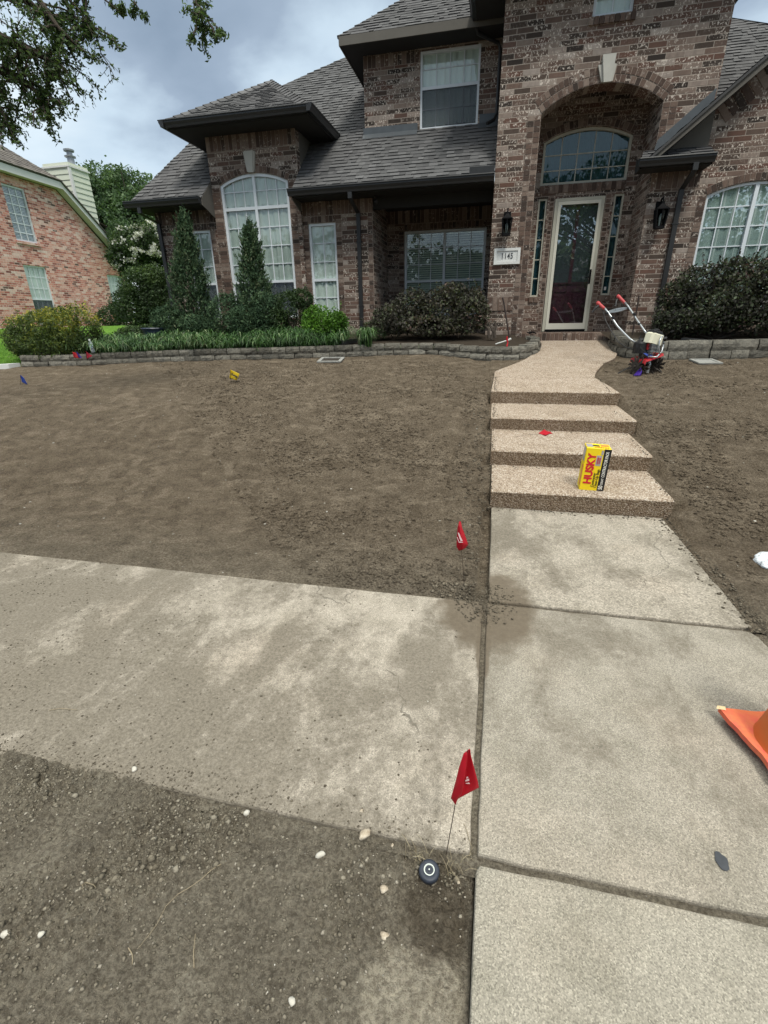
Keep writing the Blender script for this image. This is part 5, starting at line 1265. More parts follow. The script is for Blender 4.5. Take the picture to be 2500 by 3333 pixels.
tree('tall leafy tree behind the gap between the houses', (-19.5, 26, 1.3), 8, [E_(370, 660, 26, 2.0, 2, 1.6), E_(310, 680, 26, 1.6, 2, 1.8), E_(430, 640, 26.5, 1.5, 2, 1.2), E_(400, 720, 26, 2.6, 2, 1.6), E_(360, 740, 26, 1.6, 2, 1.4), E_(470, 720, 26, 2.0, 2, 1.6), E_(355, 620, 26.5, .9, 1, .8), E_(300, 620, 26.5, .8, 1, .8)], 38000, .16, 'tree', 23)
shrub('olive_shrub', 'yellow green shrub behind the crepe myrtle blossom', 'shrub', (-15.2, 20.5, 1.3), [E_(400, 775, 20.5, .6, .6, .7), E_(425, 830, 20.5, .6, .6, .7)], 5000, .10, 'tree', seed=25)

# liriope border: blades nobody could count
def blades(name, label, centres, per, hgt, mat='liriope', w=.011, droop=1.0, kind='stuff', parent=None, spread=.07):
    Q = []; R_n = []
    for (x, y, z, s) in centres:
        tone = random.uniform(-.15, .25)
        for k in range(per):
            a = random.uniform(0, 2*PI); h = hgt*s*random.uniform(.55, 1.15); r = h*random.uniform(.25, 1.05)*droop
            bx, by = x+random.gauss(0, spread*.4), y+random.gauss(0, spread*.4); dx, dy = math.cos(a), math.sin(a); pw = w*random.uniform(.7, 1.3)
            pts = [(0, 0), (r*.18, h*.55), (r*.55, h*.92), (r*.95, h*.80), (r*1.15, h*.5)]
            rn = min(1, max(0, random.random()**1.3*.95+tone))
            for i in range(4):
                w0 = pw*(1, .95, .8, .5, .08)[i]/2; w1 = pw*(1, .95, .8, .5, .08)[i+1]/2
                p, q = pts[i], pts[i+1]
                Q.append([(bx+dx*p[0]-dy*w0, by+dy*p[0]+dx*w0, z+p[1]), (bx+dx*p[0]+dy*w0, by+dy*p[0]-dx*w0, z+p[1]), (bx+dx*q[0]+dy*w1, by+dy*q[0]-dx*w1, z+q[1]), (bx+dx*q[0]-dy*w1, by+dy*q[0]+dx*w1, z+q[1])]); R_n.append(rn)
    o = quads(name, np.array(Q), LM[mat], np.array(R_n), parent)
    return tag(o, label, None, None, kind)
cs = []
def along(path, s):
    P = [Vector((a, b)) for a, b in path]; L = [(b-a).length for a, b in zip(P, P[1:])]
    for i, l in enumerate(L):
        if s <= l: return P[i].lerp(P[i+1], s/l), (P[i+1]-P[i]).normalized()
        s -= l
    return P[-1], Vector((1, 0))
s = .9
while s < 6.3:
    for r in range(5):
        q, d = along(LW, s); nrm = Vector((-d.y, d.x)); y_off = .13+r*.17+random.uniform(-.05, .05)
        c = q+nrm*y_off
        if s < 1.5 and r < 1: continue
        cs.append((c.x, c.y, pz(c.y)+.10+.02*r, random.uniform(.75, 1.2)))
    s += .12
blades('liriope_border', 'dense border of green grassy liriope along the left block wall', cs, 34, .235, droop=1.3, w=.015)
# spilling pale tufts over the wall
for px, py, lb in ((640, 1145, 'pale drooping liriope clump spilling over the wall below the tall juniper'), (985, 1130, 'upright liriope tuft growing over the wall, left of the lime shrub'), (1180, 1105, 'liriope tuft at the right end of the green border')):
    v = at(px, py, 8.35 if px < 700 else 8.75); z = pz(v.y)+.12
    o = blades('liriope_clump', lb, [(v.x+random.uniform(-.12, .12), v.y+.05+random.uniform(-.05, .05), z, 1.25) for _ in range(4)], 60, .26, kind=None, droop=1.1); o['category'] = 'plant'
mb = []
cs = [(random.uniform(-12.5, LX-.1), random.uniform(7.5, 12), 0, 1) for _ in range(2600)]
cs = [(x, y, (lawnz(x, y) if y > 8.4 else ground_z(0, y)+.0), random.uniform(.7, 1.2)) for x, y, _, _ in cs]
LM['turf'] = leaf_mat('turf_blades', [(0, (.07, .16, .02)), (.6, (.13, .28, .035)), (1, (.22, .38, .07))], .3)
blades('lawn_tufts', 'short blades of the green lawn at the far left', cs, 9, .055, mat='turf', w=.006, spread=.12)
cs = [(random.uniform(-8.8, -7.4), random.uniform(8.8, 11.5), 1.05, 1) for _ in range(700)]
blades('lawn_tufts', 'short blades of the lawn strip behind the hedge', [(x, y, lawnz(x, y), 1) for x, y, z, q in cs], 9, .055, mat='turf', w=.006, spread=.12)

# ------------------------------------------------------------------ live oaks
def oak_clusters(root, specs, leaf=.042, lm='oak', seed=3, dens=.78):
    'specs: limbs as lists of 3-D points; side twigs with leaf sprays grow along them'
    mb = MB(); C = []; rn = []
    for limb, r0, tw, ln, start in specs:
        P = [Vector(p) for p in limb]; n = len(P); mb.tube(P, [r0*(1-.8*i/(n-1)) for i in range(n)], 8)
        L = [(b-a).length for a, b in zip(P, P[1:])]; tot = sum(L)
        for k in range(tw):
            s = tot*(start+(1-start)*(k+random.random())/tw); q = s; 
            for i, l in enumerate(L):
                if q <= l or i == len(L)-1: base = P[i].lerp(P[i+1], min(1, q/l)); dd = (P[i+1]-P[i]).normalized(); break
                q -= l
            d = (dd*.5+Vector((random.gauss(0, 1), random.gauss(0, 1), random.gauss(-.25, .8)))).normalized()
            l_ = ln*random.uniform(.5, 1.2)*(1-.35*s/tot); pts = [base]; cur = base.copy(); dv = d.copy()
            for j in range(6):
                dv = (dv+Vector((random.gauss(0, .22), random.gauss(0, .22), random.gauss(-.06, .2)))).normalized(); cur = cur+dv*l_/6; pts.append(cur.copy())
            mb.tube(pts, [max(.002, .011*(1-.8*j/6)) for j in range(7)], 5)
            for j in range(1, 7):
                for sb in range(2):
                    sdv = (dv+Vector((random.gauss(0, .9), random.gauss(0, .9), random.gauss(-.2, .7)))).normalized(); e = pts[j]+sdv*l_*random.uniform(.12, .3); mb.tube([pts[j], e], [.003, .0015], 4)
                    for m_ in range(int(random.choice([6, 8, 10, 12])*dens)):
                        t = random.random(); q = pts[j].lerp(e, t)+Vector((random.gauss(0, .016), random.gauss(0, .016), random.gauss(0, .016))); C.append(q[:]); rn.append(random.random())
    mb.build('branch', bark, root); C = np.array(C); quads('leaves', leaves(C, leaf, aspect=.42, fold=.4), LM[lm], np.array(rn), root)
ok = empty('live_oak', (-9.2, 2.2, -.1), 'live oak whose leafy boughs hang into the top left corner', 'tree')
T0 = Vector((-9.0, 2.6, 3.4)); mb = MB(); mb.tube([(-9.2, 2.2, -.3), (-9.25, 2.3, 1.0), (-9.1, 2.4, 2.2), T0], [.34, .27, .24, .22], 14); mb.build('trunk', bark, ok)
def A_(x, y, Y): return at(x, y, Y)
sp = [
 ([T0, A_(-500, 30, 4.2), A_(-180, -30, 4.6), A_(20, -50, 4.9), A_(170, -30, 5.1), A_(300, -20, 5.2)], .075, 44, .85, .45),
 ([A_(-180, -30, 4.6), A_(-60, 90, 4.8), A_(60, 150, 5.0), A_(150, 190, 5.1), A_(195, 225, 5.1)], .06, 30, .60, .3),
 ([A_(-200, 150, 4.8), A_(-60, 210, 4.9), A_(60, 250, 5.0), A_(120, 300, 5.0), A_(165, 352, 5.0)], .05, 32, .58, .3),
 ([A_(-200, 260, 4.8), A_(-80, 310, 4.8), A_(0, 350, 4.8), A_(35, 420, 4.8)], .04, 17, .42, .4),
 ([A_(20, -50, 4.9), A_(150, 50, 5.2), A_(250, 60, 5.2), A_(330, 100, 5.2)], .03, 15, .36, .2),
 ([A_(100, -40, 5.0), A_(190, 90, 5.0), A_(245, 140, 5.0)], .03, 12, .42, .2),
 ([A_(170, -60, 5.1), A_(300, -110, 5.2), A_(420, -120, 5.3), A_(640, -110, 5.4), A_(760, -150, 5.4)], .05, 3, .3, .2),
]
oak_clusters(ok, sp)
oak_clusters(ok, [([A_(420, -40, 5.3), A_(440, 10, 5.3), A_(468, 50, 5.3)], .008, 2, .18, .3), ([A_(620, -60, 5.4), A_(635, 0, 5.4), A_(655, 50, 5.4), A_(695, 90, 5.4), A_(705, 125, 5.4)], .010, 7, .30, .2), ([A_(620, -60, 5.4), A_(632, 20, 5.4), A_(640, 90, 5.4)], .008, 4, .24, .3), ([A_(330, -10, 5.2), A_(380, 30, 5.2), A_(392, 45, 5.2)], .008, 2, .2, .3)], dens=.8)
for o in list(ok.children)[-2:]: pass
# the trees across the street, seen only mirrored in the door and window glass
tree('spreading oak across the street, mirrored in the door glass', (7.6, -8.8, -.1), 6, [(3.2, -8, 6.6, 2.6, 2, 1.3), (6, -9, 7.4, 2.6, 2, 1.5), (8.6, -8, 6.2, 2.0, 2, 1.3), (1.0, -9, 7.2, 1.6, 2, 1.2)], 9000, .22, 'oak', 31, .25)
tree('round street tree behind the viewer, mirrored in the wing window', (12.5, -11, -.1), 6, [(12.5, -11, 5.6, 2.6, 2.4, 2.2), (10.2, -11, 4.3, 1.6, 2, 1.0), (15, -11, 4.2, 2, 2, 1.6)], 8000, .24, 'oak', 33, .25)
tree('dense tree line behind the viewer', (-8, -22, -.1), 6, [(-8, -22, 3.2, 9, 2, 3.4), (5, -22, 3.4, 8, 2, 3.3), (-24, -22, 4, 8, 2, 4), (20, -24, 3.2, 9, 2, 3.2)], 26000, .5, 'dark', 35, .3)

# the house opposite, mirrored in the glass
oh = empty('opposite_house', (3, -27, 0), 'house across the street, mirrored in the front door glass', 'house')
w = MB(); w.box((-9, -32, -.2), (15, -24, 3.2)); w.build('wall', M['brick'], oh)
w = MB(); w.faces([(-9.6, -32.6, 3.1), (15.6, -32.6, 3.1), (15.6, -23.4, 3.1), (-9.6, -23.4, 3.1), (-5, -28, 6.9), (11, -28, 6.9)], [(0, 1, 5, 4), (1, 2, 5), (2, 3, 4, 5), (3, 0, 4), (3, 2, 1, 0)]); w.build('roof', M['shingle'], oh, fixn=True)
w = MB(); w.faces([(1.0, -22.2, 3.0), (7.0, -22.2, 3.0), (4.0, -22.2, 6.6), (1.0, -28, 3.0), (7.0, -28, 3.0), (4.0, -28, 6.6)], [(0, 1, 2), (1, 4, 5, 2), (4, 3, 5), (3, 0, 2, 5)]); w.build('gable', M['shingle'], oh, fixn=True)
for x in (-6, -2, 9, 12): w = MB(); w.box((x, -23.99, .8), (x+1.2, -23.95, 2.4)); w.build('window', M['white_frame'], oh)
# ------------------------------------------------------------------ marking flags
def flag_mat(name, c):
    g = G(name, .45, .4); g.col(g.mix(g.noise(30, det=3), tuple(x*.8 for x in c), c)); nt = g.nt
    tl = g.n('BsdfTranslucent', {'Color': c}); mx = g.n('MixShader', {0: .35}); nt.links.new(g.b.outputs[0], mx.inputs[1]); nt.links.new(tl.outputs[0], mx.inputs[2]); nt.links.new(mx.outputs[0], g.out.inputs[0]); return g.mat
FM = {'red': flag_mat('red_vinyl', (.62, .015, .035)), 'blue': flag_mat('blue_vinyl', (.02, .07, .42)), 'purple': flag_mat('purple_vinyl', (.10, .04, .42)), 'yellow': flag_mat('yellow_vinyl', (.75, .55, .02)), 'pink': flag_mat('pink_red_vinyl', (.60, .03, .07))}
wire = plain('rusty_wire', (.045, .03, .025), .6, .4, metal=.3)
print_w = plain('white_print', (.75, .55, .58), .6)
GRP = 'utility marking flags on wire stakes'
def sheet(name, rows, mat, parent, sub=4, th=.0006):
    'thin cloth from rows of 3-D points (bilinear, smooth)'
    nr, nc = len(rows), len(rows[0]); mb = MB(); R0 = [[Vector(q) for q in r] for r in rows]
    def S(u, v):
        a = u*(nr-1); b = v*(nc-1); i = min(nr-2, int(a)); j = min(nc-2, int(b)); a -= i; b -= j
        q = R0[i][j].lerp(R0[i][j+1], b).lerp(R0[i+1][j].lerp(R0[i+1][j+1], b), a); return q
    NU, NV = (nr-1)*sub, (nc-1)*sub
    vs = [S(i/NU, j/NV) for i in range(NU+1) for j in range(NV+1)]
    fs = [(i*(NV+1)+j, i*(NV+1)+j+1, (i+1)*(NV+1)+j+1, (i+1)*(NV+1)+j) for i in range(NU) for j in range(NV)]
    mb.faces(vs, fs); o = mb.build(name, mat, parent, smooth=True)
    md = o.modifiers.new('thickness', 'SOLIDIFY'); md.thickness = th; return o
# near flag at the sidewalk corner: folded sheet hanging round a leaning wire
def pxs(pts, Y): return [at(x, y, Y+dy) for x, y, dy in pts]
r1 = empty('marking_flag', (-.040, .905, -.02), 'nearest red marking flag, folded on a leaning wire at the sidewalk corner', 'flag', GRP)
mb = MB(); mb.tube([(-.042, .905, -.06), tuple(at(1478, 2640, .895)), tuple(at(1500, 2500, .893)), tuple(at(1524, 2440, .893))], .0013, 6); mb.build('stake', wire, r1)
Yf = .893
sheet('flag', [pxs([(1528, 2437, 0), (1529, 2437, .003), (1531, 2440, .004)], Yf), pxs([(1512, 2450, -.004), (1524, 2452, .008), (1533, 2458, .004)], Yf), pxs([(1496, 2500, -.008), (1516, 2505, .012), (1544, 2500, .0)], Yf), pxs([(1478, 2560, -.008), (1510, 2560, .010), (1556, 2545, -.002)], Yf), pxs([(1467, 2600, -.004), (1490, 2600, .004), (1559, 2563, .004)], Yf)], FM['red'], r1, 5)
sheet('flag_fold', [pxs([(1520, 2449, -.008), (1513, 2449, -.006), (1509, 2452, -.006)], Yf), pxs([(1515, 2500, -.020), (1504, 2500, -.016), (1494, 2498, -.010)], Yf), pxs([(1508, 2550, -.026), (1492, 2552, -.020), (1480, 2556, -.010)], Yf), pxs([(1504, 2582, -.020), (1486, 2592, -.016), (1468, 2598, -.008)], Yf), pxs([(1486, 2608, -.006), (1485, 2616, -.006), (1482, 2620, -.004)], Yf)], FM['red'], r1, 5)
mk = MB()
for k, (a, b, c, d) in enumerate((((1518, 2530), (1522, 2527), (1525, 2531), (1519, 2535)), ((1515, 2539), (1526, 2534), (1528, 2541), (1515, 2544)), ((1515, 2549), (1527, 2547), (1530, 2552), (1517, 2551)))):
    mk.face([at(x, y, Yf-.001) for x, y in (a, b, c, d)])
mk.build('flag_print', print_w, r1)
# second red flag beside the walkway slab
r2 = empty('marking_flag', (-.078, 2.40, 0), 'red flag with white print standing in soil beside the walkway slab', 'flag', GRP)
Y2 = 2.40
mb = MB(); mb.tube([(-.078, Y2, -.03), tuple(at(1510, 1880, Y2)), tuple(at(1503, 1800, Y2)), tuple(at(1497, 1698, Y2))], .0014, 6); mb.build('stake', wire, r2)
sheet('flag', [pxs([(1495, 1697, 0), (1497, 1696, .004), (1500, 1698, .004)], Y2), pxs([(1490, 1715, -.004), (1497, 1712, -.022), (1505, 1720, .003)], Y2), pxs([(1487, 1750, -.004), (1500, 1745, -.034), (1513, 1740, .003)], Y2), pxs([(1486, 1778, 0), (1504, 1770, -.030), (1524, 1772, .006)], Y2), pxs([(1493, 1792, .004), (1504, 1790, -.012), (1516, 1783, .01)], Y2)], FM['red'], r2, 5)
def on_px(x, y, Y, d=-.036): return at(x, y, Y+d)
mk = MB()
for q in (((1490, 1734), (1494, 1734), (1500, 1748), (1495, 1750)), ((1495, 1750), (1500, 1748), (1506, 1760), (1500, 1762)), ((1487, 1748), (1489, 1748), (1495, 1764), (1493, 1764)), ((1493, 1763), (1507, 1764), (1507, 1766), (1493, 1766))): mk.face([on_px(x, y, Y2) for x, y in q])
mk.build('flag_print', print_w, r2)
def small_flag(label, base_px, Y, top, quad, mat, name='marking_flag', zb=None, wav=.02, base=None):
    b = Vector(base) if base else at(base_px[0], base_px[1], Y); r = empty(name, tuple(b), label, 'flag', GRP)
    mb = MB(); mb.tube([b-Vector((0, 0, .03)), at(top[0], top[1], Y)], .003, 5); mb.build('stake', wire, r)
    a, b_, c, d = quad   # top-left, top-right, bottom-right, bottom-left pixels
    rows = []
    for i in range(3):
        t = i/2; row = []
        for j in range(4):
            u = j/3; x = (a[0]*(1-u)+b_[0]*u)*(1-t)+(d[0]*(1-u)+c[0]*u)*t; y = (a[1]*(1-u)+b_[1]*u)*(1-t)+(d[1]*(1-u)+c[1]*u)*t
            row.append(at(x, y, Y+wav*math.sin(u*4.5+t*1.3)))
        rows.append(row)
    sheet('flag', rows, FM[mat], r, 4, .0012); return r
yf = small_flag('yellow marking flag with black print standing in the left part of the yard', (752, 1248), 6.55, (749, 1204), ((750, 1203), (780, 1217), (771, 1238), (747, 1231)), 'yellow')
c_ = at(763, 1222, 6.55-.03); T = Matrix.Translation(c_) @ Matrix.Rotation(.40, 4, 'Y') @ Matrix.Rotation(PI/2, 4, 'X'); text_mesh('flag_print', 'Ewing', .042, ink, T, yf, extrude=.0006, bold=.0022)
small_flag('bright blue marking flag standing alone in the soil at the far left', (66, 1247), 6.25, (66, 1221), ((66, 1220), (78, 1230), (90, 1252), (72, 1244)), 'blue')
small_flag('red marking flag leaning on the left wall, left of the purple one', (252, 1172), 7.62, (236, 1146), ((235, 1145), (248, 1149), (257, 1166), (241, 1164)), 'red')
small_flag('purple marking flag between the two red ones at the left wall', (262, 1172), 7.60, (248, 1146), ((247, 1144), (254, 1149), (268, 1166), (256, 1164)), 'purple')
small_flag('red marking flag right of the purple one at the left wall', (293, 1173), 7.60, (281, 1146), ((280, 1144), (290, 1152), (301, 1158), (284, 1168)), 'pink')
small_flag('dark purple marking flag at the left edge of the hedge, on the lawn', (84, 1141), 8.2, (77, 1123), ((76, 1122), (83, 1130), (89, 1140), (78, 1138)), 'purple')
small_flag('small red marking flag in the green liriope border', (812, 1123), 8.75, (809, 1098), ((808, 1097), (813, 1103), (816, 1120), (810, 1117)), 'red')
small_flag('limp purple marking flag under the tiller tines', (2074, 1226), 7.20, (2088, 1200), ((2086, 1196), (2090, 1210), (2086, 1223), (2060, 1223)), 'purple', wav=.03)
# flag lying on a step
r3 = empty('marking_flag', (.55, 5.05, zt[2-1]), 'red marking flag lying flat on the second tread from the bottom', 'flag', GRP)
def onzp(x, y, z): d = ray(x, y); return Vector((0, 0, H))+d*((z-H)/d.z)
zz = zt[1]
def up(q, h): return (q.x, q.y, q.z+h)
a, b_, c, d = (onzp(1752, 1413, zz), onzp(1772, 1406, zz), onzp(1799, 1414, zz), onzp(1776, 1421, zz)); a2, b2 = onzp(1764, 1416, zz), onzp(1790, 1408, zz)
sheet('flag', [[up(a, .012), up(a2, .004), up(d, .015)], [up(b_, .03), up(a.lerp(c, .55), .022), up(a.lerp(c, .8), .012)], [up(b_, .016), up(b2, .012), up(c, .006)]], FM['red'], r3, 4, .001)
mb = MB(); q = [onzp(1675, 1424, zz), onzp(1700, 1419, zz), onzp(1730, 1415, zz), onzp(1758, 1414, zz)]; mb.tube([up(v, .004) for v in q], .0013, 5); mb.build('stake', wire, r3)
# white pipe with a red tag on the wall cap near the door, and the two driven rods
zr = pz(8.5)+.255
rr_ = empty('pvc_stick', tuple(at(1650, 1112, 8.6)), 'white plastic pipe with red tape lying on the wall under the house number', 'pipe')
mb = MB(); mb.tube([at(1613, 1120, 8.62), at(1658, 1106, 8.62)], .010, 8); mb.tube([at(1655, 1107, 8.62), at(1664, 1102, 8.62)], .017, 8); mb.build('pipe', M['plaque'], rr_)
mb = MB(); mb.tube([at(1651, 1095, 8.55), at(1650, 1105, 8.56), at(1653, 1115, 8.55), at(1650, 1128, 8.52)], [.010, .018, .009, .013], 6); mb.build('ribbon', FM['red'], rr_)
def rod(label, pts, Y):
    mb = MB(); mb.tube([at(x, y, Y) for x, y in pts], .013, 8); o = mb.build('driven_rod', plain('rusty_rod', (.04, .03, .028), .8)); return tag(o, label, 'rod')
rod('thin rusty rod leaning on the pier below the house number', [(1636, 968), (1640, 985), (1650, 1050), (1658, 1098)], 9.3)
rod('thin dark rod standing behind the tiller handles', [(2080, 962), (2074, 1000), (2066, 1045), (2058, 1092)], 9.6)
mb = MB(); mb.tube([at(1716, 1083, 10.0), at(1730, 1080, 10.05), at(1745, 1085, 10.0), at(1738, 1080, 10.1), at(1722, 1086, 10.0)], .012, 6); tag(mb.build('door_mat_cord', M['black_iron']), 'coil of black cord lying on the brick step left of the door', 'cord')
# drain box lids and downspout outlets
M['lidm'] = plain('dusty_plastic_lid', (.27, .27, .255), .85, .2, var=.35, scale=22)
def lid(label, cx, cy, s, yaw, mat):
    T = Matrix.Translation((cx, cy, ground_z(cx, cy)+.012)) @ Matrix.Rotation(yaw, 4, 'Z') @ Matrix.Rotation(math.atan(.0953), 4, 'X'); r = empty('drain_box', (cx, cy, ground_z(cx, cy)), label, 'drain')
    mb = MB(T); mb.prism([(-s, -s, 0), (s, -s, 0), (s, s, 0), (-s, s, 0)], (0, 0, .02), 0, .5, [[(-s*.74, s*.74, 0), (s*.74, s*.74, 0), (s*.74, -s*.74, 0), (-s*.74, -s*.74, 0)]]); mb.build('frame', M['lidm'], r, fixn=True)
    mb = MB(T); n = 9
    for k in range(n): y = -s*.72+2*s*.72*k/(n-1); mb.box((-s*.74, y-.007, -.012), (s*.74, y+.007, .006))
    if mat: mb.build('grate', plain('muddy_grate', (.07, .06, .05), .9), r)
    else: mb = MB(T); mb.box((-s*.75, -s*.75, -.01), (s*.75, s*.75, .012)); mb.build('lid', M['lidm'], r)
lid('muddy square drain grate in a pale frame at the foot of the left wall', at(1083, 1160, 8.40).x, 8.30, .21, .12, 1)
lid('flat grey square box lid in the soil by the right wall', at(2300, 1163, 8.2).x, 8.20, .165, .1, 0)
def outlet(label, px, py, Y, yaw):
    v = at(px, py, Y); T = Matrix.Translation(v) @ Matrix.Rotation(yaw, 4, 'Z'); mb = MB(T)
    mb.prism([(-.055, 0, -.04), (.055, 0, -.04), (.055, 0, .035), (-.055, 0, .035)], (0, .40, .02), 0, .5, [[(-.045, 0, .027), (.045, 0, .027), (.045, 0, -.032), (-.045, 0, -.032)]])
    return tag(mb.build('downspout_outlet', M['trim_dark'], fixn=True), label, 'pipe')
outlet('black square drain outlet resting on the left wall by the liriope', 1107, 1115, 8.72, -.5)
outlet('black square drain outlet resting on the right wall under the purple shrub', 2308, 1114, 8.55, .75)
# water bottle on the wall
bp = at(301, 1140, 7.98); bz0 = pz(7.98)+.215
bp = at(305, 1148, 7.9)
br = empty('water_bottle', tuple(bp), 'clear plastic water bottle standing on the left end of the block wall', 'bottle')
g = G('clear_plastic', .15, .5); g.col((.62, .70, .76)); g.b.inputs['Transmission Weight'].default_value = .55; g.b.inputs['IOR'].default_value = 1.2
TB = Matrix.Translation(bp) @ Matrix.Rotation(-.12, 4, 'Y')
mb = MB(); mb.lathe([(.028, 0), (.036, .008), (.036, .05), (.033, .055), (.036, .06), (.036, .15), (.034, .165), (.014, .20), (.014, .215)], T=TB, seg=18); mb.build('bottle_body', g.mat, br, smooth=True)
mb = MB(); mb.lathe([(.0175, .215), (.0175, .235), (.015, .238)], T=TB, seg=14); mb.build('cap', M['plaque'], br)
mb = MB(); mb.lathe([(.0368, .085), (.0368, .135)], T=TB, seg=18); mb.build('wrapper', plain('pale_blue_wrapper', (.45, .58, .72), .4), br)
# dark tub behind the liriope
v = at(505, 1076, 9.15); mb = MB(); mb.lathe([(.20, -.2), (.25, .03), (.27, .04), (.26, .055), (.20, .03)], tuple(v), 20); tag(mb.build('planter_tub', plain('navy_plastic', (.015, .025, .05), .4, .5), smooth=False), 'low dark blue plastic tub behind the liriope', 'tub')

# ------------------------------------------------------------------ carton of bags on the lowest step
bx = empty('bag_box', (.735, 3.795, zt[0]), 'tall yellow carton of contractor bags with black stripe and red lettering, on the bottom step', 'box')
BW, BD, BH = .178, .15, .345
bx.rotation_euler = (0, math.radians(2.2), math.radians(-3.0))
BT = Matrix.Translation(bx.location) @ bx.rotation_euler.to_matrix().to_4x4()
yel = plain('yellow_card', (.80, .60, .012), .5, .4, var=.05); blk = plain('black_card', (.012, .012, .014), .5, .4); redp = plain('red_print', (.55, .012, .03), .5, .4, var=.03); whp = plain('white_card_print', (.82, .80, .74), .5); slv = plain('silver_sticker', (.35, .33, .36), .35, .5); orp = plain('orange_print', (.65, .20, .06), .5, .4, var=.4, scale=60)
mb = MB(BT); mb.cbox((0, 0, 0), (BW, BD, BH), .0025)
mb.build('carton', yel, bx, fixn=True)
mb = MB(BT); mb.box((BW-.050, -.0012, 0.001), (BW+.0012, .012, BH-.002)); mb.build('black_stripe', blk, bx)
mb = MB(BT); mb.box((.004, .03, BH+.0004), (.05, BD-.02, BH+.0012)); mb.box((-.0012, .03, .225), (-.0004, BD-.02, BH-.012)); mb.build('picture_print', slv, bx)
mb = MB(BT); mb.box((.05, .06, BH+.0004), (.10, .10, BH+.0014)); mb.build('black_print', blk, bx)
mb = MB(BT); mb.box((-.0012, .02, .03), (-.0004, .07, .20)); mb.box((.11, .07, BH+.0004), (BW-.01, .12, BH+.0014)); mb.build('orange_print', orp, bx)
mb = MB(BT); mb.box((BW-.068, -.0014, BH-.048), (BW-.053, -.0004, BH-.014)); mb.box((.082, -.0016, .208), (.120, -.0006, .290)); mb.build('sticker', slv, bx)
def FT(x, z): return BT @ Matrix.Translation((x, -.0022, z)) @ Matrix.Rotation(PI/2, 4, 'X') @ Matrix.Rotation(PI/2, 4, 'Z')
text_mesh('lettering', 'HUSKY', .078, redp, FT(.050, .178), bx, .0008, .0030, sx=1.0)
text_mesh('lettering', 'Contractor', .029, blk, FT(.090, .092), bx, .0006, .0001, sx=.88)
text_mesh('lettering', 'Clean-Up Bags', .028, blk, FT(.113, .105), bx, .0006, .0001, sx=.92)
text_mesh('lettering', '50', .042, whp, FT(BW-.026, .034), bx, .0006, .0006, sx=.80)
text_mesh('lettering', 'COUNT', .022, whp, FT(BW-.023, .083), bx, .0006, .0002, sx=.68)
text_mesh('lettering', 'CONTRACTOR PACK', .031, whp, FT(BW-.024, .222), bx, .0006, .0003, sx=.68)
text_mesh('lettering', 'STRONGER\nTOUGHER', .014, redp, BT @ Matrix.Translation((.102, -.0032, .249)) @ Matrix.Rotation(PI/2, 4, 'X') @ Matrix.Rotation(PI/2, 4, 'Z'), bx, .0003, .0004, sx=.75)
text_mesh('lettering', 'HUSKY', .035, redp, BT @ Matrix.Translation((.11, .030, BH+.0008)) @ Matrix.Rotation(PI, 4, 'Z'), bx, .0006, .001, sx=.95)

# ------------------------------------------------------------------ tiller
tb = Vector((2.05, 7.43, ground_z(2.1, 7.43)-.01)); til = empty('garden_tiller', tuple(tb), 'small red and silver garden tiller with white fuel tank standing in the soil', 'tiller')
F_ = Vector((.56, -.83, 0)).normalized(); S_ = Vector((.83, .56, 0)).normalized()
TT = Matrix(((S_.x, F_.x, 0, tb.x), (S_.y, F_.y, 0, tb.y), (0, 0, 1, tb.z), (0, 0, 0, 1)))
TTi = TT.inverted()
steel = plain('brushed_tube', (.36, .38, .40), .3, .6, metal=.6, var=.1); redpaint = plain('red_paint', (.40, .02, .025), .35, .5, var=.2); redgrip = plain('faded_red_grip', (.42, .055, .06), .55, .4); blackp = plain('black_plastic', (.014, .014, .016), .5, .4); tinem = plain('muddy_tine_steel', (.05, .042, .036), .8, .3, var=.5, scale=30, bump=.6); tankm = plain('cloudy_white_tank', (.68, .66, .52), .4, .4, var=.12, scale=12); bluep = plain('blue_cable', (.04, .08, .35), .5)
def W2(x, y, Y): return at(x, y, Y)
Yh = 7.9
hl = [W2(2072, 1118, 7.62), W2(2050, 1103, 7.68), W2(2030, 1083, 7.78), W2(2010, 1062, 7.86), W2(1980, 1018, 7.95), W2(1968, 1003, 7.98)]
hr = [W2(2108, 1092, 7.70), W2(2092, 1068, 7.80), W2(2076, 1045, 7.95), W2(2060, 1020, 8.1), W2(2044, 996, 8.22), W2(2034, 984, 8.28)]
mb = MB(); mb.tube(hl, .0135, 10); mb.tube(hr, .0135, 10); 
mb.tube([hl[0], TT @ Vector((-.05, -.06, .28)), TT @ Vector((0, 0, .27))], .0135, 8); mb.tube([hr[0], TT @ Vector((.06, -.05, .33)), TT @ Vector((.04, 0, .28))], .0135, 8)
mb.build('handlebar', steel, til, smooth=True)
mb = MB()
for q0, q1 in ((W2(1968, 1005, 7.98), W2(1944, 984, 8.08)), (W2(2036, 988, 8.28), W2(2010, 962, 8.38))): d = (q1-q0); mb.tube([q0, q0+d*.15, q0+d*.7, q0+d*.85, q1], [.018, .020, .023, .028, .022], 12)
mb.build('grip', redgrip, til, smooth=True)
mb = MB(); mb.tube([W2(1955, 990, 8.05), W2(1938, 1003, 8.02), W2(1927, 1018, 8.0)], [.016, .016, .010], 8); mb.tube([W2(2012, 968, 8.38), W2(2006, 982, 8.34), W2(2004, 997, 8.3)], [.014, .014, .009], 8); mb.build('throttle_lever', blackp, til)
mb = MB(); c0_, c1_ = W2(1975, 1016, 7.97), W2(2046, 1002, 8.22); dd = (c1_-c0_); 
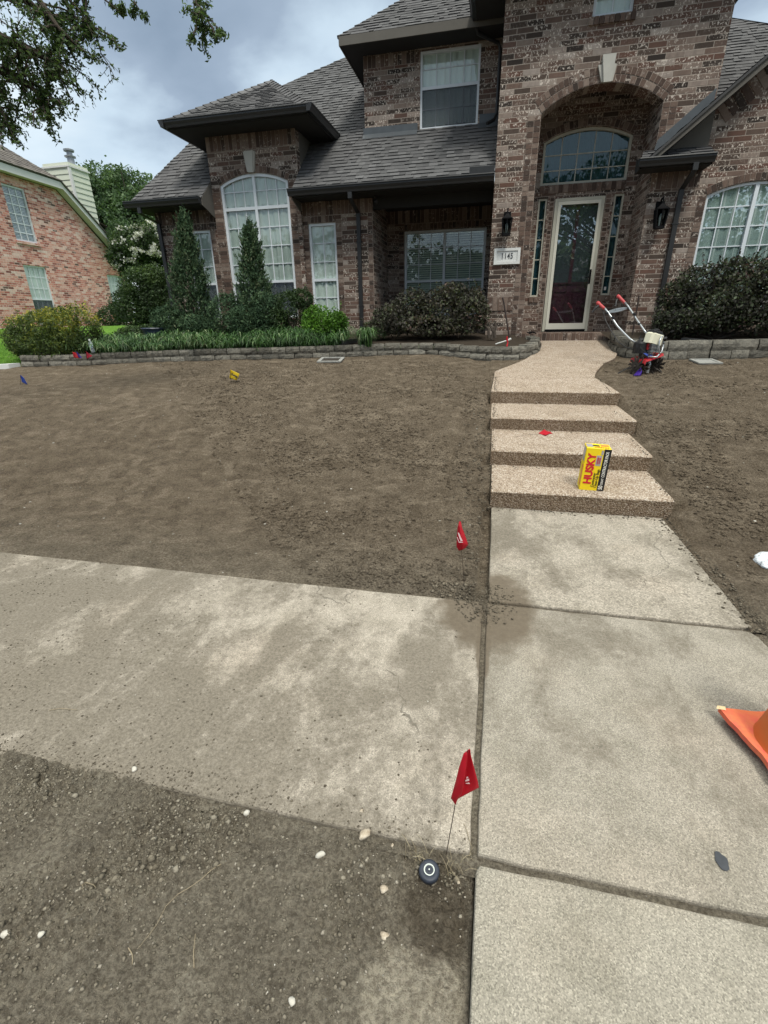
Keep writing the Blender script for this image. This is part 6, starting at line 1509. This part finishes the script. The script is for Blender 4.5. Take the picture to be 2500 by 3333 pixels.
for k in range(9):
    t0, t1 = k/9, (k+1)/9; f_ = lambda t: .010+.017*math.sin(PI*min(1, max(0, t)))
    a, b = c0_+dd*t0, c0_+dd*t1; z0_, z1_ = Vector((0, 0, f_(t0))), Vector((0, 0, f_(t1))); n_ = Vector((0, .02, 0))
    mb.faces([a-z0_, b-z1_, b+z1_, a+z0_, a-z0_+n_, b-z1_+n_, b+z1_+n_, a+z0_+n_], [(0, 1, 2, 3), (7, 6, 5, 4), (0, 4, 5, 1), (3, 2, 6, 7)])
mb.build('crossbar', steel, til, fixn=True)
mb = MB(); q = [W2(x, y, 8.05) for x, y in ((2001, 1013), (2004, 1004), (2005, 1011), (2008, 1007), (2011, 1010), (2014, 1006), (2018, 1009), (2022, 1005), (2027, 1006))]; mb.tube([v+Vector((0, -.012, 0)) for v in q], .002, 5); mb.build('crossbar_logo', blackp, til)
mb = MB()
for q in (W2(1975, 1020, 7.94), W2(2048, 1003, 8.2), W2(1995, 1034, 7.9), W2(2065, 1022, 8.04), W2(2080, 1055, 7.88)): mb.lathe([(.022, -.014), (.024, 0), (.022, .014)], tuple(q), 8)
mb.build('clamp_knob', blackp, til)
mb = MB(); mb.tube([W2(1962, 1010, 8.0), W2(1972, 1045, 7.9), W2(1990, 1078, 7.8), W2(2012, 1112, 7.66), W2(2040, 1132, 7.56), W2(2070, 1137, 7.5), W2(2090, 1130, 7.48)], .006, 7); mb.build('cable', blackp, til)
# engine block, tank, shroud
mb = MB(TT)
TK = Matrix.Translation((0.01, .05, .47)) @ Matrix.Rotation(.22, 4, 'Y')
mb.cbox((-.115, -.07, -.075), (.115, .07, .075), .028, T=TK); mb.build('fuel_tank', tankm, til, fixn=True)
mb = MB(TT); mb.cbox((-.10, -.05, .055), (.08, .06, .095), .012, T=TK); mb.lathe([(.035, .09), (.038, .11), (.03, .118)], T=TK, seg=12); mb.build('tank_cap', blackp, til)
mb = MB(TT); mb.cbox((-.19, -.10, .28), (-.06, .05, .43), .02); mb.cbox((.06, -.12, .33), (.13, -.02, .44), .015); mb.lathe([(.05, .30), (.055, .36), (.05, .42)], (-.15, -.03, 0), 12); mb.build('air_filter_box', blackp, til, fixn=True)
mb = MB(TT); mb.cbox((-.09, -.07, .33), (.09, .07, .41), .01); mb.cbox((-.12, -.04, .36), (.11, .03, .385), .006); mb.build('engine_shroud', redpaint, til, fixn=True)
mb = MB(TT)
for k in range(6): mb.box((-.07, .05, .30+k*.018), (.08, .115, .308+k*.018))
mb.lathe([(.04, .22), (.045, .30), (.05, .31)], (0, .02, 0), 12); mb.cbox((-.05, -.04, .19), (.05, .06, .33), .008); mb.build('engine', steel, til, fixn=True)
mb = MB(TT); mb.tube([(-.09, .10, .24), (0, .16, .235), (.11, .13, .30), (.155, .10, .37), (.16, .08, .46), (.13, .09, .50), (.05, .13, .49), (.02, .14, .44), (.01, .15, .36), (.06, .15, .28), (.05, .14, .24)], .0105, 8); mb.build('guard_bar', steel, til, smooth=True)
mb = MB(TT); mb.tube([(.10, .10, .46), (.15, .12, .47), (.17, .10, .44)], .02, 8); mb.build('exhaust', blackp, til)
mb = MB(TT)
for k in range(6): mb.tube([(-.13+k*.018, .02, .30), (-.10+k*.016, .10, .25), (-.06+k*.015, .10, .19)], .005, 6)
mb.build('spring_wires', bluep, til)
mb = MB(TT); mb.lathe([(.055, 0), (.068, .01), (.070, .05), (.05, .065)], T=Matrix.Translation((-.02, -.07, .40)) @ Matrix.Rotation(PI/2, 4, 'X'), seg=20)
for k in range(8): a = 2*PI*k/8; mb.box((-.02+.05*math.cos(a)-.006, -.145, .40+.05*math.sin(a)-.006), (-.02+.05*math.cos(a)+.006, -.13, .40+.05*math.sin(a)+.006))
mb.tube([(-.02, -.14, .40), (-.02, -.155, .47), (.0, -.15, .50)], .007, 6); mb.build('starter_cover', blackp, til, fixn=True)
mb = MB(TT); mb.cbox((.06, .02, .30), (.135, .10, .38), .012); mb.cbox((-.14, -.02, .23), (-.05, .05, .29), .01); mb.build('muffler', tinem, til, fixn=True)
mb = MB(TT)
for q in ((-.10, .12, .26), (.09, .13, .30), (.05, .06, .22), (-.05, .06, .22), (.155, .10, .40)): mb.lathe([(.010, -.006), (.012, 0), (.009, .008)], q, 6)
mb.build('bolt', tinem, til)
mb = MB(TT); mb.tube([(-.17, .0, .40), (-.19, .06, .34), (-.12, .11, .28), (-.02, .12, .26), (.05, .11, .31)], .005, 6); mb.tube([(-.10, -.08, .42), (-.16, -.06, .36), (-.14, .03, .27)], .004, 6); mb.build('fuel_line', blackp, til)
# fender: bent red plate
mb = MB(TT)
pr = [(-.155, .02, .16), (-.14, .04, .205), (-.08, .05, .215), (.06, .05, .245), (.165, .04, .275)]
for a, b in zip(pr, pr[1:]):
    a0 = Vector((a[0], -.12, a[2])); a1 = Vector((a[0], .12, a[2]-.006)); b0 = Vector((b[0], -.12, b[2])); b1 = Vector((b[0], .12, b[2]-.006)); t_ = Vector((0, 0, .006))
    mb.faces([a0, a1, b1, b0, a0+t_, a1+t_, b1+t_, b0+t_], [(3, 2, 1, 0), (4, 5, 6, 7), (1, 2, 6, 5), (0, 4, 7, 3), (0, 1, 5, 4), (2, 3, 7, 6)])
    mb.faces([a1, b1, b1-Vector((0, -.012, .022)), a1-Vector((0, -.012, .022))], [(0, 1, 2, 3)])
mb.build('fender', redpaint, til, fixn=True)
# gear leg and tine discs with curved teeth
mb = MB(TT); mb.cbox((-.018, .03, .02), (.028, .07, .22), .008); mb.lathe([(.03, -.03), (.035, 0), (.03, .03)], (.005, .05, .13), 12); mb.build('gear_leg', steel, til, fixn=True)
for k, x in enumerate((-.20, -.135, -.07, .085, .145, .205)):
    mb = MB(TT); mb.tube([(x-.004, 0.02, .115), (x+.004, .02, .115)], .05, 14)
    for j in range(11):
        a = 2*PI*j/11+k*.37; r0, r1, r2 = .045, .10, .132; s_ = (.012 if (j+k) % 2 else -.012)
        P4 = [Vector((x, .02+r*math.cos(a+da), .115+r*math.sin(a+da))) for r, da in ((r0, -.34), (r1, -.10), (r2, .20), (r1, .22), (r0, .34))]
        P5 = [p+Vector((.005+s_*(i in (1, 2, 3)), 0, 0)) for i, p in enumerate(P4)]
        mb.faces(P4+P5, [(0, 1, 3, 4), (1, 2, 3), (9, 8, 6, 5), (8, 7, 6), (0, 5, 6, 1), (1, 6, 7, 2), (2, 7, 8, 3), (3, 8, 9, 4)])
    mb.build('tine_disc', tinem, til, fixn=True)
mb = MB(TT); mb.tube([(-.23, .02, .115), (.23, .02, .115)], .014, 10); mb.build('axle', tinem, til)
mb = MB(TT); mb.tube([(-.16, -.1, .10), (-.22, -.12, .06), (-.30, -.16, .01)], .008, 6); mb.build('drag_stake', blackp, til)

# ------------------------------------------------------------------ traffic cone
cone_m = G('cone_orange', .6, .3); cn = cone_m.noise(5, det=5); cone_m.col(cone_m.mix(cone_m.mr(cone_m.noise(14, det=6, ro=.7), .45, .75, 0, .35), (.50, .135, .035), (.33, .08, .03))); cone_m.bump(cone_m.noise(90, det=3), .15, .002)
base_m = G('cone_base_orange', .75, .2); bn = base_m.noise(3.2, det=4); base_m.col(base_m.mix(base_m.mr(base_m.noise(16, det=6), .4, .7, 0, .5), base_m.ramp(bn, [(.3, (.66, .17, .06)), (.5, (.66, .13, .08)), (.7, (.50, .09, .09))]), (.66, .26, .08))); base_m.bump(base_m.noise(260, det=2), .3, .002)
cn_r = empty('traffic_cone', (1.145, 1.462, .004), 'orange traffic cone with curled square base at the right edge of the sidewalk', 'cone')
ca = math.radians(12); CT = Matrix.Translation((1.145, 1.462, .004)) @ Matrix.Rotation(ca, 4, 'Z')
mb = MB(CT); n = 18; hw = .185; vs = []
def bzf(x, y):      # base curls up at the near left edge
    return .014+.030*max(0, (-x/hw-.25))**1.5+.006*noise.noise(Vector((x*20, y*20, 3)))
def edge(x, y):
    j = .0045*noise.noise(Vector((x*60, y*60, 7))) + .006*noise.noise(Vector((x*14, y*14, 1)))
    return j
for lay in (0, 1):
    for j in range(n+1):
        for i in range(n+1):
            x = -hw+2*hw*i/n; y = -hw+2*hw*j/n; ex = edge(x, y) if i in (0, n) or j in (0, n) else 0
            if i == 0 and 5 < j < 12: x += .010*math.sin((j-5)/7*PI)
            vs.append((x*(1+ex*8*.5), y*(1+ex*8*.5), bzf(x, y)+(.020 if lay else 0)))
m_ = n+1; N1 = m_*m_; fs = []
for j in range(n):
    for i in range(n): a = j*m_+i; fs.append((a, a+m_, a+m_+1, a+1)); fs.append((N1+a, N1+a+1, N1+a+m_+1, N1+a+m_))
for i in range(n): fs += [(i, i+1, N1+i+1, N1+i), (n*m_+i+1, n*m_+i, N1+n*m_+i, N1+n*m_+i+1), ((i+1)*m_, i*m_, N1+i*m_, N1+(i+1)*m_), (i*m_+n, (i+1)*m_+n, N1+(i+1)*m_+n, N1+i*m_+n)]
mb.faces(vs, fs); mb.build('cone_base', base_m.mat, cn_r, fixn=True)
mb = MB(CT); mb.lathe([(.158, .030), (.154, .036), (.148, .06), (.036, .66), (.030, .70), (.024, .705), (.0, .705)][:-1], seg=48); mb.build('cone_body', cone_m.mat, cn_r, smooth=True)
chip = MB(CT); chip.faces([(-hw-.014, hw-.004, bzf(-hw, hw)+.018), (-hw+.012, hw-.018, bzf(-hw, hw)+.024), (-hw+.022, hw+.002, bzf(-hw, hw)+.0225), (-hw+.0, hw+.012, bzf(-hw, hw)+.018)], [(0, 1, 2, 3)]); chip.build('worn_corner', plain('bare_rubber', (.60, .48, .28), .8), cn_r)

# ------------------------------------------------------------------ sprinkler head
sx_, sy_ = -.081, .845; sp_r = empty('sprinkler_head', (sx_, sy_, -.04), 'round black pop-up sprinkler head with a pale ring in the soil corner', 'sprinkler')
TS = Matrix.Translation((sx_, sy_, .0)) @ Matrix.Rotation(math.radians(4), 4, 'X')
rub = plain('worn_black_rubber', (.022, .028, .042), .55, .45, var=.35, scale=60, bump=.2)
mb = MB(); mb.lathe([(.020, -.09), (.024, -.02), (.0285, -.016), (.0295, -.006), (.0285, .001), (.024, .0028), (.0155, .0032), (.0145, .002), (.012, .0015)], T=TS, seg=40); mb.build('cap', rub, sp_r, smooth=True)
ringp = plain('pale_ring', (.62, .66, .62), .5)
mb = MB(); mb.lathe([(.0150, .0024), (.0152, .0044), (.0132, .0046), (.0128, .0024)], T=TS, seg=36)
ro = mb.build('ring', ringp, sp_r)
mb = MB(); mb.lathe([(.0118, .001), (.0116, .003), (.006, .0036), (.0055, .005), (.002, .0055)], T=TS, seg=24); mb.build('nozzle', rub, sp_r); mb = MB(); mb.lathe([(.0022, .0052), (.0018, .0062)], T=TS, seg=8); mb.build('screw', ringp, sp_r)

# ------------------------------------------------------------------ stones, clods and grit
def rock_mesh(mb, c, r, m=0, col=.5, flat=.7, sub=1):
    bm = bmesh.new(); bmesh.ops.create_icosphere(bm, subdivisions=sub, radius=1.0)
    o = Vector((random.random()*50, random.random()*50, 0)); R3 = Matrix.Rotation(random.uniform(0, 6.28), 3, 'Z')
    sc3 = Vector((random.uniform(.75, 1.3), random.uniform(.7, 1.1), flat*random.uniform(.7, 1.1)))
    vs = []
    for v in bm.verts:
        k = 1+.45*noise.noise(v.co*1.1+o)+.15*noise.noise(v.co*3+o); q = R3 @ Vector((v.co.x*k*sc3.x, v.co.y*k*sc3.y, v.co.z*k*sc3.z)); vs.append(Vector(c)+q*r)
    mb.faces(vs, [[v.index for v in f.verts] for f in bm.faces], m, col); bm.free()
clod_m = G('soil_clods', .97, .05); a_ = clod_m.attr(); cc = clod_m.ramp(a_, [(0, (.125, .110, .084)), (.5, (.19, .168, .131)), (.85, (.26, .235, .188)), (1, (.33, .30, .25))]); cc = clod_m.mix(clod_m.mr(clod_m.noise(130, det=4), .4, .7, 0, .35), cc, clod_m.mix(1.0, cc, (.6, .6, .6), 'MULTIPLY')); clod_m.col(cc); clod_m.bump(clod_m.noise(160, det=4), .8, .004)
clod_d = G('dark_crumbs', .97, .05); a_ = clod_d.attr(); clod_d.col(clod_d.ramp(a_, [(0, (.085, .073, .056)), (1, (.175, .15, .115))]))
clod_b = G('brown_clods', .97, .05); a_ = clod_b.attr(); clod_b.col(clod_b.ramp(a_, [(0, (.10, .082, .061)), (.6, (.155, .128, .096)), (1, (.22, .185, .142))])); clod_b.bump(clod_b.noise(120, det=4), .8, .005)
peb_m = G('pale_pebbles', .8, .25); a_ = peb_m.attr(); peb_m.col(peb_m.ramp(a_, [(0, (.30, .265, .215)), (.6, (.36, .335, .28)), (1, (.50, .48, .43))])); peb_m.bump(peb_m.noise(120, det=3), .4, .003)
def hull(c, r, n=1):
    'cheap angular lump: jittered octahedron as quads-free faces'
    return c
OCT = np.array([(1, 0, 0), (-1, 0, 0), (0, 1, 0), (0, -1, 0), (0, 0, 1), (0, 0, -1), (.7, .7, .3), (-.7, .7, .2), (.7, -.7, .3), (-.7, -.7, .2)])
OF = [(4, 0, 6), (4, 6, 2), (4, 2, 7), (4, 7, 1), (4, 1, 9), (4, 9, 3), (4, 3, 8), (4, 8, 0), (5, 6, 0), (5, 2, 6), (5, 7, 2), (5, 1, 7), (5, 9, 1), (5, 3, 9), (5, 8, 3), (5, 0, 8)]
def lumps(name, C, Rr, mat, label, flat=.65, kind='stuff'):
    dirt = mat is not peb_m.mat
    if dirt: mat = M['soil'] if 'yard' in label or 'wall' in label else (clod_m.mat if 'strip' in label else clod_d.mat)
    n = len(C); V = OCT[None]*(.72+.56*rng.random((n, 10, 1)))
    an = rng.random(n)*6.28; ca_, sa_ = np.cos(an), np.sin(an); el = .7+.6*rng.random(n)
    x = V[:, :, 0]*el[:, None]; y = V[:, :, 1]; V = np.stack([x*ca_[:, None]-y*sa_[:, None], x*sa_[:, None]+y*ca_[:, None], V[:, :, 2]*flat], 2)
    P = C[:, None]+V*Rr[:, None, None]; F = (np.arange(n)[:, None, None]*10+np.array(OF)[None]).reshape(-1, 3)
    me = bpy.data.meshes.new(name); me.vertices.add(10*n); me.vertices.foreach_set('co', P.astype(np.float32).ravel()); me.loops.add(F.size); me.loops.foreach_set('vertex_index', F.astype(np.int32).ravel()); me.polygons.add(len(F)); me.polygons.foreach_set('loop_start', np.arange(0, F.size, 3, dtype=np.int32))
    me.materials.append(mat); a = me.attributes.new('rnd', 'FLOAT', 'FACE'); a.data.foreach_set('value', np.repeat(rng.random(n)**2, 16).astype(np.float32)); me.update(calc_edges=True); me.validate()
    return tag(link(name, me), label, None, None, kind)
def scatter(n, x0, x1, y0, y1, zf, r0, r1, dens=None, sink=.25, pw=2.2):
    out = []; R2 = []
    while len(out) < n:
        x = random.uniform(x0, x1); y = random.uniform(y0, y1)
        if dens and random.random() > dens(x, y): continue
        r = r0+(r1-r0)*random.random()**pw; out.append((x, y, zf(x, y)+r*.3*(1-sink*2))); R2.append(r)
    return np.array(out), np.array(R2)
nd = lambda x, y: max(.06, min(1, .5+1.6*noise.noise(Vector((x*3, y*3, 4)))))
C, Rr = scatter(11000, -1.6, .035, .2, .905, strip, .0010, .0062, lambda x, y: (max(.16, min(1, .35+1.8*noise.noise(Vector((x*2.8+7, y*2.8, 0)))))*(.12 if x > -.24 and y < .80 else 1)), pw=3.6); lumps('soil_clods', C, Rr, clod_m.mat, 'fine soil crumbs on the strip by the street')
C, Rr = scatter(260, -1.6, .02, .25, .88, strip, .004, .013, lambda x, y: max(.02, min(1, .1+2.4*noise.noise(Vector((x*2.8+7, y*2.8, 0)))))*(.1 if x > -.24 and y < .8 else 1), sink=.6, pw=1.6); lumps('soil_clods', C, Rr, clod_m.mat, 'larger half buried clods in the soil strip', flat=.8)
C, Rr = scatter(420, -1.6, .03, .2, .90, strip, .0008, .0036, pw=3.5); lumps('gravel', C, Rr, peb_m.mat, 'white grit scattered over the soil strip')
def dsl(x, y): return max(0, min(1, (.25-.42*(x+.4))*(1.15-.5*(y-.9))*(.35+1.6*max(0, noise.noise(Vector((x*2.2, y*1.6, 8)))+.25))))
C, Rr = scatter(5000, -3.4, .02, .93, 2.24, lambda x, y: .0003, .0008, .0050, dsl, pw=4.5); lumps('soil_clods', C, Rr, clod_m.mat, 'soil crumbs spilled over the left sidewalk panel')
C, Rr = scatter(260, -3.4, 1.3, .93, 2.24, lambda x, y: .001, .0012, .004, lambda x, y: .9 if x < 0 else .12, pw=3); lumps('gravel', C, Rr, peb_m.mat, 'white grit on the sidewalk')
C, Rr = scatter(900, -.12, .30, 2.02, 2.50, lambda x, y: .004, .0012, .0075, lambda x, y: max(0, 1-math.hypot((x-.04)/.2, (y-2.24)/.24)), pw=3); lumps('soil_clods', C, Rr, clod_m.mat, 'crumbs heaped where the joints cross')
C, Rr = scatter(1300, -2.6, .02, .915, 1.06, lambda x, y: .0006, .0008, .0042, lambda x, y: max(0, 1-(y-.915)/.13)**2*(.4+.6*(x < -.6)), pw=3.2); lumps('soil_clods', C, Rr, clod_m.mat, 'crumbs along the street edge of the sidewalk')
C, Rr = scatter(900, 1.22, 1.42, 2.2, 3.66, lambda x, y: .005, .0015, .010, lambda x, y: max(0, (x-1.22)/.18)**2, pw=3); lumps('soil_clods', C, Rr, clod_m.mat, 'soil washed over the right edge of the walk')
def tread(x, y):
    k = sum(1 for q in steps_y[:4] if y > q+.015)-1
    return zt[k]+.002 if 0 <= k < 3 else (pz(y)+.002 if k == 3 else .004)
def edge_den(x, y): return max(0, 1-(x-.02)/.07)**2+max(0, 1-(1.39-x)/.06)**2*.8+max(0, 1-min(abs(y-q) for q in (4.33, 5.19, 6.08, 3.62))/.05)*.35
C, Rr = scatter(1500, .03, 1.38, 3.55, 6.9, tread, .0015, .009, edge_den, pw=3); lumps('soil_clods', C, Rr, clod_m.mat, 'soil tracked onto the step treads')
def yd(x, y): return .012+ground_z(x, y)
def ok_yard(x, y):
    if -.02 < x < 1.52: return 0
    if y > 8.3: return 0
    return nd(x*.5, y*.5)
C, Rr = scatter(34000, -7.5, 4.2, 2.27, 8.3, yard, .003, .017, lambda x, y: ok_yard(x, y)*min(1, 4.5/(y*y*.35+1)+.12)*(1 if abs(x-1) < .9*y else 0), pw=3.4); lumps('soil_clods', C, Rr, clod_b.mat, 'loose brown clods over the raked yard')
C, Rr = scatter(900, -7.5, 4.2, 2.27, 8.3, yard, .003, .011, lambda x, y: 0 if -.02 < x < 1.52 else 1, pw=2.6); lumps('gravel', C, Rr, peb_m.mat, 'pale pebbles scattered over the yard')
C, Rr = scatter(420, -.28, .04, 2.6, 5.6, lambda x, y: yard(x, y), .003, .015, lambda x, y: 1 if x > -.13 else .2); lumps('gravel', C, Rr, clod_m.mat, 'dark gravel gathered along the left edge of the steps')
C, Rr = scatter(150, -.26, -.04, 2.27, 2.42, lambda x, y: yard(x, y)+.002, .004, .014); lumps('soil_clods', C, Rr, clod_m.mat, 'mound of dark clods at the foot of the second red flag')
tan = G('tan_stone', .85, .2); tan.col(tan.ramp(tan.noise(26, det=6, ro=.7), [(.3, (.20, .15, .10)), (.5, (.42, .36, .28)), (.7, (.60, .55, .46))])); tan.bump(tan.noise(70, det=4), .6, .004)
RKG = 'loose stones on the soil strip'
for lb, px, py, r, sb in (('lumpy tan stone against the sidewalk edge, largest of the loose stones', 1187, 2716, .0165, 2), ('brown tan stone left of the sprinkler head, in the dark soil', 1250, 2893, .0135, 2), ('small pale stone between the tan stone and the sprinkler', 1278, 2752, .0075, 2), ('flat tan chip right of the sprinkler head', 1466, 2845, .0085, 2), ('small cream pebble below and right of the sprinkler head', 1493, 2873, .006, 2), ('white pebble just below the sprinkler head', 1387, 2898, .0062, 2), ('white chalky stone left of centre below the sidewalk edge', 803, 2646, .012, 2), ('crushed white stone low and right of the chalky one', 1043, 2782, .011, 2), ('cream cube shaped pebble above the sprinkler head', 1364, 2784, .0062, 2), ('white chip resting on the sidewalk edge near the bottom left', 437, 2504, .010, 2), ('white chip on the sidewalk above the big tan stone', 1177, 2639, .0075, 2), ('bright white pebble near the bottom of the picture', 950, 3258, .008, 2), ('white pebble at the left edge low down', 18, 3040, .009, 2), ('elongated white pebble right of the one at the left edge', 135, 3040, .009, 2), ('grey pebble in the dirt near the pale clay patch', 1252, 3046, .009, 2)):
    p = onzp(px, py, 0); z = strip(p.x, p.y) if p.y < .9 else 0.0
    p = onzp(px, py, z+r*.3); mb = MB(); rock_mesh(mb, (0, 0, 0), r, 0, .5, .75, sb); o = mb.build('stone', tan.mat if 'tan' in lb or 'cream' in lb or 'grey' in lb else peb_m.mat, smooth=True); o.location = p; a_ = o.data.attributes['rnd']; a_.data.foreach_set('value', [.9]*len(o.data.polygons)); tag(o, lb, 'stone', RKG)
# dead roots
rootm = plain('dry_root', (.27, .225, .155), .9, .1, var=.2)
def root_(label, px, r=.0011):
    pts = []
    for x, y in px:
        p = onzp(x, y, -.01); z = strip(p.x, p.y)+.004 if p.y < .9 else .004; pts.append(onzp(x, y, z))
    mb = MB(); n = len(pts); mb.tube(pts, [r*(1-.5*i/n) for i in range(n)], 6); tag(mb.build('dead_root', rootm), label, 'root', 'dead grass roots on the soil')
root_('long thin pale root running across the soil strip', [(720, 2812), (690, 2830), (655, 2862), (615, 2890), (580, 2910), (540, 2950), (510, 3010), (480, 3050), (447, 3090)])
root_('short forked root at the lower end of the long one', [(418, 3085), (430, 3105), (432, 3125), (430, 3140)], .0015)
root_('small looped root at the left of the soil strip', [(272, 2915), (268, 2880), (280, 2872), (305, 2880), (316, 2895)], .0014)
root_('short curved root on the left part of the sidewalk', [(160, 2312), (195, 2306), (225, 2308), (252, 2311)], .0014)
root_('thin straw upright at the sidewalk corner', [(1535, 2755), (1528, 2735), (1520, 2705), (1510, 2680)], .0012)
root_('dark root half buried below the long root', [(632, 3150), (630, 3100), (636, 3040)], .0013)
cs = [(x, y, strip(x, y), 1) for x, y in ((-.135, .885), (-.12, .89), (-.03, .875), (.0, .87), (-.02, .86), (-.095, .885), (.015, .90))]
LM['straw'] = leaf_mat('dry_straw', [(0, (.22, .18, .12)), (1, (.45, .39, .27))])
blades('dry_grass', 'wisps of dry grass roots at the sidewalk corner by the sprinkler', cs, 7, .035, mat='straw', w=.0014, spread=.03, droop=1.4)
# flattened gum and tar spots on the near panel
mb = MB(); c = onzp(2350, 2805, .004); pts = []
for k in range(18): a = 2*PI*k/18; r = .019*(1+.28*noise.noise(Vector((math.cos(a)*1.5, math.sin(a)*1.5, 2)))); pts.append((c.x+r*.85*math.cos(a), c.y+r*1.35*math.sin(a), .0045))
mb.prism(pts, (0, 0, .0012)); tag(mb.build('tar_spot', plain('old_tar', (.045, .05, .058), .7, .4, var=.5, scale=60)), 'dark flattened tar spot on the concrete at the lower right', 'stain')
# white speckled bag at the right edge
v = onzp(2512, 1835, ground_z(1.7, 2.9)); mb = MB(); bm = bmesh.new(); bmesh.ops.create_icosphere(bm, subdivisions=4, radius=1); 
vs = [Vector((q.co.x*.085*(1+.25*noise.noise(q.co*1.6)+.10*noise.noise(q.co*5)), q.co.y*.11*(1+.25*noise.noise(q.co*1.6+Vector((4, 0, 0)))), max(-.2, q.co.z)*.055*(1+.3*noise.noise(q.co*4)))) + v for q in bm.verts]; mb.faces(vs, [[w_.index for w_ in f.verts] for f in bm.faces]); bm.free()
wg = G('crumpled_white', .6, .3); wg.col(wg.mix(wg.mr(wg.noise(38, det=6, ro=.75), .50, .62), (.72, .76, .80), (.10, .11, .12))); wg.bump(wg.noise(40, det=4), .6, .01)
tag(mb.build('crumpled_bag', wg.mat, smooth=True), 'crumpled white speckled bag on the soil at the right edge', 'bag')

def split_loose(o, gap=.25):
    me = o.data; n = len(me.vertices); par = list(range(n))
    def fd(i):
        while par[i] != i: par[i] = par[par[i]]; i = par[i]
        return i
    for p in me.polygons:
        v = p.vertices; r = fd(v[0])
        for j in v[1:]: par[fd(j)] = r
    bb = {}
    for v in me.vertices:
        r = fd(v.index); b = bb.get(r)
        if b is None: bb[r] = [list(v.co), list(v.co)]
        else:
            for k in range(3): b[0][k] = min(b[0][k], v.co[k]); b[1][k] = max(b[1][k], v.co[k])
    gs = []
    for r, b in bb.items():
        hit = [g_ for g_ in gs if all(g_[0][k]-gap < b[1][k] and b[0][k]-gap < g_[1][k] for k in range(3))]
        ng = [list(b[0]), list(b[1]), {r}]
        for g_ in hit:
            gs.remove(g_); ng[2] |= g_[2]
            for k in range(3): ng[0][k] = min(ng[0][k], g_[0][k]); ng[1][k] = max(ng[1][k], g_[1][k])
        gs.append(ng)
    if len(gs) < 2: return
    rnd_ = [a.value for a in me.attributes['rnd'].data]
    for g_ in gs[1:]+gs[:1]:
        pol = [p for p in me.polygons if fd(p.vertices[0]) in g_[2]]; idx = {}; vs = []; fs = []; mi = []; rv = []
        for p in pol:
            f = []
            for v in p.vertices:
                if v not in idx: idx[v] = len(vs); vs.append(tuple(me.vertices[v].co))
                f.append(idx[v])
            fs.append(f); mi.append(p.material_index); rv.append(rnd_[p.index])
        m2 = bpy.data.meshes.new(me.name); m2.from_pydata(vs, [], fs)
        for m_ in me.materials: m2.materials.append(m_)
        m2.polygons.foreach_set('material_index', mi); a = m2.attributes.new('rnd', 'FLOAT', 'FACE'); a.data.foreach_set('value', rv); m2.update()
        if g_ is gs[0]: o.data = m2
        else:
            c = bpy.data.objects.new(o.name.split('.')[0], m2); COL.objects.link(c); c.parent = o.parent; c.matrix_parent_inverse = o.matrix_parent_inverse.copy()
for o in list(house.children)+list(nh.children):
    if o.type == 'MESH' and o.name.split('.')[0] in ('brick_trim', 'soffit', 'flashing', 'siding_cheek', 'eave_return', 'fascia', 'bay_soffit', 'entry_recess', 'inner_wall', 'gutter', 'tower_soffit', 'keystone'): split_loose(o, .12)
for o in list(bpy.data.objects):
    if o.type == 'MESH' and o.parent is not None and o.name.split('.')[0] in ('throttle_lever', 'shoot', 'branch'): split_loose(o, .05)
print('objects', len(COL.objects))
